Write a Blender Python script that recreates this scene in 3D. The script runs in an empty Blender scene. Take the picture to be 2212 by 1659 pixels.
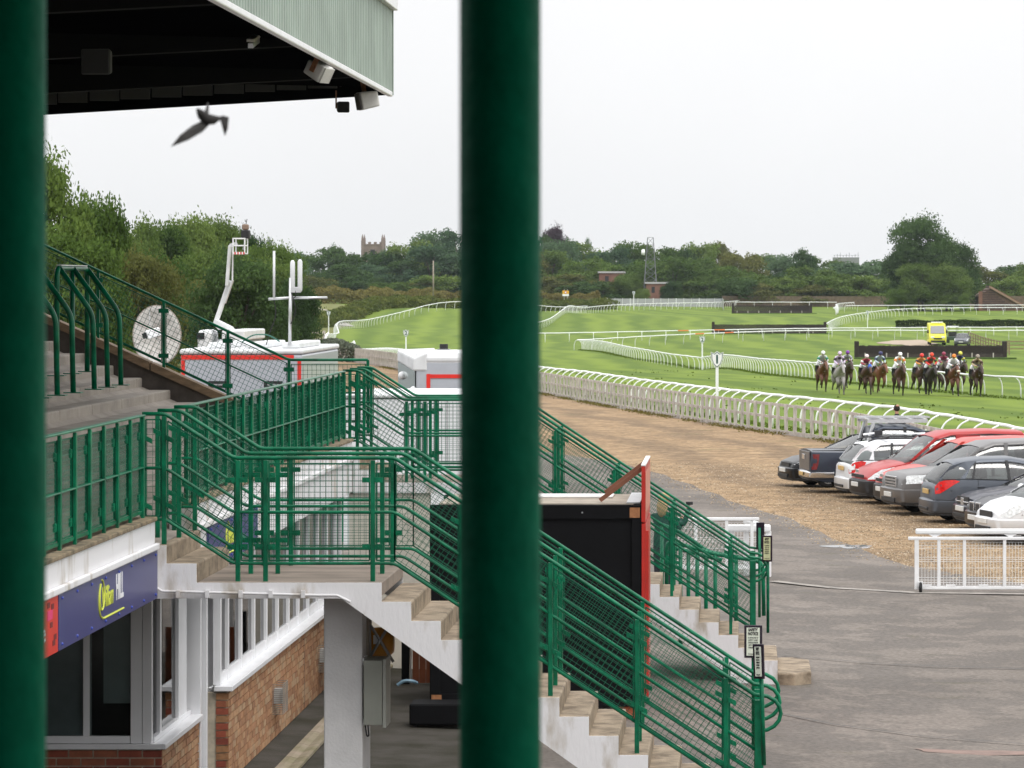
import bpy, math, random
import numpy as np
from mathutils import Vector, Matrix
R = math.radians
random.seed(7); rng = np.random.default_rng(7)
SC = bpy.context.scene; COL = SC.collection
# ---------------------------------------------------------------- camera
# real lens of about 130 mm, rising/shifted front: the optical axis runs level along the stand (+Y)
FPX = 8000.0; U0, V0 = 1600.0, 615.0; HC = 5.3      # focal length and axis in units of a 2212 px wide picture
cam = bpy.data.cameras.new('camera'); cam_o = bpy.data.objects.new('camera', cam); COL.objects.link(cam_o)
cam.sensor_width = 36.0; cam.lens = 36.0*FPX/2212.0
cam.shift_x = -(U0-1106.0)/2212.0; cam.shift_y = -(829.5-V0)/2212.0
cam.clip_start = 0.1; cam.clip_end = 6000
cam_o.location = (0, 0, HC); cam_o.rotation_euler = (R(90), 0, 0)
cam.dof.use_dof = True; cam.dof.focus_distance = 46; cam.dof.aperture_fstop = 14.0
SC.camera = cam_o
# ---------------------------------------------------------------- overcast sky and veiled sun
SUN_EL, SUN_AZ = R(58), R(150)      # azimuth measured clockwise from +Y
W = bpy.data.worlds.new('World'); SC.world = W; W.use_nodes = True
nt = W.node_tree; nt.nodes.clear()
N = nt.nodes.new; L = nt.links.new
out = N('ShaderNodeOutputWorld'); bg = N('ShaderNodeBackground'); bg.inputs['Strength'].default_value = 0.1
sky = N('ShaderNodeTexSky'); sky.sky_type = 'NISHITA'; sky.sun_disc = False
sky.sun_elevation = SUN_EL; sky.sun_rotation = SUN_AZ; sky.dust_density = 6; sky.air_density = 1.2
hs = N('ShaderNodeHueSaturation'); hs.inputs['Saturation'].default_value = 0.15; hs.inputs['Value'].default_value = 1.0
L(sky.outputs[0], hs.inputs['Color'])
tc = N('ShaderNodeTexCoord'); sep = N('ShaderNodeSeparateXYZ'); L(tc.outputs['Generated'], sep.inputs[0])
cl = N('ShaderNodeMath'); cl.operation = 'MAXIMUM'; L(sep.outputs['Z'], cl.inputs[0]); cl.inputs[1].default_value = 0.0
ma = N('ShaderNodeMath'); ma.operation = 'MULTIPLY_ADD'; L(cl.outputs[0], ma.inputs[0]); ma.inputs[1].default_value = 16.0; ma.inputs[2].default_value = 10.6   # standard overcast sky: zenith three times the horizon
nz = N('ShaderNodeTexNoise'); nz.inputs['Scale'].default_value = 3.0; nz.inputs['Detail'].default_value = 4; L(tc.outputs['Generated'], nz.inputs['Vector'])
mr = N('ShaderNodeMapRange'); L(nz.outputs[0], mr.inputs[0]); mr.inputs[1].default_value = .3; mr.inputs[2].default_value = .7; mr.inputs[3].default_value = .93; mr.inputs[4].default_value = 1.04
mm = N('ShaderNodeMath'); mm.operation = 'MULTIPLY'; L(ma.outputs[0], mm.inputs[0]); L(mr.outputs[0], mm.inputs[1])
cc = N('ShaderNodeMix'); cc.data_type = 'RGBA'; cc.blend_type = 'MULTIPLY'; cc.inputs[0].default_value = 1.0
cc.inputs[6].default_value = (0.985, 0.99, 1.0, 1); L(mm.outputs[0], cc.inputs[7])
mx = N('ShaderNodeMix'); mx.data_type = 'RGBA'; mx.inputs[0].default_value = 0.9; L(hs.outputs[0], mx.inputs[6]); L(cc.outputs[2], mx.inputs[7])
L(mx.outputs[2], bg.inputs['Color']); L(bg.outputs[0], out.inputs['Surface'])
sun = bpy.data.lights.new('sun', 'SUN'); sun.energy = 1.3; sun.angle = R(25); sun.color = (1, .97, .92)
sun_o = bpy.data.objects.new('sun', sun); COL.objects.link(sun_o)
sd = Vector((math.sin(SUN_AZ)*math.cos(SUN_EL), math.cos(SUN_AZ)*math.cos(SUN_EL), math.sin(SUN_EL)))
sun_o.rotation_euler = sd.to_track_quat('Z', 'Y').to_euler()
SC.view_settings.view_transform = 'Standard'; SC.view_settings.look = 'None'; SC.view_settings.gamma = 1
SC.view_settings.use_curve_mapping = False; SC.view_settings.exposure = -0.06
SC.cycles.max_bounces = 6; SC.cycles.diffuse_bounces = 3; SC.cycles.glossy_bounces = 3; SC.cycles.transparent_max_bounces = 12
SC.cycles.transmission_bounces = 4; SC.cycles.volume_bounces = 0; SC.cycles.use_denoising = True
SC.cycles.caustics_reflective = False; SC.cycles.caustics_refractive = False
# ---------------------------------------------------------------- helpers
def P(u, v, Y): return Vector(((u-U0)*Y/FPX, Y, HC-(v-V0)*Y/FPX))
def XU(u, Y): return (u-U0)*Y/FPX
def interp(x, pts):
    xs = [p[0] for p in pts]; ys = [p[1] for p in pts]
    return float(np.interp(x, xs, ys))
class MB:
    def __init__(s): s.v = []; s.f = []; s.m = []
    def add(s, vs, fs, m=0):
        o = len(s.v); s.v += [tuple(p) for p in vs]; s.f += [tuple(o+i for i in f) for f in fs]; s.m += [m]*len(fs); return s
    def bx(s, x0, x1, y0, y1, z0, z1, m=0):
        return s.add([(x0,y0,z0),(x1,y0,z0),(x1,y1,z0),(x0,y1,z0),(x0,y0,z1),(x1,y0,z1),(x1,y1,z1),(x0,y1,z1)],
                     [(0,3,2,1),(4,5,6,7),(0,1,5,4),(1,2,6,5),(2,3,7,6),(3,0,4,7)], m)
    def hexa(s, c, m=0):    # 8 corners, bottom ring then top ring
        return s.add(c, [(0,3,2,1),(4,5,6,7),(0,1,5,4),(1,2,6,5),(2,3,7,6),(3,0,4,7)], m)
    def bar(s, p, q, w, h, up=(0,0,1), m=0):    # w across, h along 'up'
        p = Vector(p); q = Vector(q); d = (q-p).normalized(); up = Vector(up)
        a = d.cross(up)
        if a.length < 1e-4: a = d.cross(Vector((1,0,0)))
        a.normalize(); b = a.cross(d).normalized(); a = a*w/2; b = b*h/2
        return s.hexa([p-a-b, p+a-b, q+a-b, q-a-b, p-a+b, p+a+b, q+a+b, q-a+b], m)
    def tube(s, path, r, n=8, m=0, caps=True):
        path = [Vector(p) for p in path]; k = len(path)
        rs = r if isinstance(r, (list, tuple)) else [r]*k
        t0 = (path[1]-path[0]).normalized()
        a = t0.cross(Vector((0,0,1)))
        if a.length < 1e-3: a = t0.cross(Vector((1,0,0)))
        a.normalize(); vs = []
        for i in range(k):
            t = (path[min(i+1,k-1)]-path[max(i-1,0)]).normalized()
            a = (a - t*a.dot(t))
            if a.length < 1e-5: a = t.cross(Vector((.3,.9,.2)))
            a.normalize(); b = t.cross(a)
            for j in range(n):
                th = 2*math.pi*j/n; vs.append(path[i]+a*(math.cos(th)*rs[i])+b*(math.sin(th)*rs[i]))
        fs = [(i*n+j, i*n+(j+1)%n, (i+1)*n+(j+1)%n, (i+1)*n+j) for i in range(k-1) for j in range(n)]
        if caps: fs += [tuple(reversed(range(n))), tuple(range((k-1)*n, k*n))]
        return s.add(vs, fs, m)
    def prism(s, poly, axis, a, b, m=0):     # axis 'y': poly in (x,z); 'x': poly in (y,z); 'z': poly in (x,y)
        g = {'y': lambda p, t: (p[0], t, p[1]), 'x': lambda p, t: (t, p[0], p[1]), 'z': lambda p, t: (p[0], p[1], t)}[axis]
        n = len(poly); vs = [g(p, a) for p in poly]+[g(p, b) for p in poly]
        return s.add(vs, [tuple(range(n)), tuple(reversed(range(n, 2*n)))]+[(i, i+n, (i+1)%n+n, (i+1)%n) for i in range(n)], m)
    def lathe(s, prof, c=(0,0,0), axis='z', n=16, m=0):   # prof: (r, h)
        vs = []
        for r, h in prof:
            for j in range(n):
                t = 2*math.pi*j/n; x, y = r*math.cos(t), r*math.sin(t)
                p = {'z': (x, y, h), 'y': (x, h, y), 'x': (h, x, y)}[axis]
                vs.append((p[0]+c[0], p[1]+c[1], p[2]+c[2]))
        k = len(prof); fs = [(i*n+j, i*n+(j+1)%n, (i+1)*n+(j+1)%n, (i+1)*n+j) for i in range(k-1) for j in range(n)]
        return s.add(vs, fs, m)
    def ball(s, c, r, n=8, k=6, m=0):
        rx, ry, rz = r if isinstance(r, (list, tuple)) else (r, r, r)
        vs = [(c[0]+rx*math.sin(math.pi*i/k)*math.cos(2*math.pi*j/n), c[1]+ry*math.sin(math.pi*i/k)*math.sin(2*math.pi*j/n), c[2]+rz*math.cos(math.pi*i/k)) for i in range(k+1) for j in range(n)]
        return s.add(vs, [(i*n+j, (i+1)*n+j, (i+1)*n+(j+1)%n, i*n+(j+1)%n) for i in range(k) for j in range(n)], m)
    def mesh(s, name, mats, smooth=False):
        me = bpy.data.meshes.new(name); me.from_pydata(s.v, [], s.f)
        for mm_ in (mats if isinstance(mats, (list, tuple)) else [mats]): me.materials.append(mm_)
        if any(s.m): me.polygons.foreach_set('material_index', s.m)
        if smooth: me.polygons.foreach_set('use_smooth', [True]*len(me.polygons))
        me.update(); return me
    def build(s, name, mats, parent=None, smooth=False, bevel=0, world=True):
        return obj(name, s.mesh(name, mats, smooth), parent, bevel, world)
def obj(name, me, parent=None, bevel=0, world=True):
    o = bpy.data.objects.new(name, me); COL.objects.link(o)
    if parent is not None:
        o.parent = parent
        if world: o.matrix_parent_inverse = Matrix.Translation(-wloc(parent))
    if bevel:
        b = o.modifiers.new('bevel', 'BEVEL'); b.width = bevel; b.segments = 2; b.limit_method = 'ANGLE'; b.angle_limit = R(35)
    return o
def wloc(o): return Vector(o.location) if o.parent is None else Vector((0,0,0))
def tag(o, label, cat, group=None, kind=None):
    if label: o['label'] = label
    if cat: o['category'] = cat
    if group: o['group'] = group
    if kind: o['kind'] = kind
    return o
def struct(o): o['kind'] = 'structure'; return o
def thing(name, label, cat, loc=(0,0,0), rz=0, group=None):
    e = bpy.data.objects.new(name, None); COL.objects.link(e); e.location = loc; e.rotation_euler = (0,0,rz)
    e.empty_display_size = .2
    return tag(e, label, cat, group)
def dup(o, parent=None):
    c = o.copy(); COL.objects.link(c); c.parent = parent
    for ch in o.children: dup(ch, c)
    return c
# ---- materials
MATS = {}
def pmat(name, col, rough=.6, var=.12, scale=4.0, bump=0.0, bscale=40.0, metal=0.0, spec=.5, col2=None, thr=None, coat=0, obj_coord=False, stretch=None, detail=5):
    if name in MATS: return MATS[name]
    m = bpy.data.materials.new(name); m.use_nodes = True; t = m.node_tree; n = t.nodes.new; l = t.links.new
    b = t.nodes['Principled BSDF']
    b.inputs['Roughness'].default_value = rough; b.inputs['Metallic'].default_value = metal; b.inputs['Specular IOR Level'].default_value = spec
    if coat: b.inputs['Coat Weight'].default_value = coat; b.inputs['Coat Roughness'].default_value = .05
    if obj_coord: src = n('ShaderNodeTexCoord').outputs['Object']
    else: src = n('ShaderNodeNewGeometry').outputs['Position']
    if stretch:
        mp = n('ShaderNodeMapping'); mp.inputs['Scale'].default_value = stretch; l(src, mp.inputs['Vector']); src = mp.outputs[0]
    if var or col2:
        nz = n('ShaderNodeTexNoise'); nz.inputs['Scale'].default_value = scale; nz.inputs['Detail'].default_value = detail; nz.inputs['Roughness'].default_value = .6; l(src, nz.inputs['Vector'])
        cr = n('ShaderNodeValToRGB'); l(nz.outputs[0], cr.inputs[0])
        a = col2 if col2 else tuple(c*(1-var) for c in col); c = col if col2 else tuple(min(1, c*(1+var)) for c in col)
        lo, hi = thr if thr else (.35, .65)
        cr.color_ramp.elements[0].position = lo; cr.color_ramp.elements[1].position = hi
        cr.color_ramp.elements[0].color = (*a, 1); cr.color_ramp.elements[1].color = (*c, 1)
        l(cr.outputs[0], b.inputs['Base Color'])
    else: b.inputs['Base Color'].default_value = (*col, 1)
    if bump:
        n2 = n('ShaderNodeTexNoise'); n2.inputs['Scale'].default_value = bscale; n2.inputs['Detail'].default_value = 4; l(src, n2.inputs['Vector'])
        bp = n('ShaderNodeBump'); bp.inputs['Strength'].default_value = bump; bp.inputs['Distance'].default_value = .02; l(n2.outputs[0], bp.inputs['Height']); l(bp.outputs[0], b.inputs['Normal'])
    MATS[name] = m; return m
def glass(name, tint=(.5,.55,.55), transp=.5, rough=.02, ior=1.6):
    if name in MATS: return MATS[name]
    m = bpy.data.materials.new(name); m.use_nodes = True; t = m.node_tree; t.nodes.clear(); n = t.nodes.new; l = t.links.new
    o = n('ShaderNodeOutputMaterial'); mxs = n('ShaderNodeMixShader'); tr = n('ShaderNodeBsdfTransparent'); gl = n('ShaderNodeBsdfGlossy'); fr = n('ShaderNodeFresnel')
    tr.inputs[0].default_value = (*[c*transp for c in tint], 1); gl.inputs['Roughness'].default_value = rough; fr.inputs['IOR'].default_value = ior
    l(fr.outputs[0], mxs.inputs[0]); l(tr.outputs[0], mxs.inputs[1]); l(gl.outputs[0], mxs.inputs[2]); l(mxs.outputs[0], o.inputs[0])
    MATS[name] = m; return m
def plain(name, col, rough=.5, **k): return pmat(name, col, rough, var=k.pop('var', .06), **k)
M_green = pmat('green_gloss_paint', (.0004,.128,.060), .34, var=.4, scale=5, bump=.12, bscale=60, spec=.28)
M_green2 = pmat('green_panel_paint', (.0008,.105,.054), .42, var=.25, scale=3, spec=.2)
M_whitep = pmat('white_masonry_paint', (.74,.73,.745), .6, scale=1.8, bump=.14, bscale=22, col2=(.44,.39,.33), thr=(.33,.46), stretch=(1.6,1.6,.5), detail=9)
M_white = plain('white_gloss_paint', (.8,.8,.81), .3)
M_plastic = plain('white_rail_plastic', (.82,.83,.84), .4, var=.05, scale=1.0)
M_conc = pmat('weathered_concrete', (.33,.285,.23), .85, var=.3, scale=3.5, bump=.3, bscale=60)
M_step = pmat('stained_step_concrete', (.35,.275,.195), .85, scale=5, bump=.4, bscale=50, col2=(.15,.112,.075), thr=(.34,.60), stretch=(1,1,1.3), detail=10)
M_terr = pmat('terrace_concrete', (.33,.29,.25), .85, var=.16, scale=2.0, bump=.3, bscale=60)
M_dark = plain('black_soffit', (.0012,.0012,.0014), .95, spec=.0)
M_black = plain('black_rubber', (.012,.012,.013), .75)
M_grey = plain('grey_metal', (.35,.36,.37), .4, metal=.6)
M_alu = plain('aluminium', (.62,.63,.64), .35, metal=.7)
M_rust = pmat('rusty_steel', (.28,.12,.05), .8, var=.4, scale=12)
M_wood = pmat('grey_timber', (.47,.43,.40), .85, var=.22, scale=3, stretch=(6,6,1), bump=.2)
M_brownw = pmat('brown_timber', (.22,.15,.09), .8, var=.3, scale=4, stretch=(1,1,5))
# ---------------------------------------------------------------- the ground: flat yard, track falling away and rising again to a low hill
FENCE = [(-40,30),(40,22),(60,17),(80,11.6),(88,10),(101,7.75),(125,3.8),(144,-.9),(193,-10.4),(258,-24.6),(330,-36.5),(400,-45),(450,-51),(500,-55),(560,-60),(620,-62),(700,-80),(800,-130),(2000,-700)]
def xf(Y): return interp(Y, FENCE)
CP = [(-40,-30,0),(40,-30,0),(-40,20,0),(0,20,0),(40,20,0),(-40,60,0),(0,60,0),(40,60,0),(5,85,-.12),(3,95,-.15),(20,95,-.3),(-15,100,0),(-40,110,0.2),(40,110,-.5),
 (-10.4,193,-.37),(-.9,144,-.15),(3.8,125,-.12),(-24.6,258,-.5),(-45,400,-1.05),(-40,200,.3),(-60,300,.5),(15,150,-.5),(5,180,-.7),
 (-19.2,435,-2.4),(-12,376,-2.1),(-6.9,345,-2.3),(-3.6,333,-2.5),(1.25,286,-1.6),(5.9,250,-1.26),(12.9,216,-1.1),(15.7,210,-1.15),(8,212,-1.1),(30,210,-1.3),
 (-26,488,-2.3),(-5.7,460,-2),(5,465,-1.7),(23.5,470,-1.7),(45,470,-1.7),(10.4,330,-1.3),(23.5,330,-1.35),(45,330,-1.5),(-3.8,520,-1.65),(11.8,520,-1.65),(-1.4,650,.2),(12.4,650,.2),(40,650,.1),
 (-30,560,-1.6),(-27.4,635,.14),(-3.4,714,.75),(26,625,-.1),(60,640,0),(-51,480,-2.0),(-56,555,-1.2),(-53,590,.1),(-46,600,1.2),(-75,500,0.2),(-80,640,2.0),(-110,760,3),(0,800,1.6),(100,760,1.4),(200,800,1.5),(-200,700,4),
 (-200,300,1),(200,300,-1),(-300,1200,4),(0,1200,2.5),(300,1200,2.5),(-500,2000,4),(0,2000,4),(500,2000,4)]
_A = np.array(CP, float); _p = _A[:, :2]/100.0
def _phi(d): return np.where(d > 1e-9, d*d*np.log(np.maximum(d, 1e-9)), 0.0)
_n = len(_A); _K = _phi(np.linalg.norm(_p[:,None]-_p[None], axis=2)) + np.eye(_n)*0.002
_Q = np.c_[np.ones(_n), _p]; _w = np.linalg.solve(np.block([[_K,_Q],[_Q.T,np.zeros((3,3))]]), np.r_[_A[:,2], 0,0,0])
def gza(X, Y):
    X = np.asarray(X, float); Y = np.asarray(Y, float); q = np.c_[X.ravel()/100, Y.ravel()/100]
    z = _phi(np.linalg.norm(q[:,None]-_p[None], axis=2)) @ _w[:_n] + _w[_n] + q@_w[_n+1:]
    z = z.reshape(X.shape)
    near = np.clip((110-Y)/40, 0, 1); z = z*(1-near*.6)
    loc = np.clip(.08+.045*(.8-X), 0, .36)*np.clip((85-Y)/20, 0, 1)*np.clip((8-X)/6, 0, 1)
    return z*(1-np.clip((80-Y)/20, 0, 1)) + loc
def gz(x, y): return float(gza(np.array([x]), np.array([y]))[0])
YS = list(np.arange(-25,60,5.0))+list(np.arange(60,130,2.5))+list(np.arange(130,300,5.0))+list(np.arange(300,800,8.0))+list(np.arange(800,2100,80.0))
def sheet(name, fl, fr, nc, mat, y0=-99, y1=9999, off=0, pw=1.0):
    ys = [y for y in YS if y0 <= y <= y1]; X = []; Yv = []; A = []
    for y in ys:
        a, b = fl(y), fr(y)
        for j in range(nc+1):
            X.append(a+(b-a)*(j/nc)**pw); Yv.append(y); A.append(X[-1]-xf(y))
    Z = gza(np.array(X), np.array(Yv))+off
    f = [(i*(nc+1)+j, i*(nc+1)+j+1, (i+1)*(nc+1)+j+1, (i+1)*(nc+1)+j) for i in range(len(ys)-1) for j in range(nc)]
    me = bpy.data.meshes.new(name); me.from_pydata(list(zip(X, Yv, Z.tolist())), [], f); me.materials.append(mat)
    at = me.attributes.new('across', 'FLOAT', 'POINT'); at.data.foreach_set('value', A)
    me.polygons.foreach_set('use_smooth', [True]*len(f)); return struct(obj(name, me))
TAR = [(-25,20),(60,14),(63,7.5),(65.8,5.0),(69.9,3.2),(73.3,2.62),(78.5,1.82),(81.8,1.48),(86.1,.915),(90.1,0),(97,-.97),(105.7,-2.38),(111.7,-3.77),(120,-7),(130,-14),(150,-26)]
def xt(Y): return interp(Y, TAR)+.16*math.sin(Y*1.9)*math.sin(Y*.7+1)
GL = [(150,-45),(175,-33),(200,-31),(258,-36),(380,-46),(420,-49.5)]
def xg(y): return min(interp(y, GL), xf(y)) if y < 425 else xf(y)
def tarmac_mat():
    m = bpy.data.materials.new('worn_damp_tarmac'); m.use_nodes = True; t = m.node_tree; n = t.nodes.new; l = t.links.new; b = t.nodes['Principled BSDF']
    g = n('ShaderNodeNewGeometry').outputs['Position']
    def noise(sc, de, st=(1,1,1), ro=.6):
        mp = n('ShaderNodeMapping'); mp.inputs['Scale'].default_value = st; l(g, mp.inputs[0])
        z = n('ShaderNodeTexNoise'); z.inputs['Scale'].default_value = sc; z.inputs['Detail'].default_value = de; z.inputs['Roughness'].default_value = ro; l(mp.outputs[0], z.inputs['Vector']); return z.outputs[0]
    def ramp(s, p0, p1, c0, c1):
        r = n('ShaderNodeValToRGB'); l(s, r.inputs[0]); r.color_ramp.elements[0].position = p0; r.color_ramp.elements[1].position = p1
        r.color_ramp.elements[0].color = (*c0,1); r.color_ramp.elements[1].color = (*c1,1); return r.outputs[0]
    def mul(a, c, k=1):
        x = n('ShaderNodeMix'); x.data_type = 'RGBA'; x.blend_type = 'MULTIPLY'; x.inputs[0].default_value = k; l(a, x.inputs[6]); l(c, x.inputs[7]); return x.outputs[2]
    damp = ramp(noise(.7, 12, (1,.9,1), .72), .475, .535, (0,0,0), (1,1,1))
    base = n('ShaderNodeMix'); base.data_type = 'RGBA'; l(damp, base.inputs[0]); base.inputs[6].default_value = (.126,.111,.099,1); base.inputs[7].default_value = (.186,.165,.148,1)
    c = mul(base.outputs[2], ramp(noise(16, 6), .3, .7, (.66,.66,.66), (1.25,1.25,1.25)))
    c = mul(c, ramp(noise(.18, 4), .35, .65, (.82,.8,.78), (1.1,1.08,1.06)))
    moss = n('ShaderNodeMix'); moss.data_type = 'RGBA'; l(ramp(noise(.9, 8), .6, .74, (0,0,0), (.45,.45,.45)), moss.inputs[0]); l(c, moss.inputs[6]); moss.inputs[7].default_value = (.075,.068,.03,1)
    l(moss.outputs[2], b.inputs['Base Color'])
    rr = ramp(noise(.7, 12, (1,.9,1), .72), .46, .54, (.72,.72,.72), (.92,.92,.92)); l(rr, b.inputs['Roughness']); b.inputs['Specular IOR Level'].default_value = .22
    bp = n('ShaderNodeBump'); bp.inputs['Strength'].default_value = .35; bp.inputs['Distance'].default_value = .01; l(noise(90, 2), bp.inputs['Height']); l(bp.outputs[0], b.inputs['Normal'])
    return m
def gravel_mat():
    m = bpy.data.materials.new('brown_gravel'); m.use_nodes = True; t = m.node_tree; n = t.nodes.new; l = t.links.new; b = t.nodes['Principled BSDF']
    g = n('ShaderNodeNewGeometry').outputs['Position']
    def noise(sc, de):
        z = n('ShaderNodeTexNoise'); z.inputs['Scale'].default_value = sc; z.inputs['Detail'].default_value = de; z.inputs['Roughness'].default_value = .65; l(g, z.inputs['Vector']); return z.outputs[0]
    r = n('ShaderNodeValToRGB'); l(noise(1.1, 9), r.inputs[0]); e = r.color_ramp.elements
    e[0].position = .30; e[0].color = (.130,.080,.034,1); e[1].position = .72; e[1].color = (.30,.208,.112,1)
    e2 = r.color_ramp.elements.new(.5); e2.color = (.215,.140,.070,1)
    v = n('ShaderNodeTexVoronoi'); v.inputs['Scale'].default_value = 7; l(g, v.inputs['Vector'])
    rv = n('ShaderNodeValToRGB'); l(v.outputs['Color'], rv.inputs[0]); rv.color_ramp.elements[0].color = (.55,.53,.5,1); rv.color_ramp.elements[1].color = (1.6,1.6,1.65,1)
    x = n('ShaderNodeMix'); x.data_type = 'RGBA'; x.blend_type = 'MULTIPLY'; x.inputs[0].default_value = .75; l(r.outputs[0], x.inputs[6]); l(rv.outputs[0], x.inputs[7])
    gm = n('ShaderNodeValToRGB'); l(noise(.35, 5), gm.inputs[0]); gm.color_ramp.elements[0].position = .60; gm.color_ramp.elements[1].position = .72; gm.color_ramp.elements[0].color = (0,0,0,1); gm.color_ramp.elements[1].color = (.6,.6,.6,1)
    y = n('ShaderNodeMix'); y.data_type = 'RGBA'; l(gm.outputs[0], y.inputs[0]); l(x.outputs[2], y.inputs[6]); y.inputs[7].default_value = (.105,.105,.03,1)
    at = n('ShaderNodeAttribute'); at.attribute_name = 'across'      # worn wheel tracks along the lane
    ph = n('ShaderNodeMath'); ph.operation = 'MULTIPLY_ADD'; l(noise(.12, 3), ph.inputs[0]); ph.inputs[1].default_value = 5.0; l(at.outputs['Fac'], ph.inputs[2])
    sn = n('ShaderNodeMath'); sn.operation = 'SINE'; mu = n('ShaderNodeMath'); mu.operation = 'MULTIPLY'; l(ph.outputs[0], mu.inputs[0]); mu.inputs[1].default_value = 1.7; l(mu.outputs[0], sn.inputs[0])
    tr_ = n('ShaderNodeValToRGB'); mr_ = n('ShaderNodeMapRange'); l(sn.outputs[0], mr_.inputs[0]); mr_.inputs[1].default_value = -1; l(mr_.outputs[0], tr_.inputs[0]); tr_.color_ramp.elements[0].position = .1; tr_.color_ramp.elements[1].position = .6; tr_.color_ramp.elements[0].color = (.74,.72,.70,1); tr_.color_ramp.elements[1].color = (1.06,1.05,1.03,1)
    w_ = n('ShaderNodeMix'); w_.data_type = 'RGBA'; w_.blend_type = 'MULTIPLY'; w_.inputs[0].default_value = 1; l(y.outputs[2], w_.inputs[6]); l(tr_.outputs[0], w_.inputs[7]); y = w_
    l(y.outputs[2], b.inputs['Base Color']); b.inputs['Roughness'].default_value = .9
    bp = n('ShaderNodeBump'); bp.inputs['Strength'].default_value = .6; bp.inputs['Distance'].default_value = .03; l(v.outputs['Distance'], bp.inputs['Height']); l(bp.outputs[0], b.inputs['Normal'])
    return m
def grass_mat(name, c0, c1, stripes=True):
    m = bpy.data.materials.new(name); m.use_nodes = True; t = m.node_tree; n = t.nodes.new; l = t.links.new; b = t.nodes['Principled BSDF']
    g = n('ShaderNodeNewGeometry').outputs['Position']; at = n('ShaderNodeAttribute'); at.attribute_name = 'across'
    def noise(sc, de, st=(1,1,1)):
        mp = n('ShaderNodeMapping'); mp.inputs['Scale'].default_value = st; l(g, mp.inputs[0])
        z = n('ShaderNodeTexNoise'); z.inputs['Scale'].default_value = sc; z.inputs['Detail'].default_value = de; l(mp.outputs[0], z.inputs['Vector']); return z.outputs[0]
    def mth(op, a, c, d=None):
        x = n('ShaderNodeMath'); x.operation = op
        for i, q in enumerate((a, c, d)):
            if q is None: continue
            if isinstance(q, (int, float)): x.inputs[i].default_value = q
            else: l(q, x.inputs[i])
        return x.outputs[0]
    if stripes:
        ph = mth('MULTIPLY_ADD', noise(.06, 2), 9.0, at.outputs['Fac'])
        s1 = mth('SINE', mth('MULTIPLY', ph, 1.25), 0); s2 = mth('SINE', mth('MULTIPLY', ph, .47), 0)
        s = mth('MULTIPLY_ADD', s1, .21, mth('MULTIPLY_ADD', s2, .15, .5))
        f = mth('ADD', s, mth('MULTIPLY_ADD', noise(.25, 6), .42, -.21))
    else: f = noise(.3, 6)
    f = mth('ADD', f, mth('MULTIPLY_ADD', noise(3.0, 3), .22, -.11))
    r = n('ShaderNodeValToRGB'); l(f, r.inputs[0]); r.color_ramp.elements[0].position = .2; r.color_ramp.elements[1].position = .85
    r.color_ramp.elements[0].color = (*c0,1); r.color_ramp.elements[1].color = (*c1,1)
    l(r.outputs[0], b.inputs['Base Color']); b.inputs['Roughness'].default_value = .85; b.inputs['Specular IOR Level'].default_value = .2
    bp = n('ShaderNodeBump'); bp.inputs['Strength'].default_value = .5; bp.inputs['Distance'].default_value = .05; l(noise(14, 3), bp.inputs['Height']); l(bp.outputs[0], b.inputs['Normal'])
    return m
M_tar, M_grav = tarmac_mat(), gravel_mat()
M_grass = grass_mat('mown_turf', (.074,.124,.008), (.146,.206,.020)); M_rough = grass_mat('rough_grass', (.10,.115,.028), (.17,.17,.05), False)
sheet('track_grass', xf, lambda y: xf(y)+110+.35*max(y,0), 70, M_grass, pw=1.6)
def xo(y): return -2.4 if y < 52 else min(-2.4-(y-52)*.9, xt(y)-.5)
M_shade_tar = pmat('shade_dark_mossy_tarmac', (.062,.056,.048), .9, scale=1.6, bump=.4, bscale=70, col2=(.030,.028,.018), thr=(.34,.62), spec=.2, detail=9)  # darker mossy tarmac; shade of stairs and walkway is put into its colour
sheet('tarmac_yard', lambda y: max(xo(y), -45), xt, 16, M_tar, y1=150); sheet('shade_dark_tarmac', lambda y: -45, lambda y: max(xo(y), -45), 12, M_shade_tar, y1=97.5)
sheet('gravel_yard', xt, xf, 12, M_grav, y1=150)
sheet('gravel_lane', xg, xf, 8, M_grav, y0=150, y1=428)
sheet('verge', lambda y: -60-.5*max(y,0), lambda y: -45 if y < 150 else xg(y), 14, M_rough)
# seams in the tarmac, shallow puddles
def ground_strip(name, pts, w, mat, off=.02):
    mb = MB()
    for i in range(len(pts)-1):
        a, c = Vector((*pts[i],0)), Vector((*pts[i+1],0)); d = (c-a).normalized(); n_ = Vector((-d.y, d.x, 0))*w/2
        q = [a-n_, c-n_, c+n_, a+n_]
        mb.add([(p.x, p.y, gz(p.x,p.y)+off) for p in q], [(0,1,2,3)])
    return struct(mb.build(name, mat))
def G(u, v, z=-.03):      # ground point under a picture position, for laying out the yard
    Y = FPX*(HC-z)/(v-V0); return (XU(u, Y), Y)
M_seam = plain('tar_seam', (.03,.028,.026), .6); M_pud = plain('puddle_water', (.05,.05,.05), .02, var=0)
ground_strip('tarmac_seam', [G(1690,1436), G(1900,1446), G(2212,1452), G(2400,1458)], .04, M_seam)
ground_strip('tarmac_seam', [G(1640,1558), G(1800,1585), G(2000,1603), G(2300,1622)], .03, M_seam)
ground_strip('concrete_channel', [G(1670,1272), G(1800,1281), G(1980,1286), G(2300,1290)], .28, pmat('pale_channel', (.26,.235,.21), .8, var=.25))
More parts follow.
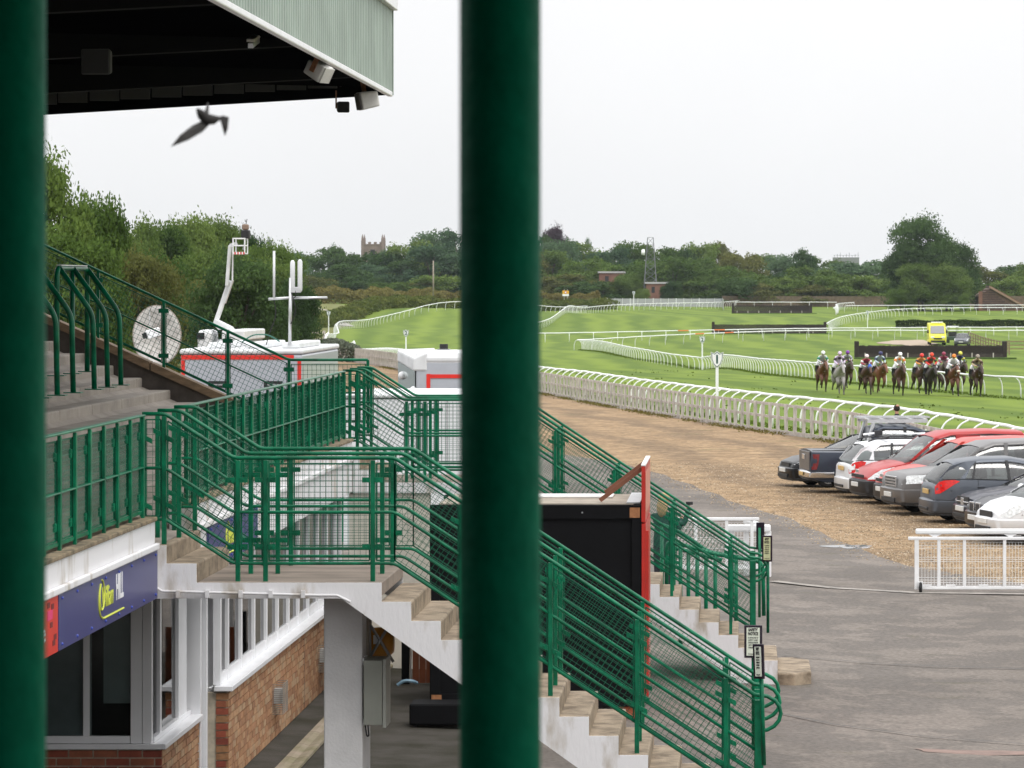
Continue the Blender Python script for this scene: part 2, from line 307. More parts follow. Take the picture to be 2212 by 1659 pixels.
def blob(name, c, rx, ry, mat, off=.008, seed=1, rot=0):
    rr = random.Random(seed); k = 28; vs = []
    ph = [rr.uniform(0,6.28) for _ in range(4)]
    for i in range(k):
        t = 2*math.pi*i/k; q = 1+.22*math.sin(2*t+ph[0])+.18*math.sin(3*t+ph[1])+.1*math.sin(7*t+ph[2])
        x, y = rx*q*math.cos(t), ry*q*math.sin(t); x, y = x*math.cos(rot)-y*math.sin(rot), x*math.sin(rot)+y*math.cos(rot)
        vs.append((c[0]+x, c[1]+y, gz(c[0]+x, c[1]+y)+off))
    mb = MB(); mb.add(vs, [tuple(range(k))]); return struct(mb.build(name, mat))
blob('puddle', G(1835,1183), .38, .7, M_pud, seed=3, rot=-.5)
blob('iron_cover', G(2175,1633), .9, .25, pmat('red_iron_cover', (.20,.13,.105), .7, var=.2), seed=4)
# ---------------------------------------------------------------- grandstand terrace, walkway and canopy
ZW, ZL, RIS, GO, X0 = 3.05, 2.728, .1656, .256, -3.1       # walkway level, landing level, riser, going, landing edge
XE = -5.05                                                 # outer face of the walkway
SN, SF, SW = 32.0, 48.2, 2.05                              # the two staircases start here; stair width
YT = 50.25                                                 # end of the terrace
terr = thing('grandstand_terrace', 'grey concrete spectator terrace with stepped rows behind the green railings', 'terrace', (-6, 40, 0))
MB().bx(-6.2, XE-.23, 12, YT, ZW-.16, ZW).build('walkway', M_terr, terr)
for a, b in ((12, SN-.06), (SN+SW+.08, SF-.06)):
    MB().bx(XE-.22, XE, a, b, 2.6, 3.262).build('kerb_wall', M_whitep, terr, bevel=.012)
    MB().bx(XE-.245, XE+.02, a, b, 3.264, 3.30).build('kerb_coping', pmat('mossy_coping', (.27,.21,.13), .9, col2=(.08,.065,.04), scale=6, thr=(.35,.6)), terr, bevel=.008)
    MB().bx(XE+.002, XE+.045, a, b, 3.02, 3.075).build('ledge', M_whitep, terr, bevel=.01)
for k, (a, b) in enumerate(((SN-.06, SN+SW+.08), (SF-.06, YT))):
    MB().bx(XE-.228, XE-.004, a, b, 2.6, ZW).build('threshold_wall', M_terr, terr)
NR = 22
slab = None
for k in range(NR):
    x1 = -6.18-.384*k+ .384; xa = -6.18-.384*k; z = ZW+RIS*(k+1)
    y = 26.0 + (k*1.37)%2.1 - 2.1
    while y < YT-.5:
        y2 = min(y+2.1, YT-.12)
        key = round(y2-y, 3)
        if slab is None:
            mb = MB(); mb.bx(-.8, 0, .006, 2.094, -.42, 0); slab = mb.mesh('step_slab', M_terr)
        if abs(key-2.1) < .01: o = obj('step_slab', slab, terr, .02, False)
        else:
            mb = MB(); mb.bx(-.8, 0, .006, y2-y-.006, -.42, 0); o = mb.build('step_slab', M_terr, terr, bevel=.02, world=False)
        o.location = (xa+6, y-40, z); y = y2
MB().prism([(-6.2,2.3),(-6.2,ZW+.05),(-16,ZW+.05+9.8*.431),(-16,2.3)], 'y', 20, YT-.14).build('terrace_core', M_terr, terr)
mb = MB(); mb.prism([(-5.9,2.3),(-5.9,3.30),(-6.4,3.45),(-16,3.45+9.6*.448),(-16,2.3)], 'y', YT-.1, YT+.12); mb.build('end_wall', pmat('dark_end_wall', (.09,.075,.065), .9, var=.3), terr)
for k in range(5):
    xa = -6.1-1.9*k; xb = xa-1.88; z = lambda x: 3.45+(-6.4-x)*.448+.03
    mb = MB(); mb.prism([(xa,z(xa)-.05),(xa,z(xa)+.06),(xb,z(xb)+.06),(xb,z(xb)-.05)], 'y', YT-.16, YT+.16); mb.build('end_coping', M_brownw, terr)
MB().bx(-16.3, -16, 10, YT+.2, 0, 9.2).build('back_wall', plain('dark_block_wall', (.03,.03,.03), .9), terr)
# canopy
can = thing('canopy_roof', 'stand canopy with striped green and white corrugated fascia and black underside', 'canopy', (-9, 40, 7.6))
XC, YC0, YC1, ZB, ZT = -4.72, 16.0, 50.0, 7.86, 9.0
M_clad = pmat('pale_cladding', (.30,.365,.315), .45, var=.12, scale=1.0); M_rib = plain('green_cladding_rib', (.020,.065,.038), .5)
y = YC0; csheet = None
while y < YC1-.1:
    if csheet is None:
        mb = MB(); ys = 0.0; nrib = 5; w = 1.0/nrib
        for i in range(nrib):
            a = i*w
            mb.prism([(0,a),(.02,a+.015),(.02,a+w-.105),(0,a+w-.09)], 'z', 0, 1, 0)
            mb.prism([(0,a+w-.09),(-.006,a+w-.08),(-.006,a+w-.01),(0,a+w)], 'z', 0, 1, 1)
            mb.bx(-.03, -.007, a, a+w, 0, 1, 1)
        csheet = mb.mesh('cladding_sheet', [M_clad, M_rib])
    o = obj('cladding_sheet', csheet, can, 0, False); o.location = (XC+9, y-40, ZB+.05-7.6); o.scale = (1,1,ZT-ZB-.05); y += 1.0
for nm, za, zb, xo in (('drip_trim', ZB-.02, ZB+.05, .02), ('gutter', ZT, ZT+.2, .09)):
    MB().bx(XC-.05, XC+xo, YC0, YC1+.02, za, zb).build(nm, M_white, can, bevel=.012)
MB().bx(XC-.04, XC+.03, YC1+.004, YC1+.05, ZB, ZT).build('corner_trim', MATS['pale_cladding'], can)
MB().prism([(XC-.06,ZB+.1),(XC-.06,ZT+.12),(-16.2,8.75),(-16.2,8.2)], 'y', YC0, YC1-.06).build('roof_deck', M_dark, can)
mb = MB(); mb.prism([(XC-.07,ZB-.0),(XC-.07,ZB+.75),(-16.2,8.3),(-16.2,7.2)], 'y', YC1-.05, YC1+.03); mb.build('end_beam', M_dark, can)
for k in range(26):
    xa = XC-.3-.42*k; zz = ZB+.02-(XC-xa)*-.0
    z0 = ZB+.13-.058*(XC-xa)
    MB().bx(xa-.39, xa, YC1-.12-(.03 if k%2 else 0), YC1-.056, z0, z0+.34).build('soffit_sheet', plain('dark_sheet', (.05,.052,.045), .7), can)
for yb in (22,28,34,40,46):
    mb = MB(); mb.prism([(XC-.1,ZB+.02),(XC-.1,ZB+.4),(-16,7.75),(-16,7.3)], 'y', yb, yb+.2); mb.build('roof_beam', plain('black_beam', (.006,.006,.0055), .9, spec=.1), can)  # one even near-black colour on all roof beams
# things hung under the canopy
def speaker(name, label, c, size, ry, rz, mats, bracket=True):
    e = thing(name, label, 'loudspeaker' if 'speaker' in name else 'floodlight', c, group=None); e.rotation_euler = (0, ry, rz)
    sx, sy, sz = size
    mb = MB(); mb.hexa([(-sx*.42,-sy/2,-sz*.42),(sx/2,-sy/2,-sz/2),(sx/2,sy/2,-sz/2),(-sx*.42,sy/2,-sz*.42),(-sx*.42,-sy/2,sz*.42),(sx/2,-sy/2,sz/2),(sx/2,sy/2,sz/2),(-sx*.42,sy/2,sz*.42)])
    mb.build('cabinet', mats[0], e, bevel=.02, world=False)
    MB().bx(sx/2+.001, sx/2+.02, -sy*.45, sy*.45, -sz*.45, sz*.45).build('front_frame', mats[1], e, world=False)
    if bracket: MB().bx(-.03, .03, -sy/2-.02, -sy/2-.004, -.02, sz*.5+.14).build('bracket', M_rust, e, world=False)
    return e
M_spk = pmat('off_white_cabinet', (.62,.61,.58), .5, var=.12, scale=5)
speaker('loudspeaker', 'off-white box loudspeaker tilted under the middle of the canopy edge', P(686,152,42.5), (.26,.22,.2), R(28), R(-25), (M_spk, M_spk))
speaker('loudspeaker', 'off-white box loudspeaker hanging at the outer corner of the canopy', P(796,216,48.5), (.26,.26,.24), R(10), R(200), (M_spk, pmat('speaker_grille', (.1,.095,.09), .8)))
speaker('floodlight', 'small dark floodlight hanging beside the corner loudspeaker', P(741,231,48.9), (.2,.16,.15), R(4), R(-80), (pmat('dirty_lamp', (.16,.15,.12), .7, var=.4, scale=14), M_black))
e = speaker('loudspeaker', 'dark square loudspeaker under the black roof at upper left', P(209,134,38), (.16,.30,.27), 0, R(-90), (plain('dark_cabinet', (.05,.05,.045), .8), plain('dark_grille', (.028,.028,.026), .9)), False)
e = thing('fluorescent_lamp', 'slim unlit fluorescent tube fixed under the dark roof', 'lamp', P(556,87,40))
MB().bar(P(541,99,38.6), P(571,75,41.5), .05, .05).build('tube', M_alu, e); MB().bar(P(541,96,38.6)+Vector((0,0,.04)), P(571,72,41.5)+Vector((0,0,.04)), .08, .03).build('housing', M_spk, e)
# ---------------------------------------------------------------- staircases
def nosing_z(x):
    if x < -4.96: return ZW
    if x < -4.70: return ZL+RIS
    if x < X0: return ZL
    k = int((x-X0)/GO)+1
    return ZL-RIS*min(k, 15) if x < X0+GO*14+.42 else 0.0
def staircase(y0, label):
    e = thing('concrete_staircase', label, 'staircase', (X0, y0, 0))
    ya, yb = y0, y0+SW; ta, tb = ya+.02, yb-.02
    und = lambda x: (ZL-.14) if x < X0-.35 else max(ZL-.14-(x-(X0-.35))*RIS/GO, .02)
    sx = [(XE+.002, -4.96, ZW), (-4.96, -4.70, ZL+RIS)]
    for k in range(2): MB().bx(sx[k][0], sx[k][1], ta, tb, ZL-.12 , sx[k][2]).build('step', M_step, e, bevel=.018)
    MB().bx(-4.70, X0, ta, tb, ZL-.12, ZL).build('landing', pmat('landing_concrete', (.235,.19,.155), .85, var=.3, scale=1.3, stretch=(1,3,1)), e, bevel=.01)
    for k in range(1, 15):
        a = X0+GO*(k-1); z = ZL-RIS*k
        MB().prism([(a-.02,und(a-.02)+.03),(a-.02,z),(a+GO,z),(a+GO,und(a+GO)+.03)], 'y', ta, tb).build('step', M_step, e, bevel=.018)
    a = X0+GO*14
    MB().prism([(a-.02,ya),(a+.22,ya-.02),(a+.44,ya+.3),(a+.44,yb-.3),(a+.22,yb+.02),(a-.02,yb)], 'z', -.1, ZL-RIS*15).build('step', M_step, e, bevel=.025)
    prof = [(XE+.002, ZL-.14), (XE+.002, ZW-.004), (-4.964, ZW-.004), (-4.964, ZL+RIS-.004), (-4.704, ZL+RIS-.004), (-4.704, ZL-.004), (X0-.004, ZL-.004)]
    for k in range(1, 15): prof += [(X0+GO*(k-1)-.004, ZL-RIS*k-.004), (X0+GO*k-.004, ZL-RIS*k-.004)]
    prof += [(X0+GO*14-.004, .02), (X0+GO*14-.3, .02)]
    kk = (ZL-.14-.02)/(RIS/GO)+X0-.35
    prof += [(min(kk, X0+GO*14-.35), .02), (X0-.35, ZL-.14)]
    for p, q in ((ya, ya+.02), (yb-.02, yb)): MB().prism(prof, 'y', p, q).build('stringer', M_whitep, e)
    MB().prism([(XE+.01, ZL-.139), (XE+.01, ZL-.121), (X0-.36, ZL-.121), (X0-.36, ZL-.139)], 'y', ta, tb).build('landing_soffit', M_whitep, e)
    return e
st1 = staircase(SN, 'nearer concrete staircase with white sides, landing and bare brown treads')
st2 = staircase(SF, 'farther concrete staircase with white sides, descending behind the black container')
for p, q in ((SN+.6, SN+1.3),): MB().bx(-3.67, -3.33, p, q, .0, ZL-.142).build('column', pmat('grey_white_column', (.68,.67,.67), .6, var=.05, bump=.2), st1, bevel=.012)
MB().bx(-3.67, -3.33, SF+.6, SF+1.3, .0, ZL-.142).build('column', MATS['grey_white_column'], st2, bevel=.012)
# painted conduit on the stair side
e = tag(MB().tube([P(333,1180,31.97), P(333,1245,31.97), P(336,1268,31.97), P(350,1277,31.97), P(540,1282,31.97), P(690,1286,31.97), P(728,1286,31.97), P(757,1300,31.97)], .012, 8).build('conduit', M_whitep), 'thin white conduit pipe clipped along the nearer stair landing edge', 'pipe')
for u in (385, 448, 520, 585, 655): MB().bx(XU(u,31.97)-.018, XU(u,31.97)+.018, 31.945, 31.998, P(0,1291,31.97).z, P(0,1275,31.97).z).build('clip', M_whitep, e)
# ---------------------------------------------------------------- green railings with weld-mesh panels
def clip_lines(poly, d, pitch):
    """segments of parallel lines (direction d) inside a convex polygon"""
    d = Vector(d).normalized(); nrm = Vector((-d.y, d.x)); ps = [Vector(p) for p in poly]
    ts = [p.dot(nrm) for p in ps]; t = math.ceil(min(ts)/pitch)*pitch; segs = []
    while t < max(ts):
        hits = []
        for i in range(len(ps)):
            a, b = ps[i], ps[(i+1)%len(ps)]; ta, tb = a.dot(nrm)-t, b.dot(nrm)-t
            if (ta < 0) != (tb < 0): hits.append(a+(b-a)*(ta/(ta-tb)))
        if len(hits) == 2 and (hits[0]-hits[1]).length > .01: segs.append((hits[0], hits[1]))
        t += pitch
    return segs
def wire(mb, p, q, r):
    d = (q-p).normalized(); a = d.cross(Vector((.31,.52,.8))).normalized()*r; b = d.cross(a).normalized()*r
    mb.add([p+a, p+b, p-a, p-b, q+a, q+b, q-a, q-b], [(0,1,5,4),(1,2,6,5),(2,3,7,6),(3,0,4,7)])
def mesh_panel(parent, poly, to3, d, pitch=.05, r=.0022, mat=None, frame=.006):
    mb = MB(); d = Vector(d)
    for a, b in clip_lines(poly, d, pitch): wire(mb, to3(a), to3(b), r)
    for a, b in clip_lines(poly, Vector((-d.y, d.x)), pitch): wire(mb, to3(a), to3(b), r)
    n = len(poly)
    for i in range(n): mb.bar(to3(Vector(poly[i])), to3(Vector(poly[(i+1)%n])), frame*2, frame*2)
    return mb.build('mesh_panel', mat or M_green2, parent)
def smooth_path(pts, r=.05, k=4):
    out_ = [Vector(pts[0])]
    for i in range(1, len(pts)-1):
        p, a, b = Vector(pts[i]), Vector(pts[i-1]), Vector(pts[i+1])
        q0 = p+(a-p).normalized()*min(r, (a-p).length*.45); q1 = p+(b-p).normalized()*min(r, (b-p).length*.45)
        for j in range(k+1):
            t = j/k; out_.append(q0*(1-t)**2+p*2*t*(1-t)+q1*t*t)
    out_.append(Vector(pts[-1])); return out_
SLOPE = RIS/GO
def rail_z(x, h):        # height of a stair rail, h above the tread line
    if x < -4.99: return ZW+h+.06
    if x < -4.40: return ZW+h+.06-(x+4.99)/.59*(ZW+.06-ZL)
    if x < -3.0: return ZL+h
    return ZL+h-(x+3.0)*.658
POSTX = [-5.19, -5.0, -4.36, -4.12, -3.19, -2.42, -1.65, -.9, -.13, .16]
def stair_railing(y, label, mesh=True, last=True, cl=True):
    e = thing('stair_railing', label, 'railing', (-4, y, 0), group='green railings on the staircases')
    for nm, h, r in (('handrail', 1.07, .018), ('mid_rail', .60, .0145), ('lower_rail', .155, .0145)):
        xs = [-5.19, -4.99, -4.40, -3.0, .12]
        pts = [(x, y, rail_z(x, h)) for x in xs]
        if nm == 'handrail':
            z = pts[-1][2]
            pts = smooth_path(pts) + [Vector((.12+.155*math.sin(t)*1.15+.05, y, z-.14-.02+.155*math.cos(t))) for t in [.35,.8,1.2,1.6,2.0,2.4,2.8,3.14]] + [Vector((.16, y, z-.315))]
        else: pts = smooth_path(pts)
        MB().tube(pts, r, 10).build(nm, M_green, e, smooth=True)
    for i, x in enumerate(POSTX):
        zb = nosing_z(x); zt = rail_z(x, 1.07)-.02
        wd = .040 if i < 9 else .075
        MB().bx(x-wd/2, x+wd/2, y-.022, y+.022, zb-.01, zt).build('post', M_green, e, bevel=.004)
        if not cl: continue
        for h in (.88, .30):
            zc = rail_z(x, h); s = 0 if -4.4 < x < -3.05 else -.55
            for sg in (-1, 1):
                if (i == 0 and sg < 0) or i == 9: continue
                c = Vector((x+sg*.055, y-.028, zc+s*sg*.055))
                mb = MB(); mb.prism([(c.x-.035,c.z-.022-s*.03),(c.x+.035,c.z-.022+s*.03),(c.x+.035,c.z+.022+s*.03),(c.x-.035,c.z+.022-s*.03)], 'y', y-.034, y-.024)
                mb.ball((c.x, y-.035, c.z), .008, 6, 4); mb.build('clamp', M_green, e)
    if mesh:
        XS = [-5.0, -4.36, -4.12, -3.19, -2.42, -1.65, -.9, -.13]
        edges = list(zip(POSTX[:-1], POSTX[1:]))
        for a, b in edges:
            cuts = [a+.03]+[c for c in (-4.97, -4.40, -3.0) if a+.06 < c < b-.06]+[b-.03]
            for p, q in zip(cuts[:-1], cuts[1:]):
                lo, hi = .18, 1.02
                poly = [(p, rail_z(p, lo)), (q, rail_z(q, lo)), (q, rail_z(q, hi)), (p, rail_z(p, hi))]
                d = (q-p, rail_z(q, lo)-rail_z(p, lo))
                mesh_panel(e, poly, lambda t: Vector((t.x, y+.004, t.y)), d)
    return e
for s0, nm in ((SN, 'nearer'), (SF, 'farther')):
    stair_railing(s0+.12, f'green mesh railing along the near edge of the {nm} staircase')
    stair_railing(s0+.97, f'green handrail down the middle of the {nm} staircase', mesh=False)
    stair_railing(s0+1.93, f'green mesh railing along the far edge of the {nm} staircase')
def walk_railing(y0, y1, n, label, lip):
    x = XE-.09; e = thing('walkway_railing', label, 'railing', (x, y0, 3.3), group='green railings along the walkway')
    for nm, z, w, h in (('top_rail', 4.185, .062, .018), ('mid_rail', 3.74, .055, .015)):
        MB().bx(x-w/2, x+w/2, y0-.02, y1+.06, z-h, z).build(nm, M_green, e, bevel=.006)
    MB().bx(x-.012, x+.012, y0, y1, 3.335, 3.36).build('lower_rail', M_green, e)
    ys = [y0+(y1-y0)*i/(n-1) for i in range(n)]
    for i, y in enumerate(ys):
        MB().bx(x-.0, x+.027, y-.026, y+.028, 3.296, 4.162).build('post', M_green, e, bevel=.004)
        for z in (4.0, 3.47):
            MB().bx(x-.03, x-.001, y-.05, y+.05, z-.035, z+.035).build('clamp', M_green, e, bevel=.008)
    for a, b in zip(ys[:-1], ys[1:]):
        mesh_panel(e, [(a+.03,3.37),(b-.03,3.37),(b-.03,4.12),(a+.03,4.12)], lambda t: Vector((x-.012, t.x, t.y)), (1,0), pitch=.04, r=.003)
    return e
walk_railing(24.0, 31.75, 13, 'green walkway railing at the left above the purple betting sign', .2)
walk_railing(34.3, 47.9, 22, 'long green walkway railing running away between the two staircases', .2)
# railing down the end of the terrace
e = thing('terrace_railing', 'sloping green mesh railing down the far end of the terrace', 'railing', (-6.1, YT, 3.5))
zr = lambda x: 4.28+max(0, -6.13-x)*.468
PX = [-5.06, -6.13, -6.96, -7.83, -8.72, -9.6]
for nm, dz, r in (('top_rail', 0, .019), ('mid_rail', -.45, .011), ('lower_rail', -.84, .012)):
    MB().tube(smooth_path([(x, YT+.02, zr(x)+dz) for x in (-5.06, -6.13, -11.5)]), r, 8).build(nm, M_green, e, smooth=True)
for x in PX:
    MB().bx(x-.019, x+.019, YT, YT+.04, zr(x)-1.0, zr(x)).build('post', M_green, e)
    for dz in (-.13, -.74): MB().bx(x-.07, x+.07, YT-.012, YT-.002, zr(x)+dz-.03, zr(x)+dz+.03).build('clamp', M_green, e, bevel=.008)
for a, b in zip(PX[:-1], PX[1:]):
    mesh_panel(e, [(a-.03, zr(a-.03)-.82), (b+.03, zr(b+.03)-.82), (b+.03, zr(b+.03)-.06), (a-.03, zr(a-.03)-.06)], lambda t: Vector((t.x, YT+.02, t.y)), (b-a, zr(b)-zr(a)), pitch=.06, r=.0028)
# crush barriers on the terrace
for k, (ya, yb, lab) in enumerate(((44.25, 46.3, 'green tubular crush barrier with white-topped rail on the upper terrace'), (40.9, 43.0, 'green tubular crush barrier half hidden by the left green post'))):
    e = thing('crush_barrier', lab, 'barrier', (-8.17, ya, 4.2)); zt = 5.50
    def tread(x): return ZW+RIS*(math.floor((-5.796-x)/.384)+1)
    MB().tube(smooth_path([(-8.17, ya, tread(-8.17)), (-8.17, ya, zt), (-8.17, yb, zt), (-8.17, yb, tread(-8.17))], .14, 5), .032, 10).build('frame', M_green, e, smooth=True)
    MB().tube([(-8.17, (ya+yb)/2, tread(-8.17)), (-8.17, (ya+yb)/2, zt)], .03, 10).build('post', M_green, e, smooth=True)
    if k == 0: MB().bx(-8.2, -8.14, ya+.15, yb-.15, zt+.028, zt+.04).build('pale_cap', M_white, e)
    for y in (ya+.1, (ya+yb)/2, yb-.05):
        MB().tube(smooth_path([(-8.16, y, zt), (-7.76, y, 4.95), (-7.74, y, tread(-7.74))], .12, 5), .032, 10).build('strut', M_green, e, smooth=True)
        MB().bx(-7.84, -7.64, y-.09, y+.09, tread(-7.74), tread(-7.74)+.012).build('foot_plate', M_green, e)
    for y in (ya, (ya+yb)/2, yb): MB().bx(-8.27, -8.07, y-.09, y+.09, tread(-8.17), tread(-8.17)+.012).build('foot_plate', M_green, e)
# the two green posts close to the camera, and the stand roof the picture is taken from
M_post = pmat('green_post_paint', (.0004,.130,.070), .6, var=.14, scale=14, bump=.2, bscale=40, spec=.06)
for u, lab in ((1081, 'thick dark green post standing close in the middle of the view'), (11, 'thick dark green post cut off by the left edge of the view')):
    tag(MB().tube([(XU(u,4.5), 4.5, 2.9), (XU(u-1,4.5), 4.5, 6.6)], .0493, 48).build('green_post', M_post, smooth=True), lab, 'post', 'green posts of the near stand')
ns = thing('near_grandstand', 'covered stand from which the view is taken, behind the green posts', 'grandstand', (-1.5, 0, 3))
MB().bx(-6, 2.6, -9, 5.0, 6.6, 6.75).build('roof', M_dark, ns); MB().bx(-4.2, -4, -9, 4.2, 2.7, 6.6).build('back_wall', plain('dark_stand_wall', (.04,.035,.03), .9), ns)
MB().bx(-4, 2.2, -9, 4.4, 2.7, 2.9).build('floor', plain('dark_floor', (.07,.065,.06), .9), ns); MB().bx(-4, 2.6, -9.2, -9, 2.7, 6.6).build('end_wall', MATS['dark_stand_wall'], ns)
for x in (-3.9, 1.2): MB().bx(x-.1, x+.1, -8, -7.8, 0, 2.7).build('pier', M_conc, ns)
for x in (-3.9, 1.2): MB().bx(x-.1, x+.1, 4.0, 4.4, 0, 2.7).build('pier', M_conc, ns)
# ---------------------------------------------------------------- betting kiosk and brick building under the walkway
M_brick = []
for i, c in enumerate(((.34,.17,.082),(.38,.215,.11),(.31,.155,.072),(.36,.23,.13),(.27,.13,.062))):
    M_brick.append(pmat(f'brick_{i}', c, .85, var=.2, scale=14, bump=.3, bscale=80))
M_bfront = [pmat(f'red_brick_{i}', c, .85, var=.2, scale=14, bump=.3, bscale=80) for i, c in enumerate(((.27,.065,.035),(.22,.05,.03),(.31,.10,.05)))]
M_mort = pmat('pale_mortar', (.52,.46,.36), .9, var=.2, scale=10)
M_upvc = plain('white_window_frame', (.78,.78,.8), .25, var=.03)
M_pane = glass('dark_window_glass', (.35,.4,.4), .35); M_pane2 = glass('kiosk_glass', (.85,.9,.9), .78)
_bm = {}
def bricks(parent, axis, fixed, a0, a1, z0, z1, mats, seed, out, limit=300, proud=.006, skipz=None):
    """running-bond bricks on a wall face; axis 'y': face at x=fixed; axis 'x': face at y=fixed facing -y"""
    rr = random.Random(seed); k = 0; rest = MB(); n = 0
    z = z1-.062-.004
    while z > z0-.03:
        a = a0-(.1125 if k%2 else 0)
        while a < a1:
            p, q = max(a, a0)+.005, min(a+.215+.0, a1)-.0; L_ = q-p
            if L_ > .03:
                mi = rr.randrange(len(mats)); pr = proud+rr.uniform(-.003,.002); key = (axis, round(L_,3), mi, out)
                if n < limit:
                    if key not in _bm:
                        mb = MB()
                        if axis == 'y': mb.bx(-.05, 0, 0, L_, 0, .062)
                        else: mb.bx(0, L_, 0, .05, 0, .062)
                        _bm[key] = mb.mesh('brick', mats[mi])
                    o = obj('brick', _bm[key], parent, 0, False); l = wloc(parent)
                    o.location = Vector((fixed+pr, p, z) if axis == 'y' else (p, fixed-pr, z))-l; n += 1
                else:
                    if axis == 'y': rest.bx(fixed-.05, fixed+pr, p, q, z, z+.065, mi)
                    else: rest.bx(p, q, fixed-pr, fixed+.05, z, z+.065, mi)
            a += .225
        z -= .075; k += 1
    if rest.v: rest.build('brickwork', list(mats), parent)['kind'] = 'stuff'
kio = thing('betting_kiosk', 'glazed betting kiosk with white frames on a low red brick wall', 'kiosk', (-6, 34, 0))
YK, XK = 33.9, -5.30
MB().bx(-8.6, XK-.012, YK+.012, YK+.2, -.1, 1.04).build('front_wall', M_mort, kio); MB().bx(XK-.2, XK-.012, YK+.2, 36.18, -.1, 1.04).build('side_wall', M_mort, kio)
bricks(kio, 'x', YK, -6.6, XK, .55, 1.04, M_bfront, 3, -1, 60); bricks(kio, 'y', XK, YK+.01, 36.2, .45, 1.04, M_brick, 4, 1, 90)
sill = MB(); sill.prism([(-8.6,YK-.05),(XK+.045,YK-.05),(XK+.045,36.22),(XK-.14,36.22),(XK-.14,YK+.2),(-8.6,YK+.2)], 'z', 1.05, 1.10); sill.build('sill', M_upvc, kio, bevel=.006)
for a, b in ((-8.6,-7.3), (-6.02,-5.96), (-5.585,-5.48), (-5.476,-5.39)): MB().bx(a, b, YK-.005, YK+.06, 1.10, 2.62).build('window_post', M_upvc, kio, bevel=.005)
MB().bx(-8.6, -5.59, YK-.01, YK+.06, 1.102, 1.17).build('window_rail', M_upvc, kio, bevel=.005); MB().bx(-8.6, -5.39, YK-.004, YK+.06, 2.625, 2.8).build('head_rail', M_upvc, kio)
for a, b in ((-7.3,-6.02), (-5.96,-5.585)): MB().bx(a, b, YK+.02, YK+.03, 1.17, 2.625).build('pane', M_pane2, kio)
for a, b in ((34.36,34.78), (35.5,36.0)): MB().bx(-5.45, -5.385, a, a+.09 if b < 35 else b, 1.10, 2.62).build('window_post', M_upvc, kio, bevel=.005)
MB().bx(-5.46, -5.375, YK+.062, 36.2, 1.102, 1.15).build('window_rail', M_upvc, kio); MB().bx(-5.45, -5.38, YK+.062, 36.2, 2.625, 2.8).build('head_rail', M_upvc, kio)
for a, b in ((33.97,34.36), (34.45,35.5)): MB().bx(-5.43, -5.42, a, b, 1.15, 2.625).build('pane', M_pane2, kio)
# kiosk interior
M_int = plain('grey_interior', (.16,.17,.17), .9)
MB().bx(-8.6, -8.5, YK+.3, 38, .1, 2.8).build('inner_wall', M_int, kio); MB().bx(-8.6, -5.5, 37.6, 37.7, .1, 2.8).build('inner_wall', plain('dark_interior', (.02,.025,.024), .9), kio)
MB().bx(-8.6, -5.5, YK+.2, 37.6, .1, .2).build('inner_floor', plain('carpet', (.03,.05,.045), .95), kio); MB().bx(-8.6, -5.5, YK+.1, 37.6, 2.78, 2.85).build('ceiling', M_int, kio)
MB().bx(-7.2, -6.06, YK+.12, YK+.14, .3, 2.62).build('partition', pmat('grey_partition', (.75,.78,.79), .7, var=.1), kio); MB().bx(-6.06, -5.97, YK+.10, YK+.18, .2, 2.62).build('partition_post', M_upvc, kio)
MB().bx(-5.86, -5.60, YK+.16, YK+.2, 1.45, 2.62).build('notice_panel', pmat('pale_panel', (.75,.80,.78), .8, var=.1), kio)
mb = MB()
for i in range(8): mb.bx(-6.33, -6.13, YK+.09, YK+.118, 2.32+.022*i, 2.333+.022*i)
mb.build('vent_grille', plain('grey_vent', (.3,.31,.31), .6), kio)
# door between kiosk and building
dr = thing('glazed_door', 'narrow white barred door between the kiosk and the brick wall', 'door', (-5.3, 36.2, .3))
for a, b in ((36.205,36.28), (36.62,36.70), (37.05,37.12)): MB().bx(-5.42, -5.28, a, b, .3, 2.62).build('door_post', M_upvc, dr, bevel=.004)
for a, b, zz in ((36.285,36.615,0), (36.705,37.045,0)):
    MB().bx(-5.37, -5.36, a, b, .5, 2.5).build('pane', M_pane, dr)
    for y in (a+.03, (a+b)/2, b-.03): MB().bx(-5.36, -5.325, y-.016, y+.016, .4, 2.55).build('bar', M_upvc, dr)
    MB().bx(-5.38, -5.33, a, b, .3, .42).build('kick_rail', M_upvc, dr); MB().bx(-5.38, -5.33, a, b, 2.52, 2.62).build('head_rail', M_upvc, dr)
mb = MB(); mb.tube(smooth_path([(-5.325,36.74,1.3),(-5.26,36.74,1.3),(-5.26,36.88,1.3)], .02), .009, 8); mb.bx(-5.33,-5.31,36.72,36.76,1.15,1.42); mb.build('handle', M_alu, dr)
for z in (.55,1.2,1.9,2.4): MB().tube([(-5.27,37.04,z),(-5.27,37.04,z+.1)], .012, 8).build('hinge', M_upvc, dr)
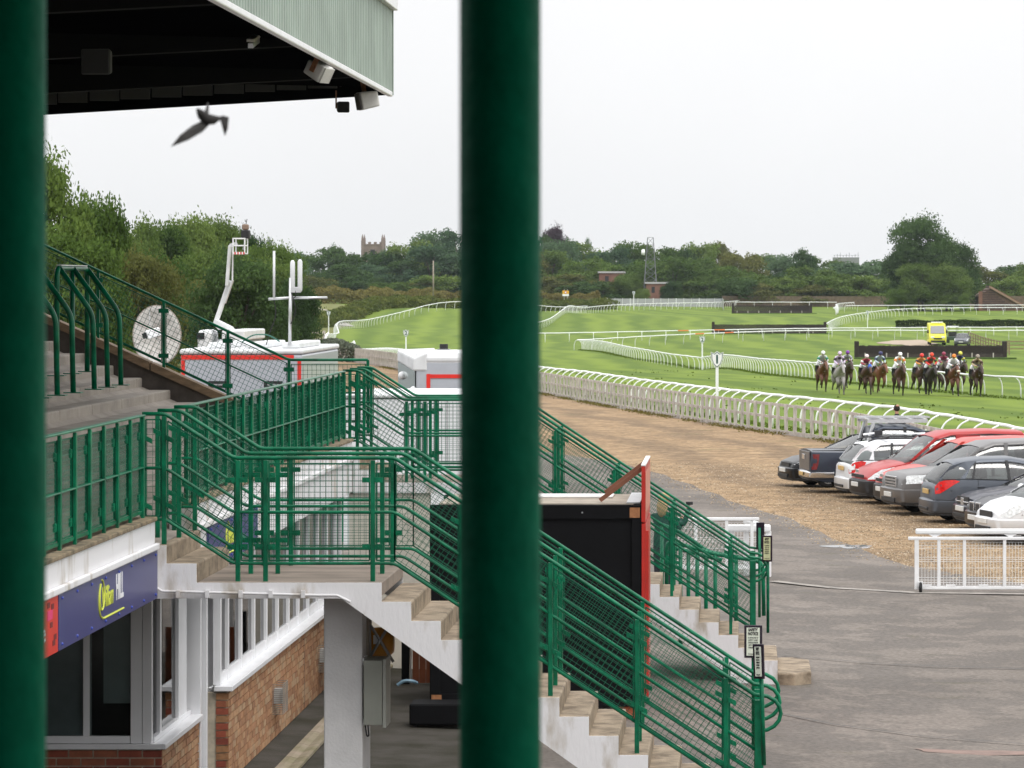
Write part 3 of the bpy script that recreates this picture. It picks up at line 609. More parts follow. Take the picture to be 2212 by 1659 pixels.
# long brick building
bld = thing('brick_building', 'long brick building with a row of white windows under the walkway', 'building', (-5.5, 40, 0))
XB, YB0, YB1, ZS = -5.11, 36.92, 48.2, 1.25
MB().bx(-5.6, XB-.012, YB0+.012, YB1, -.1, ZS-.02).build('wall_core', M_mort, bld)
bricks(bld, 'y', XB, YB0, YB1, .33, ZS-.02, M_brick, 8, 1, 250); bricks(bld, 'x', YB0, -5.235, XB, .2, ZS-.02, M_bfront+[M_brick[2]], 9, -1, 40)
MB().prism([(-5.245,YB0-.05),(XB+.05,YB0-.05),(XB+.05,YB1),(-5.245,YB1)], 'z', ZS, ZS+.05).build('sill', M_upvc, bld, bevel=.006)
ys = [37.0, 37.55, 38.55, 39.58, 40.6, 41.6, 42.6, 43.55, 44.55, 45.55, 46.55, 47.55, 48.15]
for y in ys: MB().bx(-5.27, -5.19, y-.04, y+.04, ZS+.05, 2.62).build('window_post', M_upvc, bld, bevel=.005)
for a, b in zip(ys[:-1], ys[1:]):
    MB().bx(-5.25, -5.20, a+.04, b-.04, ZS+.05, ZS+.16).build('window_rail', M_upvc, bld, bevel=.004)
    MB().bx(-5.235, -5.225, a+.04, b-.04, ZS+.16, 2.62).build('pane', M_pane, bld)
MB().bx(-5.5, -5.15, 36.2, YB1, 2.625, 2.88).build('head_beam', M_whitep, bld)
MB().bx(-9, -8.9, 38, YB1, .1, 2.7).build('inner_wall', plain('cream_interior', (.45,.42,.36), .9), bld); MB().bx(-9, -5.7, 37.8, YB1, .2, .3).build('inner_floor', MATS['carpet'], bld); MB().bx(-9, -5.6, 37.8, YB1, 2.65, 2.75).build('ceiling', M_int, bld)
for y in (39.5, 43, 46.5): MB().bx(-7.4, -6.6, y-.4, y+.4, .3, 1.0).build('inner_pier', M_brick[2], bld)
MB().bx(XB-.013, XB+.0075, 43.30, 43.318, .35, ZS-.02).build('movement_joint', plain('joint_sealant', (.12,.08,.06), .9), bld)
MB().bx(XE-.0, XE+.0, 0, 0, 0, 0) if False else None
# wall boxes with wire guards on the brick wall
for y, lab in ((40.35, 'wire cage guard on the brick wall, the nearer of two'), (44.75, 'wire cage guard on the brick wall, half behind the white column')):
    e = thing('wire_guard', lab, 'wire guard', (XB, y, .6)); mb = MB(); za, zb, d = .62, .94, .12
    for i in range(15):
        z = za+(zb-za)*i/14; pth = [Vector((XB+.006,y,z)), Vector((XB+d,y+.02,z)), Vector((XB+d,y+.43,z)), Vector((XB+.006,y+.45,z))]
        for p, q in zip(pth[:-1], pth[1:]): wire(mb, p, q, .0045)
    for yy in (y+.02, y+.15, y+.3, y+.43): wire(mb, Vector((XB+d,yy,za)), Vector((XB+d,yy,zb)), .005)
    mb.build('cage', plain('galvanised_wire', (.26,.24,.21), .6, metal=.3), e)
    MB().bx(XB+.007, XB+.09, y+.14, y+.26, za+.1, zb-.06).build('flue_box', plain('pale_flue', (.42,.43,.43), .5), e)
# gutter along the brick wall
mb = MB()
for i in range(12):
    y = 35.5+i*1.1; mb = MB(); z = gz(-4.75, y)+.012
    mb.prism([(XB+.34,z-.02),(XB+.34,z+.012),(XB+.40,z+.014),(XB+.46,z-.004),(XB+.54,z+.014),(XB+.58,z+.012),(XB+.58,z-.02)], 'y', y, y+1.085)
    if i == 0: gut = thing('drain_channel', 'shallow concrete drain channel along the foot of the brick wall', 'drain', (-4.75, 35.5, .3))
    mb.build('channel_block', pmat('mossy_concrete', (.27,.22,.165), .9, col2=(.17,.15,.08), scale=2, thr=(.38,.62), bump=.3), gut)
# white fascia above the building windows and cream wall under the far landing
e = tag(MB().bx(XB+.01, -4.05, SF+.04, SF+.2, .2, ZL-.142).build('cream_wall', pmat('cream_render', (.60,.57,.50), .8, var=.08, bump=.15)), 'plain cream wall panel under the farther stair landing', 'wall')
# ---------------------------------------------------------------- signs
def text(parent, body, size, loc, rot, mat, ext=.002, shear=0, sx=1, align='CENTER', name='lettering', bold=0):
    c = bpy.data.curves.new(name, 'FONT'); c.body = body; c.size = size; c.extrude = ext; c.align_x = align; c.align_y = 'CENTER'; c.shear = shear; c.offset = bold; c.resolution_u = 3
    c.materials.append(mat); tmp = bpy.data.objects.new(name, c); COL.objects.link(tmp)
    me = bpy.data.meshes.new_from_object(tmp.evaluated_get(bpy.context.evaluated_depsgraph_get())); bpy.data.objects.remove(tmp); bpy.data.curves.remove(c)
    o = bpy.data.objects.new(name, me); COL.objects.link(o); o.location = loc; o.rotation_euler = rot; o.scale = (sx,1,1)
    o.parent = parent; o.matrix_parent_inverse = Matrix.Translation(-wloc(parent)); return o
M_purp = plain('purple_sign', (.05,.052,.175), .35, var=.05); M_yel = plain('yellow_letters', (.62,.68,.08), .5); M_wl = plain('white_letters', (.85,.85,.87), .5)
M_red = plain('red_sign', (.62,.03,.015), .4); M_pink = plain('pink_mark', (.7,.03,.16), .4)
def bet_sign(y0, y1, label):
    e = thing('betting_sign', label, 'sign', (XE, y0, 2.62)); xs = XE+.024
    MB().bx(XE+.003, xs, y0, y1, 2.60, 3.018).build('panel', M_purp, e)
    for i in range(8):
        for z in (2.64, 2.98): MB().ball((xs, y0+.12+(y1-y0-.24)*i/7, z), .014, 6, 4).build('bolt', plain('blue_bolt', (.05,.08,.4), .4), e)
    yc = (y0+y1)/2-.05; rot = (R(90), 0, R(90))
    text(e, 'William', .24, (xs+.003, yc-.18, 2.825), rot, M_yel, shear=.3, sx=.72)
    text(e, 'HILL', .29, (xs+.003, yc+.40, 2.855), rot, M_wl, sx=.62, bold=.006)
    pth = [(xs+.004, yc-.50, 2.95), (xs+.004, yc-.58, 2.86), (xs+.004, yc-.56, 2.72), (xs+.004, yc-.42, 2.67), (xs+.004, yc+.58, 2.67)]
    MB().tube(smooth_path(pth, .08), .008, 6).build('swash', M_yel, e)
    MB().tube([(xs+.004, yc-.44+.10*math.sin(t), 2.86+.12*math.cos(t)) for t in [i*.5 for i in range(12)]], .007, 6).build('swash', M_yel, e)
    return e
bet_sign(27.3, 31.92, 'purple betting sign with yellow and white lettering beside the nearer stair')
bet_sign(35.0, 38.55, 'purple betting sign seen through the nearer stair railings')
e = thing('red_sign', 'red sign panel cut off by the left green post', 'sign', (XE, 26, 2.6)); MB().bx(XE+.003, XE+.023, 24.6, 27.27, 2.60, 3.018).build('panel', M_red, e)
text(e, 'e', .2, (XE+.026, 26.72, 2.78), (R(90),0,R(90)), M_wl); MB().bx(XE+.0235, XE+.026, 26.85, 27.05, 2.86, 2.93).build('pink_mark', M_pink, e)
for i, (y, z) in enumerate(((26.85,2.97),(27.0,2.95),(27.1,2.72),(26.95,2.82),(27.05,2.68))): MB().bx(XE+.0235, XE+.0255, y, y+.1, z-.02, z+.02).build('dark_mark', plain('dark_red_mark', (.16,.01,.01), .5), e)
M_notice = plain('notice_white', (.72,.76,.66), .4, var=.03); M_frame = plain('purple_black_frame', (.018,.010,.022), .4); M_ink = plain('black_ink', (.015,.012,.015), .6)
LINES = ['ON THE GROUNDS OF', 'SAFETY AND', 'COMPLIANCE WITH THE', 'SAFETY CERTIFICATE', 'STANDING IN THE']
def notice(label, c, w, h, rz, polez, back=False, lean=0, tint=None):
    e = thing('safety_notice', label, 'sign', c, rz, group='safety notices at the stair ends'); e.rotation_euler = (0, lean, rz)
    MB().bx(-w/2, w/2, 0, .02, -h/2, h/2).build('frame', M_frame, e, world=False, bevel=.004)
    MB().bx(-w/2+.022, w/2-.022, -.006, .001, -h/2+.022, h/2-.022).build('face', tint or M_notice, e, world=False)
    MB().tube([(0,.045,polez),(0,.045,h*.3)], .02, 8).build('pole', M_green, e, world=False, smooth=True)
    def t(body, size, z, bold=0):
        o = text(e, body, size, (0,0,0), (R(90),0,0), M_ink, ext=.001, bold=bold); o.matrix_parent_inverse = Matrix.Identity(4); o.location = (0,-.008,z)
        o.scale = (min(1, (w-.07)/(size*.62*len(body))), 1, 1)
    t('SAFETY', .062*h/.5, h*.36, .0015); t('NOTICE', .062*h/.5, h*.24, .0015)
    for i, s in enumerate(LINES): t(s, .030*h/.5, h*(.12-.075*i))
    t('THANK YOU', .026*h/.5, -h*.38)
notice('larger safety notice behind, at the foot of the nearer staircase', P(1627,1386,33.9), .165, .30, R(-6), -1.0)
notice('smaller safety notice in front on the nearer stair end post', P(1638,1429,32.0), .105, .30, R(-30), -.9, lean=R(-2))
notice('pale yellowish safety notice on the farther stair end post', P(1657,1185,48.2), .135, .34, R(-14), -1.1, tint=plain('notice_yellow', (.66,.70,.42), .4, var=.15, scale=8))
notice('safety notice seen from behind at the farther staircase', P(1643,1157,50.1), .115, .36, R(160), -1.1)
# ---------------------------------------------------------------- things standing around the stairs
# black container kiosk with red end
ct = thing('container_kiosk', 'black steel container with a red front standing between the staircases', 'container', (-2.4, 43.7, .2))
M_cblk = plain('black_container_paint', (.004,.004,.005), .7, var=.2, spec=.15); M_cred = pmat('red_container_paint', (.46,.022,.014), .35, var=.12, scale=4)
xa, xb, ya, yb, za, zb = -3.67, -1.17, 43.7, 45.9, .32, 2.70
MB().bx(xa+.03, xb-.03, ya+.03, yb-.03, za+.15, zb-.1).build('body', M_cblk, ct)
for x in (xa, xb-.12):
    for y in (ya, yb-.12): MB().bx(x, x+.12, y, y+.12, za, zb).build('corner_post', M_cblk, ct, bevel=.01)
for y in (ya, yb-.1):
    MB().bx(xa+.12, xb-.12, y, y+.1, zb-.16, zb).build('top_beam', M_cblk, ct); MB().bx(xa+.12, xb-.12, y, y+.1, za, za+.15).build('bottom_beam', M_cblk, ct)
MB().bx(xa+.1, xb-.1, ya+.1, yb-.1, zb-.02, zb+.012).build('roof', pmat('dusty_plywood', (.36,.31,.25), .8, var=.2), ct)
mb = MB()
for i in range(10): mb.bx(xb-.18, xb-.02, ya+.1+.2*i, ya+.28+.2*i, zb+.014, zb+.03)
mb.build('roof_slat', M_alu, ct)
MB().bx(xa+.02, xa+.14, ya-.006, ya-.001, za, za+.14).build('rust_corner', M_rust, ct); MB().bx(xb-.14, xb-.02, ya-.008, ya-.001, zb-.15, zb-.03).build('rust_corner', M_rust, ct)
for i in range(3): MB().ball((xa+.6+.6*i, ya-.002, zb-.09), .012, 6, 4).build('rivet', M_grey, ct)
rf = MB().bx(xb+.002, xb+.05, ya-.02, yb, za+.05, zb-.22).build('red_front', M_cred, ct); MB().bx(xb+.052, xb+.085, ya-.02, ya+.04, za+.05, zb-.3).build('red_edge', M_cred, rf)
bd = MB().bx(xb+.0, xb+.045, ya-.02, yb, zb-.2, zb+.46).build('signboard', M_cred, ct); MB().bx(xb+.046, xb+.05, ya+.06, yb-.06, zb-.1, zb+.38).build('board_face', pmat('faded_red_board', (.55,.20,.14), .5, var=.15), bd)
MB().bx(xb-.004, xb+.05, ya-.024, yb, zb+.462, zb+.48).build('board_edge', M_white, bd)
for y in (ya+.25, yb-.25):
    MB().bar((xb-.50, y, zb+.04), (xb-.0, y, zb+.42), .05, .05).build('strut', pmat('brown_strut', (.20,.075,.04), .6), ct)
for x in (xa-.02, xb-.32): MB().bx(x, x+.34, ya+.05, ya+.25, gz(x,ya), za-.002).build('support_block', pmat('orange_block', (.5,.12,.05), .7), ct)
tag(MB().bx(-2.7, -1.55, 44.9, 45.5, 2.715, 2.735).build('white_sheet', plain('white_sheet', (.75,.74,.72), .6), None, bevel=.006), 'folded white sheet lying on the container roof', 'sheet')
# meter cabinet, reel and odds under the near landing
e = thing('meter_cabinet', 'grey-green metal cabinet fixed to the white stair column', 'cabinet', (-3.2, 32.7, 1))
MB().bx(XU(785,32.55), XU(826,32.55), 32.55, 32.95, P(0,1567,32.55).z, P(0,1427,32.55).z).build('box', pmat('grey_green_steel', (.30,.31,.27), .5, var=.06), e, bevel=.008)
MB().bx(XU(827,32.55), XU(834,32.55), 32.54, 32.97, P(0,1572,32.55).z, P(0,1424,32.55).z).build('door', pmat('cabinet_door', (.36,.37,.33), .5, var=.05), e, bevel=.004)
for z in (1430, 1563): MB().bx(-3.332, XU(785,32.55), 32.62, 32.9, P(0,z+8,32.55).z, P(0,z-6,32.55).z).build('bracket', M_white, e)
MB().tube(smooth_path([P(789,1567,32.6), P(792,1590,32.6), P(797,1590,32.6), P(795,1567,32.6)], .02), .007, 6).build('cable_loop', M_black, e)
e = thing('cable_reel', 'orange plastic drum with steel tube frame hanging under the stairs', 'reel', P(822,1388,33.2))
c = P(822,1388,33.3)
mb = MB(); mb.lathe([(.0,-.12),(.09,-.12),(.135,-.07),(.14,0),(.135,.07),(.09,.12),(0,.12)], c, 'x', 14); mb.build('drum', pmat('orange_plastic', (.55,.24,.025), .5, var=.12), e, smooth=True)
MB().bx(c.x-.05, c.x+.0, c.y-.146, c.y-.141, c.z-.0, c.z+.08).build('paper_label', M_white, e)
for p, q in (((800,1350),(850,1430)), ((835,1360),(800,1418)), ((798,1352),(800,1420))): MB().tube([P(*p,33.1), P(*q,33.1)], .013, 8).build('frame_tube', M_grey, e, smooth=True)
MB().bx(XU(785,33), XU(796,33), 32.95, 33.3, P(0,1424,33).z, P(0,1335,33).z).build('wall_plate', M_conc, e)
e = thing('flight_case', 'low black flight case on the tarmac behind the stair column', 'case', (-3.5, 42, .2))
MB().bx(-3.76, -3.15, 42.0, 42.5, gz(-3.5,42)+.03, gz(-3.5,42)+.27).build('case_body', M_cblk, e, bevel=.02)
for x in (-3.70,-3.2): MB().bx(x-.02, x+.02, 42.05, 42.1, gz(-3.5,42), gz(-3.5,42)+.035).build('castor', M_black, e)
e = thing('slatted_panel', 'orange-brown slatted timber panel behind the black flight case', 'panel', (-4.1, 46.5, .3))
for i in range(6): MB().bx(-4.12+.085*i, -4.04+.085*i, 46.5, 46.53, .3, 1.0).build('slat', pmat('orange_timber', (.26,.075,.028), .7, var=.2), e)
MB().bx(-4.25, -4.15, 46.4, 46.5, .3, 1.2).build('black_post', M_cblk, e); MB().tube([(-4.14,46.38,.35),(-4.12,46.36,1.1)], .014, 8).build('steel_tube', M_alu, e)
tag(MB().tube(smooth_path([P(858,1480,41.5), P(872,1470,41.5), P(892,1471,41.5), P(900,1475,41.8)], .1), .02, 6).build('blue_hose', plain('blue_hose', (.12,.2,.26), .5)), 'short blue hose lying by the black flight case', 'hose')
# green tube handrail of the ramp beyond the far stair
e = thing('ramp_handrail', 'green tubular ramp handrail beyond the farther staircase', 'handrail', (-.5, 53, 0))
def rr_(pts, Y, posts):
    MB().tube(smooth_path([P(u,v,Y) for u, v in pts], .08), .03, 10).build('rail', M_green, e, smooth=True)
    for u, v in posts: 
        p = P(u,v,Y); MB().tube([(p.x,p.y,gz(p.x,p.y)), (p.x,p.y,p.z)], .03, 8).build('post', M_green, e, smooth=True)
rr_([(1440,1290),(1440,1176),(1450,1170),(1545,1197),(1640,1212),(1648,1225),(1650,1330)], 53.0, [(1470,1178),(1506,1188),(1545,1198),(1590,1206)])
rr_([(1452,1290),(1452,1187),(1462,1184),(1520,1200),(1560,1210)], 54.5, [(1487,1192),(1525,1202)])
rr_([(1422,1130),(1470,1150),(1530,1192),(1600,1204)], 55.5, [(1430,1134)])
# ---------------------------------------------------------------- white mesh gates
def white_gate(label, x0, x1, y, h, posts, wheel=True, ang=0, upper=True, mesh=True):
    e = thing('white_gate', label, 'gate', (x0, y, 0), ang, group='white mesh gates in the yard'); w = x1-x0; z0 = .10; g0 = gz(x0,y)
    e.location = (x0, y, g0)
    MB().bx(0, .075, -.03, .03, z0-.04, h).build('end_post', M_white, e, world=False, bevel=.008)
    MB().bx(-.11, w, -.035, .035, h-.0, h+.055).build('top_bar', M_white, e, world=False, bevel=.01); MB().bx(.075, w, -.03, .03, z0-.04, z0+.01).build('bottom_bar', M_white, e, world=False, bevel=.008)
    if upper:
        MB().bx(.02, w, -.02, .10, h+.10, h+.19).build('upper_rail', M_plastic, e, world=False, bevel=.025)
        for k in range(3):
            x = .35+k*1.3
            if x < w: MB().prism([(x-.12,h+.10),(x+.12,h+.10),(x+.03,h+.056),(x-.03,h+.056)], 'y', 0, .06).build('rail_bracket', M_white, e, world=False)
    for x in posts: MB().bx(x-.027, x+.027, -.025, .025, z0+.01, h).build('post', M_white, e, world=False, bevel=.006)
    edges = [.075]+[q for p in posts for q in (p-.027, p+.027)]+[w]
    for a, b in zip(edges[::2], edges[1::2]):
        if b-a < .1 or not mesh: continue
        mb = MB(); nx = max(2, int((b-a)/.05))
        for i in range(nx+1): wire(mb, Vector((a+(b-a)*i/nx,.03,z0+.03)), Vector((a+(b-a)*i/nx,.03,h-.04)), .0032)
        H = h-z0-.07
        for q in (.0,.06,.12,.18,.40,.55,.60,.65,.86,.92,1.0): wire(mb, Vector((a,.03,z0+.03+H*q)), Vector((b,.03,z0+.03+H*q)), .0034)
        mb.build('mesh_infill', M_white, e, world=False)
        MB().bx((a+b)/2-.1, (a+b)/2+.06, -.035, -.02, z0+.02, z0+.05).build('fixing_plate', M_white, e, world=False)
    if wheel:
        mb = MB(); mb.lathe([(.02,-.025),(.085,-.025),(.1,-.01),(.1,.01),(.085,.025),(.02,.025)], (.10,-.07,.1), 'x', 14); mb.build('wheel', M_black, e, world=False, smooth=True)
        MB().bx(.06, .14, -.1, -.04, .12, .2).build('wheel_fork', M_white, e, world=False)
    return e
white_gate('white wheeled mesh gate in front of the parked cars', 2.99, 5.6, 63.7, .91, [.42, .86, 1.55, 2.3])
white_gate('white mesh gate behind the foot of the farther staircase', -1.35, .33, 66.0, .93, [.55, 1.1, 1.55], wheel=False, upper=False)
e = thing('white_gate', 'white gate leaf with a thick round top rail standing open by the far stair', 'gate', (-.2,66.4,0), group='white mesh gates in the yard')
MB().bar(P(1567,1141,66.2), P(1665,1141,66.2), .1, .13).build('top_rail', M_plastic, e, bevel=.03); MB().bar(P(1612,1126,70.5), P(1644,1138,66.3), .12, .12).build('swing_rail', M_plastic, e, bevel=.03)
for u in (1580, 1612, 1660): MB().bx(XU(u,66.25)-.05, XU(u,66.25)+.05, 66.2, 66.3, 0, P(0,1148,66.2).z).build('post', M_white, e, bevel=.01)
MB().bx(XU(1650,66.3), XU(1664,66.3), 66.1, 66.2, 0, P(0,1155,66.2).z).build('square_post', M_white, e, bevel=.01)
mb = MB(); a, b = P(1584,1160,66.25), P(1655,1255,66.25)
for i in range(16): wire(mb, Vector((a.x+(b.x-a.x)*i/15,66.26,b.z)), Vector((a.x+(b.x-a.x)*i/15,66.26,a.z)), .0035)
for i in range(10): wire(mb, Vector((a.x,66.26,b.z+(a.z-b.z)*i/9)), Vector((b.x,66.26,b.z+(a.z-b.z)*i/9)), .0035)
mb.build('mesh_infill', M_white, e)
# ---------------------------------------------------------------- outside-broadcast vehicles
M_silver = pmat('silver_truck_paint', (.40,.42,.46), .3, var=.04, coat=.3); M_tred = plain('red_trim', (.65,.02,.012), .4); M_troof = pmat('white_truck_roof', (.66,.67,.68), .4, var=.1, scale=2)
def wheelset(e, pts, r=.45, w=.3, axis='y'):
    for p in pts:
        mb = MB(); mb.lathe([(.02,-w/2),(r*.8,-w/2),(r,-w*.35),(r,w*.35),(r*.8,w/2),(.02,w/2)], p, axis, 16)
        o = mb.build('wheel', M_black, e, world=False, smooth=True); mb = MB(); mb.lathe([(.01,-w/2-.01),(r*.55,-w/2-.01),(r*.55,w/2+.01),(.01,w/2+.01)], p, axis, 12); mb.build('rim', M_grey, o, world=False)
e = thing('broadcast_truck', 'silver broadcast truck with red edge stripes behind the terrace end', 'truck', (XU(390,100), 100, gz(-15,100))); w = 3.28; t = e
MB().bx(0, w, 0, 9, .55, 3.42).build('body', M_silver, t, world=False, bevel=.06); MB().bx(-.03, w+.03, -.03, 9.03, 3.425, 3.56).build('roof', M_troof, t, world=False, bevel=.05)
MB().bx(.02, w-.22, -.02, -.003, 3.28, 3.40).build('red_stripe', M_tred, t, world=False)
for x in (.02, w-.12): MB().bx(x, x+.1, -.02, -.003, 1.4, 3.26).build('red_stripe', M_tred, t, world=False)
for x in (.75, 2.25):
    o = MB().bx(x, x+.5, -.03, -.003, 2.52, 2.70).build('hatch_handle', M_black, t, world=False, bevel=.03); MB().bx(x+.1, x+.4, -.035, -.031, 2.58, 2.62).build('handle_grip', M_grey, o, world=False)
MB().bx(.3, w-.3, -.006, -.001, .8, 3.2).build('tail_door', pmat('grey_door', (.37,.39,.43), .35, var=.03), t, world=False)
for x in (.6, 1.6, 2.6): MB().bx(x, x+.5, 1, 6, 3.562, 3.72).build('roof_unit', M_troof, t, world=False, bevel=.04)
MB().tube(smooth_path([(1.6,.5,3.75),(1.9,.4,3.95),(2.3,.5,3.95),(2.6,.6,3.76)], .15), .02, 6).build('roof_cable', plain('green_cable', (.02,.12,.09), .5), t, world=False)
wheelset(t, [(.2,1.5,.45),(w-.2,1.5,.45),(.2,2.7,.45),(w-.2,2.7,.45),(.2,7.8,.45),(w-.2,7.8,.45)], axis='x')
M_aer = plain('grey_white_plastic', (.62,.63,.64), .4)
# mast with aerials on the truck roof
m = thing('aerial_mast', 'steel mast with white tube aerials rising from the broadcast truck roof', 'mast', P(626,742,101)); Y = 101
MB().tube([P(626,745,Y), P(628,600,Y)], .045, 10).build('mast_pole', M_alu, m, smooth=True)
MB().tube([P(580,646,Y), P(627,643,Y)], .034, 8).build('cross_arm', M_alu, m, smooth=True); MB().tube([P(630,643,Y), P(707,643,Y)], .034, 8).build('cross_arm', M_alu, m, smooth=True)
MB().tube([P(592,645,Y), P(592,542,Y)], .034, 8).build('whip_aerial', M_aer, m, smooth=True)
for u, a, b in ((632,625,562), (648,630,560)): MB().tube([P(u,a,Y), P(u,a-4,Y), P(u,b+5,Y), P(u,b,Y)], [.05,.066,.066,.03], 12).build('panel_aerial', M_aer, m, smooth=True)
MB().bx(XU(628,Y), XU(650,Y), Y-.06, Y+.06, P(0,632,Y).z, P(0,620,Y).z).build('clamp_block', M_alu, m, bevel=.01)
for p in ([(630,632),(634,650),(640,668),(633,690),(628,700)], [(592,648),(598,680),(582,720),(575,745)], [(638,628),(640,640),(632,645)]): MB().tube(smooth_path([P(u,v,Y-.05) for u, v in p], .4), .014, 6).build('cable', M_black, m)
# dish
d = thing('satellite_dish', 'large white satellite dish standing behind the terrace end', 'dish', P(341,800,108)); Y = 108
c = P(341,725,Y); rx, rz = .70, .88; vs = []; fs = []; nr, ns_ = 7, 32
for i in range(nr+1):
    for j in range(ns_):
        q = i/nr; th = 2*math.pi*j/ns_; vs.append((c.x+rx*q*math.cos(th), c.y+.28*(1-q*q)*1.0-.15, c.z+rz*q*math.sin(th)))
for i in range(nr):
    for j in range(ns_): fs.append((i*ns_+j, i*ns_+(j+1)%ns_, (i+1)*ns_+(j+1)%ns_, (i+1)*ns_+j))
mb = MB(); mb.add(vs, fs); M_dish = pmat('dish_white', (.62,.60,.57), .5, col2=(.25,.21,.18), scale=2.2, thr=(.28,.48)); o = mb.build('reflector', M_dish, d, smooth=True)
sm = o.modifiers.new('thick', 'SOLIDIFY'); sm.thickness = .03
MB().tube([(c.x+rx*math.cos(t_), c.y-.16, c.z+rz*math.sin(t_)) for t_ in [2*math.pi*i/32 for i in range(33)]], .02, 6).build('rim', pmat('dish_edge', (.3,.26,.22), .7), d)
for k in range(8):
    th = k*math.pi/4+.3; MB().bar((c.x, c.y+.10, c.z), (c.x+rx*.97*math.cos(th), c.y-.17, c.z+rz*.97*math.sin(th)), .008, .008).build('panel_seam', pmat('seam_grime', (.36,.31,.27), .8), d)
f = Vector((c.x-.22, c.y-.75, c.z+.02)); MB().bar(f, f+Vector((.36,.15,.12)), .26, .24).build('feed_horn', M_plastic, d, bevel=.02); MB().bar(f-Vector((.09,0,.03)), f, .2, .16).build('feed_mouth', M_black, d)
for th in (3.5, 5.5, 1.9): MB().tube([f+Vector((.1,.05,.08)), (c.x+rx*math.cos(th)*.95, c.y-.15, c.z+rz*math.sin(th)*.95)], .008, 6).build('feed_strut', M_grey, d)
MB().tube([(c.x, c.y+.2, gz(c.x,Y)), (c.x, c.y+.2, c.z)], .09, 10).build('stand_post', M_grey, d)
# second truck, cab front mirrored
t = thing('broadcast_trailer', 'white-roofed silver broadcast trailer with a red corner stripe', 'trailer', (XU(898,96), 96, gz(-8.4,96))); s_ = 96/FPX
MB().bx(0, 2.9, 0, 2.55, .9, 3.36).build('body', M_silver, t, world=False, bevel=.05); MB().bx(-.05, 2.92, -.02, 2.57, 3.2, 3.62).build('roof', M_troof, t, world=False, bevel=.18)
mb = MB(); mb.hexa([(-.68,2.4,1.0),(-.02,.0,1.0),(.0,.1,1.0),(-.66,2.45,1.0),(-.68,2.4,3.3),(-.02,.0,3.1),(.0,.1,3.1),(-.66,2.45,3.3)]); mb.build('mirrored_front', plain('polished_metal', (.50,.56,.54), .12, metal=1, var=.02), t, world=False)
mb = MB(); mb.hexa([(-.72,2.57,3.30),(-.06,-.03,3.10),(.3,-.03,3.10),(.3,2.57,3.30),(-.72,2.57,3.62),(-.06,-.03,3.45),(.3,-.03,3.6),(.3,2.57,3.66)]); mb.build('brow', M_troof, t, world=False, bevel=.05)
MB().bx(.28, 2.8, -.02, -.003, 2.92, 3.02).build('red_stripe', M_tred, t, world=False); MB().bx(.28, .38, -.022, -.004, 1.6, 3.03).build('red_stripe', M_tred, t, world=False)
for x, y in ((.6,1.6), (1.45,.9)):
    o = MB().bx(x-.16, x+.16, y-.16, y+.16, 3.622, 3.65).build('vent_base', M_grey, t, world=False); mb = MB(); mb.lathe([(.0,3.78),(.11,3.78),(.11,3.65)], (x,y,0), 'z', 14); mb.build('vent_cap', M_black, o, world=False)
for x, z in ((-.5,2.95), (-.06,2.6)): MB().ball((x, .1 if z < 2.9 else 1.7, z), .11, 10, 8).build('lamp', M_plastic, t, world=False, smooth=True)
MB().bx(.1, 2.85, .05, 2.5, .45, .88).build('skirt', plain('dark_skirt', (.1,.105,.11), .6), t, world=False); wheelset(t, [(.7,.2,.42),(2.2,.2,.42)], axis='y')
MB().bx(1.5, 2.6, -.02, -.002, 1.2, 2.0).build('locker_door', M_grey, t, world=False)
# white box trailer and low white marquee panels seen through the far railings
t = thing('white_trailer', 'plain white box trailer behind the farther stair landing', 'trailer', (XU(742,62), 62, gz(-6,62)))
for i in range(5): MB().bx(.58*i, .58*i+.565, 0, .04, .5, 3.02).build('side_panel', plain('white_panel', (.74,.75,.77), .4, var=.04), t, world=False, bevel=.008)
MB().bx(0, 2.9,   .045, 3.4, .5, 3.03).build('body', M_troof, t, world=False); MB().bx(-.03, 2.93, -.03, 3.43, 3.04, 3.11).build('roof', M_troof, t, world=False, bevel=.03); wheelset(t, [(.5,.2,.35),(2.6,.2,.35)], .35, .2)
t = thing('white_van', 'white van roof showing behind the sloping terrace railing', 'van', (XU(455,84), 84, gz(-11,84)))
MB().prism([(0,.4),(0,2.3),(.3,2.62),(1.8,2.66),(2.05,2.3),(2.1,.4)], 'y', 0, 4.8).build('body', M_troof, t, world=False, bevel=.06); MB().bx(.25, 1.8, -.01, 0.02, 1.6, 2.3).build('rear_window', glass('van_glass', (.2,.22,.22), .1), t, world=False); wheelset(t, [(.1,.9,.33),(2.0,.9,.33),(.1,3.9,.33),(2.0,3.9,.33)], .33, .2, axis='x')
e = thing('sheet_stack', 'stack of pale plywood sheets beyond the walkway end', 'sheets', (XU(690,74), 74, gz(-8.4,74)))
for i in range(12): MB().bx(-.6+.02*(i%3), .7+.02*(i%2), 0, 1.2, .05+.13*i, .17+.13*i).build('board', pmat('pale_plywood', (.62,.45,.30), .8, var=.2, scale=8, stretch=(1,1,8)), e, world=False)
MB().bx(-.8, 1.3, -.5, -.4, 0, 1.05).build('green_sheet', plain('green_sheeting', (.02,.16,.10), .5), e, world=False)
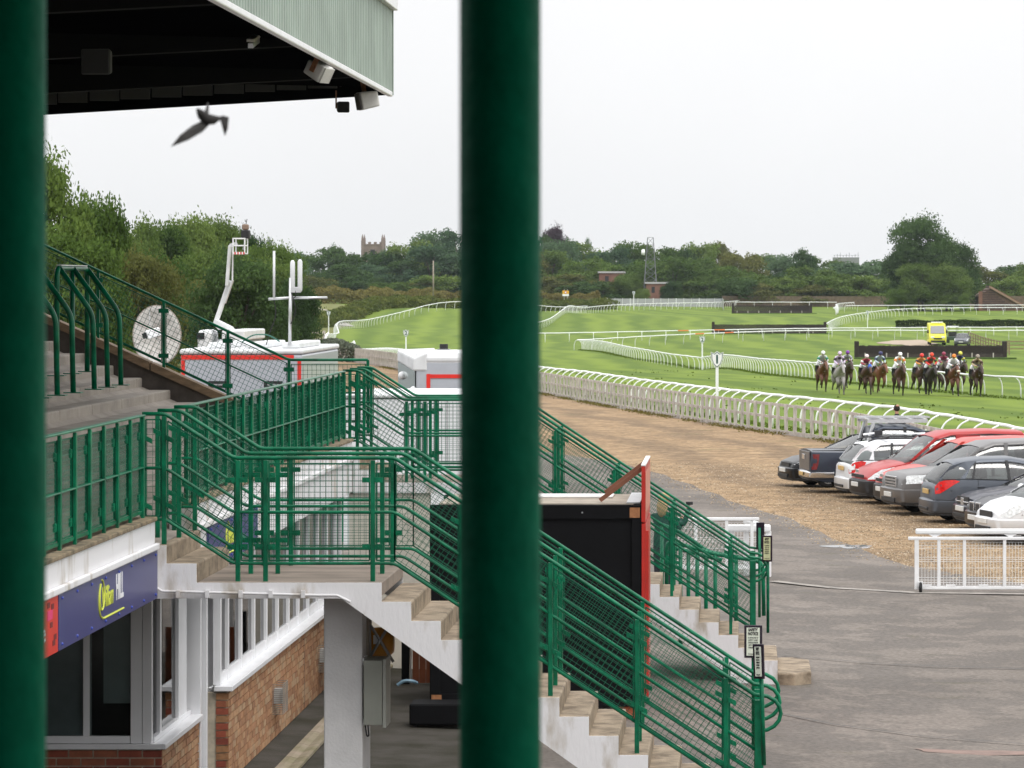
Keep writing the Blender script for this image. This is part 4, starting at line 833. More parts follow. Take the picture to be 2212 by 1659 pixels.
# cherry picker
cp = thing('cherry_picker', 'white truck-mounted cherry picker with raised folding boom and basket', 'cherry picker', P(482,745,140)); Y = 140; s_ = Y/FPX
MB().bar(P(465,700,Y), P(497,606,Y), .17, .22, up=(0,1,0)).build('lower_boom', M_troof, cp, bevel=.04); MB().bar(P(490,618,Y-.25), P(497,530,Y-.25), .13, .16, up=(0,1,0)).build('upper_boom', M_troof, cp, bevel=.03); MB().bar(P(502,612,Y-.2), P(503,535,Y-.2), .05, .06, up=(0,1,0)).build('boom_link', M_white, cp)
MB().tube([P(486,655,Y-.3), P(503,605,Y-.3)], .045, 8).build('ram', M_alu, cp); MB().bar(P(497,531,Y-.25), P(512,526,Y-.25), .14, .14).build('jib', M_troof, cp)
mb = MB(); mb.prism([P(462,700,Y).xz, P(468,690,Y).xz, P(500,706,Y).xz, P(505,712,Y).xz, P(475,712,Y).xz], 'y', Y-.4, Y+.4); mb.build('turret', M_troof, cp)
MB().bx(XU(487,Y), XU(536,Y), Y-1, Y+5, P(0,735,Y).z, P(0,713,Y).z).build('deck', M_troof, cp, bevel=.05); MB().bx(XU(434,Y), XU(464,Y), Y-1, Y+1, P(0,790,Y).z, P(0,712,Y).z).build('cab', M_troof, cp, bevel=.15)
MB().bx(XU(433,Y), XU(450,Y), Y-1.02, Y-.99, P(0,732,Y).z, P(0,718,Y).z).build('cab_window', glass('cab_glass', (.2,.22,.22), .1), cp); MB().bx(XU(440,Y), XU(530,Y), Y-.8, Y+5, gz(-19,Y)+.5, P(0,737,Y).z).build('chassis', M_grey, cp)
for u in (447, 515): wheelset(cp, [(XU(u,Y)-cp.location.x, -.9, gz(-19,Y)-cp.location.z+.45)])
b = P(518,533,Y-.25)
bk = MB()
for z in (0,.42,.8):
    for p, q in (((-.2,-.4),(.24,-.4)),((.24,-.4),(.24,.4)),((.24,.4),(-.2,.4)),((-.2,.4),(-.2,-.4))): bk.bar((b.x+p[0],b.y+p[1],b.z-.25+z*.7), (b.x+q[0],b.y+q[1],b.z-.25+z*.7), .04, .04)
for x in (-.2,.24):
    for y in (-.4,.4): bk.bar((b.x+x,b.y+y,b.z-.25), (b.x+x,b.y+y,b.z+.31), .04, .04)
o = bk.build('basket', M_plastic, cp)
for i in range(8): MB().bx(b.x-.2+.055*i, b.x-.15+.055*i, b.y-.43, b.y-.421, b.z-.29, b.z-.2).build('hazard_band', M_tred if i%2 else M_white, o)
MB().bx(b.x-.2, b.x+.24, b.y-.41, b.y+.4, b.z-.29, b.z-.26).build('basket_floor', M_grey, o)

fc = thing('film_camera', 'dark film camera with brown rain hood in the cherry picker basket', 'camera', P(531,520,139.6)); c = P(531,505,139.6)
MB().bx(c.x-.16, c.x+.14, c.y-.2, c.y+.3, c.z-.18, c.z+.14).build('camera_body', M_black, fc, bevel=.04); MB().bx(c.x-.12, c.x+.1, c.y-.18, c.y+.2, c.z+.145, c.z+.36).build('rain_hood', pmat('brown_hood', (.22,.15,.11), .8), fc, bevel=.05); MB().tube([(c.x,c.y,c.z-.18),(c.x-.1,c.y,c.z-.6)], .035, 6).build('mount', M_grey, fc); MB().tube([(c.x,c.y+.05,c.z+.36),(c.x+.04,c.y+.05,c.z+.56)], .015, 5).build('aerial', M_black, fc)
# ---------------------------------------------------------------- cars
M_tyre = plain('tyre_rubber', (.014,.014,.015), .85); M_rim = plain('alloy_rim', (.45,.46,.48), .3, metal=.6); M_cglass = glass('car_window_glass', (.78,.86,.84), .85, ior=2.1)
M_lens = plain('headlamp_lens', (.75,.78,.8), .12, var=.25, scale=18); M_tail = plain('red_lamp_lens', (.6,.012,.01), .15, var=.25, scale=20); M_trim = plain('black_car_trim', (.018,.018,.02), .55)
M_plw = plain('white_plate', (.7,.7,.68), .5); M_ply = plain('yellow_plate', (.62,.42,.16), .5); M_seat = plain('car_seat', (.05,.05,.052), .9); M_chrome = plain('chrome', (.75,.75,.76), .15, metal=.9, var=.02)
def wheel_mesh(r, w, spokes):
    a = MB(); a.lathe([(r*.62,-w/2),(r*.86,-w/2),(r*.97,-w*.36),(r,-w*.15),(r,w*.15),(r*.97,w*.36),(r*.86,w/2),(r*.62,w/2)], (0,0,0), 'y', 24)
    b = MB(); b.lathe([(r*.64,-w/2-.004),(r*.60,-w/2-.004),(r*.57,-w/2+.05),(r*.57,w/2)], (0,0,0), 'y', 24)
    b.lathe([(.001,-w/2+.005),(.06,-w/2+.005),(.06,-w/2+.06)], (0,0,0), 'y', 12)
    for i in range(spokes):
        t = 2*math.pi*i/spokes; b.bar((.04*math.cos(t),-w/2+.025,.04*math.sin(t)), (r*.6*math.cos(t),-w/2+.02,r*.6*math.sin(t)), .9*.5*r/spokes*2.2, .03, up=(0,1,0))
    d = MB(); d.lathe([(.001,-w/2+.07),(r*.58,-w/2+.07)], (0,0,0), 'y', 16)
    return a.mesh('wheel', M_tyre, True), b.mesh('rim', M_rim), d.mesh('brake_disc', M_trim)
_wh = {}
def car(label, cat, name, uL, Y, spec, paint, nose=True, ang=15, group='cars parked on the gravel', at=None, z=None):
    """spec: L, W, belt=[(x,z)], roof=[(x,z)], wheels (x1,x2,r), front at x=0"""
    Lc, Wc = spec['L'], spec['W']; a = R(ang); dr_ = Vector((math.cos(a), math.sin(a), 0)); pp = Vector((-math.sin(a), math.cos(a), 0))
    if at is None:
        Yf = Y+.5*Wc*math.cos(a); far = Vector((XU(uL, Yf), Yf, 0)); O = far-pp*(Wc*.42)
    else: O = Vector((at[0], at[1], 0))
    ctr = O+dr_*Lc/2; g0 = gz(ctr.x, ctr.y) if z is None else z
    e = thing(name, label, cat, (0,0,0), 0, group)
    if nose: e.location = (O.x, O.y, g0); e.rotation_euler = (0,0,a)
    else: q = O+dr_*Lc; e.location = (q.x, q.y, g0); e.rotation_euler = (0,0,a+math.pi)
    x1, x2, r = spec['wheels']; Ra = r+.06; belt = spec['belt']; roof = spec['roof']; hw = Wc/2; cl = spec.get('clear', .2)
    taper = spec.get('taper', .70)
    def wid(x):
        t = min(x, Lc-x); return hw*(taper+(1-taper)*min(1, max(0,t)/.6)**.42)
    xs = sorted(set([round(q,3) for q in [0,.03,.08,.16,.3,.5,.75]+[Lc-q for q in (0,.03,.08,.16,.3,.5,.75)]+list(np.arange(1.0, Lc-.9, .25))+[p[0] for p in belt]+
        [c+Ra*math.cos(k*math.pi/10)*1.0 for c in (x1,x2) for k in range(11)]]))
    xs = [x for x in xs if 0 <= x <= Lc]
    def zbot(x):
        b = cl+(.1*max(0,(.35-min(x,Lc-x))/.35))
        for c in (x1,x2):
            if abs(x-c) < Ra: b = max(b, r+math.sqrt(max(0,Ra*Ra-(x-c)**2)))
        return b
    def top(x): return interp(x, belt)
    def side_y(x, z):       # half width of lower body at height z
        t = top(x); w = wid(x)
        if z > t-.28: return w*(1-.045*((z-(t-.28))/.28)**2)
        if z < .5: return w*(1-.03*((.5-z)/.3))
        return w
    mb = MB(); rings = []
    for x in xs:
        zb = zbot(x); t = top(x); zs = [zb, max(zb,.48)+.001*0, max(zb+.02,(zb+t)/2), max(zb+.03,t-.26), t-.12, t-.03]
        zs = [min(q, t-.004*(6-i)) for i, q in enumerate(zs)]
        ring = [(x, -side_y(x,q), q) for q in zs]+[(x, -wid(x)*.86, t), (x, -wid(x)*.45, t+.018), (x,0,t+.025), (x, wid(x)*.45, t+.018), (x, wid(x)*.86, t)]+[(x, side_y(x,q), q) for q in reversed(zs)]
        rings.append(ring)
    n = len(rings[0]); vs = [p for rg in rings for p in rg]
    fs = [(i*n+j, (i+1)*n+j, (i+1)*n+j+1, i*n+j+1) for i in range(len(rings)-1) for j in range(n-1)]
    fs += [tuple(range(n)), tuple(reversed(range((len(rings)-1)*n, len(rings)*n)))]
    mb.add(vs, fs); body = mb.build('body', paint, e, world=False, smooth=True)
    b_ = body.modifiers.new('edge', 'EDGE_SPLIT'); b_.split_angle = R(40)
    MB().bx(.25, Lc-.25, -hw*.72, hw*.72, cl-.02, .55).build('underbody', M_black, e, world=False)
    # greenhouse
    gx = sorted(set([p[0] for p in roof]+list(np.linspace(roof[0][0], roof[-1][0], 13))))
    rz = lambda x: interp(x, roof); tf = spec.get('tumble', .80)
    def gw(x): return wid(x)*.90
    def rw(x):
        h = max(0, rz(x)-top(x)); H = spec['H']-top((roof[0][0]+roof[-1][0])/2); return gw(x)*(1-(1-tf)*min(1,h/H))
    def gy(x, z): # half width on greenhouse side
        t = top(x); q = rz(x); k = 0 if q-t < .02 else min(1, max(0,(z-t)/(q-t))); return gw(x)*(1-k)+rw(x)*k
    mb = MB(); rings = []
    for x in gx:
        t = top(x)-.03; q = max(rz(x), t+.01); w0, w1 = gw(x), rw(x)
        rings.append([(x,-w0,t), (x,-(w0+w1)/2-.012,(t+q)/2), (x,-w1,q-.05*min(1,(q-t)/.3)), (x,-w1*.8,q), (x,0,q+.03), (x,w1*.8,q), (x,w1,q-.05*min(1,(q-t)/.3)), (x,(w0+w1)/2+.012,(t+q)/2), (x,w0,t)])
    n = 9; vs = [p for rg in rings for p in rg]
    mb.add(vs, [(i*n+j, (i+1)*n+j, (i+1)*n+j+1, i*n+j+1) for i in range(len(rings)-1) for j in range(n-1)]+[tuple(range(n)), tuple(reversed(range((len(rings)-1)*n, len(rings)*n)))])
    mb.build('window_glass', M_cglass, e, world=False, smooth=True)
    def strip(name_, xa, xb, mat):      # roof skin
        q = [x for x in gx if xa <= x <= xb]; q = sorted(set([xa]+q+[xb])); m2 = MB(); k = 7; vv = []
        for x in q:
            z0 = rz(x); w1 = rw(x)
            vv += [(x,-w1-.012,z0-.075), (x,-w1-.008,z0-.04), (x,-w1*.8,z0+.012), (x,0,z0+.042), (x,w1*.8,z0+.012), (x,w1+.008,z0-.04), (x,w1+.012,z0-.075)]
        m2.add(vv, [(i*k+j, (i+1)*k+j, (i+1)*k+j+1, i*k+j+1) for i in range(len(q)-1) for j in range(k-1)]); return m2.build(name_, mat, e, world=False, smooth=True)
    ra, rb = spec['skin']; strip('roof', ra, rb, paint)
    def gpatch(poly, mat, nm, off=.012, both=True):     # patch on the greenhouse side
        for sg in ((-1,1) if both else (-1,)):
            m2 = MB(); m2.add([(x, sg*(gy(x,z)+off), z) for x, z in poly]+[(x, sg*(gy(x,z)-.02), z) for x, z in poly], [tuple(range(len(poly)))]+[(i,(i+1)%len(poly),(i+1)%len(poly)+len(poly),i+len(poly)) for i in range(len(poly))]); m2.build(nm, mat, e, world=False)
    xa, za = roof[0]; xz = spec['skin'][0]
    for (p, q, w_) in spec['pillars']:
        d = Vector((q[0]-p[0], q[1]-p[1])); k = Vector((w_,0)) if len(spec['pillars'][0]) == 3 else None
        gpatch([(p[0]-w_/2,p[1]),(p[0]+w_/2,p[1]),(q[0]+w_/2,q[1]),(q[0]-w_/2,q[1])], paint if w_ > .08 else M_trim, 'pillar')
    for poly in spec.get('panels', []): gpatch(poly, paint, 'quarter_panel', .014)
    def bpatch(poly, mat, nm, off=.008, both=True, thick=.03):      # patch wrapped on the lower body side, follows the corner
        xs_ = [p[0] for p in poly]; cuts = sorted(set(list(np.linspace(min(xs_), max(xs_), 6)))); 
        for sg in ((-1,1) if both else (-1,)):
            m2 = MB(); up = []; lo = []
            for x in cuts:
                hits = []
                for i in range(len(poly)):
                    (xa_, za_), (xb_, zb_) = poly[i], poly[(i+1)%len(poly)]
                    if xa_ == xb_:
                        if abs(x-xa_) < 1e-6: hits += [za_, zb_]
                    elif min(xa_,xb_)-1e-6 <= x <= max(xa_,xb_)+1e-6: hits.append(za_+(zb_-za_)*(x-xa_)/(xb_-xa_))
                u_ = min(max(hits), top(x)-.015); up.append(u_); lo.append(min(min(hits), u_-.012))
            vv = []
            for x, u_, l_ in zip(cuts, up, lo): vv += [(x, sg*(side_y(x,l_)+off), l_), (x, sg*(side_y(x,u_)+off), u_), (x+.0, sg*(side_y(x,l_)-thick), l_), (x, sg*(side_y(x,u_)-thick), u_)]
            ff = []
            for i in range(len(cuts)-1):
                o_ = 4*i; ff += [(o_,o_+4,o_+5,o_+1), (o_+1,o_+5,o_+7,o_+3), (o_,o_+2,o_+6,o_+4)]
            ff += [(0,1,3,2), tuple(4*(len(cuts)-1)+i for i in (0,2,3,1))]
            m2.add(vv, ff); m2.build(nm, mat, e, world=False)
    for nm, poly, mt in spec.get('side', []): bpatch(poly, mt, nm)
    for nm, x, y0, y1, z0, z1, mt in spec.get('ends', []):
        MB().bx(min(x,x+.03)-.0, max(x,x+.03), y0, y1, z0, z1).build(nm, mt, e, world=False, bevel=.01)
    def end_band(nm, rear, z0, z1, off, mat):      # bumper wrapped round one end
        xs_ = [.62,.42,.26,.14,.06,.0]; o_ = [(x, wid(x)) for x in xs_]; pts = []
        for sg in (-1,1):
            q = [(x-(off if x < .3 else off*.5*(1-x)), sg*(w_+off*.6)) for x, w_ in o_]; pts += q if sg < 0 else list(reversed(q))
        mid = len(pts)//2; pts = pts[:mid]+[(-off-.035, -wid(0)*.5), (-off-.05, 0), (-off-.035, wid(0)*.5)]+pts[mid:]
        if rear: pts = [(Lc-x, y) for x, y in pts]
        m2 = MB(); k = len(pts); zs = [z0, z0+.05, z1-.04, z1]; ins = [.05, 0, 0, .06]; vv = []
        for z_, i_ in zip(zs, ins):
            for x, y in pts:
                f_ = 1-i_/hw; vv.append(((x+i_*(1 if not rear else -1)) if min(x,Lc-x) < .2 else x, y*f_, z_))
        m2.add(vv, [(r_*k+j, r_*k+j+1, (r_+1)*k+j+1, (r_+1)*k+j) for r_ in range(3) for j in range(k-1)]+[tuple(range(k)), tuple(reversed(range(3*k,4*k)))])
        return m2.build(nm, mat, e, world=False, smooth=True)
    for rear in (False, True):
        bz = spec.get('bumper', (.24,.56)); b_ = end_band('bumper', rear, bz[0], bz[1], .03, spec.get('bmat', paint) or paint); b_.modifiers.new('edge', 'EDGE_SPLIT').split_angle = R(50)
        end_band('bumper_valance', rear, bz[0]-.04, bz[0]+.07, .012, M_trim)
    for sg in (-1,1):
        q = [x for x in np.linspace(roof[0][0]+.25, roof[-1][0]-.12, 10)]
        m2 = MB(); m2.tube([(x, sg*(gw(x)+.006), top(x)-.004) for x in q], .014, 5); m2.build('window_trim', M_trim, e, world=False)
        m2 = MB(); m2.tube([(x, sg*(rw(x)+.012), rz(x)-.085) for x in np.linspace(spec['skin'][0], spec['skin'][1], 8)], .012, 5); m2.build('roof_gutter', M_trim, e, world=False)
    # doors: thin dark shut lines, handles, mirrors
    for x in spec.get('shuts', []):
        for sg in (-1,1):
            pts = [(x, sg*(side_y(x,z_)+.002), z_) for z_ in (cl+.16, .6, top(x)-.12, top(x)-.02)]
            m2 = MB(); m2.tube(pts, .006, 4); m2.build('door_gap', M_trim, e, world=False)
    for x in spec.get('handles', []):
        for sg in (-1,1): MB().bx(x-.09, x+.09, sg*(side_y(x,top(x)-.16)+.015)-.012, sg*(side_y(x,top(x)-.16)+.015)+.012, top(x)-.18, top(x)-.145).build('door_handle', spec.get('hmat', paint), e, world=False, bevel=.008)
    mxr = roof[0][0]+.42
    for sg in (-1,1): MB().ball((mxr, sg*(hw+.09), top(mxr)+.09), (.075,.1,.075), 10, 8).build('mirror', M_trim if spec.get('bm') else paint, e, world=False, smooth=True)
    for x in (roof[0][0]+.95, roof[0][0]+1.85):
        if x < roof[-1][0]-.3:
            for y in (-.38,.38):
                m2 = MB(); m2.ball((x, y, top(x)+.03), (.09,.22,.28), 10, 8); m2.ball((x-.02, y, top(x)+.33), (.06,.13,.10), 8, 6); m2.build('seat', M_seat, e, world=False, smooth=True)
    MB().bx(roof[0][0]+.3, Lc-.5, -hw*.8, hw*.8, .5, top(Lc/2)-.25).build('cabin_floor', M_seat, e, world=False)
    k = (round(r,3), spec.get('spokes',5))
    if k not in _wh: _wh[k] = wheel_mesh(r, .2, k[1])
    for x in (x1,x2):
        for sg in (-1,1):
            w = obj('wheel', _wh[k][0], e, 0, False); w.location = (x, sg*(hw-.115), r); w.rotation_euler = (0,0,0 if sg < 0 else math.pi)
            for me in _wh[k][1:]: obj(me.name.split('.')[0], me, w, 0, False)
    return e
def lights(Lc, W_, fz, rz_, f=(.05,.55), rr=(.04,.35), fh=.16, rh=.3):
    hw = W_/2
    return [('headlight', [(f[0],fz-fh*.55),(f[0]+.1,fz-fh*.6),(f[1],fz+fh*.3),(f[1]-.05,fz+fh*.5),(f[0]+.05,fz+fh*.45)], M_lens),
            ('tail_light', [(Lc-rr[0],rz_-rh/2),(Lc-rr[0]-.05,rz_-rh/2),(Lc-rr[1],rz_+rh*.2),(Lc-rr[1]+.02,rz_+rh/2),(Lc-rr[0],rz_+rh*.4)], M_tail)]
def ends(Lc, W_, grille=M_trim, fplate=M_plw, rplate=M_ply, gz0=.52, gz1=.68, pz=.42, rpz=.62, rtail=None):
    hw = W_/2
    return [('grille', -.012, -hw*.42, hw*.42, gz0, gz1, grille), ('number_plate', -.10, -.26, .26, pz, pz+.11, fplate), ('air_intake', -.088, -hw*.5, hw*.5, .28, .37, M_trim),
            ('number_plate', Lc-.004, -.26, .26, rpz, rpz+.11, rplate), ('bumper_insert', Lc+.052, -hw*.5, hw*.5, .30, .37, M_trim)]
def paint(name, c, metal=.35): return pmat(name, c, .38, var=.03, metal=metal, coat=.25, scale=1, spec=.3)
hatch = dict(L=4.03, W=1.72, H=1.47, belt=[(0,.55),(.05,.66),(.3,.78),(1.0,.92),(2.2,.98),(3.3,1.02),(3.85,1.0),(3.98,.86),(4.03,.62)], roof=[(.95,.93),(1.75,1.38),(2.2,1.46),(2.9,1.45),(3.45,1.38),(3.72,1.24),(3.95,.99)], skin=(1.75,3.55), wheels=(.78,3.32,.31), spokes=8,
    pillars=[((1.05,.96),(1.78,1.38),.09), ((2.28,.99),(2.32,1.42),.07), ((3.12,1.0),(3.05,1.41),.05)], panels=[[(3.3,1.02),(3.9,1.0),(3.62,1.3),(3.3,1.40),(3.02,1.42),(3.2,1.22)]], shuts=[1.25,2.25,3.02], handles=[2.05,2.95],
    side=[('headlight',[(.06,.66),(.2,.62),(.75,.86),(.66,.90),(.2,.80)],M_lens), ('tail_light',[(3.98,.68),(3.9,.68),(3.45,.97),(3.5,1.0),(3.9,.98),(3.98,.86)],M_tail), ('bumper_strip',[(4.01,.52),(3.55,.50),(3.55,.54),(4.01,.56)],M_trim)], ends=ends(4.03,1.72,rpz=.66))
estate = dict(L=4.66, W=1.81, H=1.47, belt=[(0,.55),(.06,.68),(.4,.82),(1.2,.93),(2.5,.97),(4.2,1.0),(4.5,.98),(4.62,.84),(4.66,.6)], roof=[(1.15,.94),(2.05,1.38),(2.6,1.46),(3.6,1.45),(4.15,1.39),(4.58,.97)], skin=(2.05,4.2), wheels=(.9,3.6,.32), spokes=10,
    pillars=[((1.25,.96),(2.1,1.38),.09), ((2.6,.98),(2.62,1.43),.07), ((3.55,.99),(3.5,1.42),.06)], panels=[[(4.0,.99),(4.55,.98),(4.3,1.28),(4.1,1.37),(3.75,1.40),(4.0,1.22)]], shuts=[1.5,2.55,3.4], handles=[2.35,3.25],
    side=[('headlight',[(.05,.68),(.2,.66),(.75,.84),(.7,.88),(.15,.80)],M_lens), ('tail_light',[(4.63,.66),(4.58,.66),(4.3,.74),(4.22,.95),(4.3,.98),(4.63,.93)],M_tail), ('reverse_light',[(4.625,.74),(4.6,.74),(4.5,.76),(4.5,.85),(4.6,.86),(4.625,.86)],M_lens)], ends=ends(4.66,1.81,rpz=.72))
saloon = dict(estate); saloon.update(L=4.78, belt=[(0,.55),(.06,.68),(.4,.80),(1.2,.92),(2.5,.97),(4.0,1.0),(4.55,.98),(4.74,.84),(4.78,.6)], roof=[(1.15,.93),(2.05,1.36),(2.6,1.44),(3.2,1.42),(4.1,1.0)], skin=(2.05,3.35), wheels=(.95,3.8,.33), spokes=16, H=1.45,
    pillars=[((1.25,.95),(2.1,1.36),.09), ((2.6,.98),(2.62,1.42),.07)], panels=[[(3.3,.99),(4.05,1.0),(3.35,1.36),(3.05,1.40)]], shuts=[1.5,2.55,3.4], side=[('headlight',[(.05,.66),(.2,.62),(.95,.84),(.85,.90),(.2,.80)],M_lens), ('fog_light',[(.05,.34),(.1,.30),(.5,.36),(.48,.45),(.1,.44)],M_lens), ('tail_light',[(4.74,.66),(4.7,.66),(4.4,.78),(4.4,.93),(4.74,.9)],M_tail)], ends=ends(4.78,1.84))
mpv = dict(hatch); mpv.update(L=4.46, W=1.82, H=1.64, belt=[(0,.52),(.05,.66),(.35,.84),(1.0,1.0),(2.2,1.04),(3.9,1.06),(4.3,1.02),(4.42,.86),(4.46,.6)], roof=[(.7,.93),(1.65,1.48),(2.3,1.63),(3.3,1.62),(3.95,1.54),(4.38,1.04)], skin=(1.65,4.0), wheels=(.85,3.55,.32),
    pillars=[((.85,1.0),(1.7,1.49),.09), ((2.4,1.04),(2.45,1.6),.07), ((3.35,1.05),(3.3,1.58),.06)], panels=[[(3.8,1.06),(4.35,1.04),(4.1,1.4),(3.9,1.52),(3.6,1.55)]], shuts=[1.25,2.35,3.25], handles=[2.15,3.05],
    side=[('headlight',[(.06,.58),(.14,.52),(.4,.66),(.95,.90),(.9,.96),(.3,.84)],M_lens), ('fog_surround',[(.05,.34),(.12,.28),(.4,.34),(.36,.48)],M_trim), ('tail_light',[(4.42,.7),(4.38,.7),(4.2,.9),(4.2,1.0),(4.42,.98)],M_tail)], ends=ends(4.46,1.82))
van = dict(hatch); van.update(L=4.38, W=1.81, H=1.80, belt=[(0,.50),(.05,.66),(.25,.86),(.6,.98),(1.25,1.10),(2.2,1.14),(4.2,1.16),(4.34,1.1),(4.38,.6)], roof=[(.95,1.05),(1.75,1.64),(2.2,1.77),(3.2,1.80),(4.1,1.76),(4.34,1.12)], skin=(1.75,4.25), wheels=(.85,3.55,.32), tumble=.86, spokes=6, taper=.70,
    pillars=[((1.15,1.10),(1.82,1.64),.10)], panels=[[(2.35,1.14),(4.3,1.14),(4.2,1.70),(2.3,1.72)]], shuts=[1.3,2.32], handles=[2.1], side=[('headlight',[(.05,.66),(.2,.64),(.55,.72),(.82,.90),(.75,.96),(.3,.86)],M_lens), ('tail_light',[(4.36,.8),(4.33,.8),(4.25,.9),(4.25,1.3),(4.36,1.3)],M_tail)],
    ends=[('grille',-.02,-.5,.5,.66,.74,M_trim), ('badge',-.03,-.12,.12,.78,.86,M_chrome), ('number_plate',-.10,-.26,.26,.44,.55,M_plw)], bm=True, bumper=(.26,.62), bmat=M_trim)
suv = dict(hatch); suv.update(L=4.5, W=1.9, H=1.74, clear=.26, belt=[(0,.62),(.03,.86),(.15,.98),(1.2,1.10),(2.4,1.13),(4.2,1.15),(4.42,1.1),(4.5,.7)], roof=[(1.15,1.10),(1.95,1.58),(2.3,1.70),(3.4,1.74),(4.15,1.72),(4.46,1.14)], skin=(1.95,4.3), wheels=(.85,3.5,.37), tumble=.86, spokes=5, taper=.80, bumper=(.30,.66),
    pillars=[((1.25,1.1),(2.0,1.59),.10), ((2.55,1.13),(2.58,1.69),.09), ((3.55,1.14),(3.52,1.70),.10)], panels=[[(4.15,1.15),(4.42,1.14),(4.32,1.66),(4.05,1.7)]], shuts=[1.35,2.5,3.45], handles=[2.3,3.3],
    side=[('headlight',[(.02,.76),(.55,.78),(.6,.98),(.04,.95)],M_lens), ('tail_light',[(4.47,.8),(4.44,.8),(4.3,.85),(4.3,1.2),(4.47,1.1)],M_tail)],
    ends=[('grille',-.02,-.42,.42,.68,.92,M_chrome), ('grille_slot',-.028,-.38,.38,.72,.75,M_trim), ('grille_slot',-.028,-.38,.38,.79,.82,M_trim), ('grille_slot',-.028,-.38,.38,.86,.89,M_trim), ('number_plate',-.10,-.26,.26,.44,.55,M_plw), ('air_intake',-.088,-.5,.5,.32,.42,M_trim)])
pk_belt = [(0,.6),(.04,.84),(.3,.96),(1.3,1.06),(3.6,1.08),(3.62,1.10),(5.2,1.12),(5.24,.72)]
pickup = dict(suv); pickup.update(L=5.24, W=1.86, H=1.78, clear=.32, belt=pk_belt, roof=[(1.3,1.06),(2.1,1.6),(2.5,1.74),(3.3,1.76),(3.55,1.68),(3.62,1.1)], skin=(2.1,3.58), wheels=(.95,4.05,.38), taper=.90, bumper=(.40,.60), bmat=M_chrome,
    pillars=[((1.4,1.08),(2.15,1.6),.1), ((2.7,1.08),(2.72,1.73),.08)], panels=[[(3.4,1.09),(3.62,1.09),(3.58,1.66),(3.45,1.72)]], shuts=[1.5,2.65,3.55], handles=[2.4,3.35], side=[('headlight',[(.03,.78),(.55,.82),(.6,.96),(.05,.93)],M_lens), ('tail_light',[(5.21,.64),(5.21,1.04),(5.0,1.04),(5.06,.64)],plain('dark_red_lens',(.16,.012,.012),.2))],
    ends=[('tailgate',5.225,-.74,.74,.62,1.10,pmat('dark_silver_tailgate',(.16,.15,.15),.35,var=.1,metal=.5)), ('badge',5.25,-.18,.18,.88,1.02,M_chrome), ('number_plate',5.32,-.26,.26,.46,.56,M_ply), ('grille',-.02,-.45,.45,.62,.85,M_chrome)])
car('black saloon with silver wheels half hidden behind the pickup', 'car', 'parked_car', 1680, 99.3, saloon, paint('black_car_paint', (.010,.011,.014)))
pk = car('dark blue-grey pickup truck with ladder rack, parked tail out', 'pickup', 'parked_pickup', 1727, 96.6, pickup, paint('slate_car_paint', (.035,.043,.062)), nose=False, ang=9)
car('white estate car with bright red tail lights and roof bars', 'car', 'parked_car', 1802, 94.0, estate, paint('white_car_paint', (.72,.73,.75), .1), nose=False, ang=12)
car('red panel van with black front bumper', 'van', 'parked_van', 1834, 91.4, van, paint('red_van_paint', (.36,.018,.018), 0))
car('red car whose bonnet and roof show behind the grey off-roader', 'car', 'parked_car', 1886, 89.0, van | dict(H=1.72, roof=[(.95,1.05),(1.75,1.56),(2.2,1.68),(3.2,1.71),(4.1,1.68),(4.34,1.12)], panels=[]), paint('bright_red_paint', (.52,.04,.025), 0))
car('grey off-road car with square headlights between the red car and the hatchback', 'car', 'parked_car', 1903, 86.6, suv, paint('warm_grey_paint', (.16,.155,.155)))
car('steel grey hatchback with red tail lights, parked tail out', 'car', 'parked_car', 1985, 83.6, hatch, paint('steel_grey_paint', (.10,.112,.135)), nose=False, ang=10)
car('dark navy saloon with star badge on its grille', 'car', 'parked_car', 2057, 80.9, saloon | dict(wheels=(.9,3.75,.31), ends=ends(4.78,1.84,gz0=.50,gz1=.74)+[('badge',-.03,-.09,.09,.53,.71,M_chrome),('badge_bar',-.03,-.4,.4,.61,.635,M_chrome)]), paint('navy_car_paint', (.018,.018,.034)))
car('black car with twin rounded grilles beside the white people carrier', 'car', 'parked_car', 2083, 78.5, saloon | dict(ends=[('grille',-.03,-.34,-.06,.50,.74,M_chrome),('grille',-.03,.06,.34,.50,.74,M_chrome),('grille_core',-.036,-.31,-.09,.53,.71,M_trim),('grille_core',-.036,.09,.31,.53,.71,M_trim),('number_plate',-.10,-.26,.26,.36,.47,M_plw)]), paint('black_blue_paint', (.013,.013,.02)))
car('white people carrier with long swept headlights behind the white gate', 'car', 'parked_car', 2104, 76.3, mpv, paint('white_car_paint', (.72,.73,.75), .1))
# ladder rack on the pickup, roof bars with cycle carrier on the estate
for sg in (-1,1):
    MB().bar((3.75,sg*.62,1.10), (3.52,sg*.62,1.86), .16, .05, up=(1,0,0)).build('rack_leg', M_alu, pk, world=False); MB().bar((2.1,sg*.66,1.88), (3.7,sg*.66,1.88), .05, .09).build('rack_side', M_alu, pk, world=False)
for i in range(5): MB().bar((2.15+.38*i,-.66,1.92), (2.15+.38*i,.66,1.92), .07, .04).build('rack_bar', M_alu, pk, world=False)
for y in (-.45,-.1,.2): MB().bar((1.95,y,1.96), (3.85,y,1.96), .06, .05).build('ladder_rail', M_alu, pk, world=False)
MB().bx(3.66, 5.15, -.7, .7, 1.04, 1.13).build('bed_liner', M_black, pk, world=False)
es = [o for o in bpy.data.objects if o.get('label','').startswith('white estate')][0]
for sg in (-1,1): MB().tube(smooth_path([(2.2,sg*.60,1.47),(2.4,sg*.60,1.53),(3.9,sg*.60,1.53),(4.1,sg*.60,1.46)], .1), .02, 8).build('roof_rail', M_trim, es, world=False)
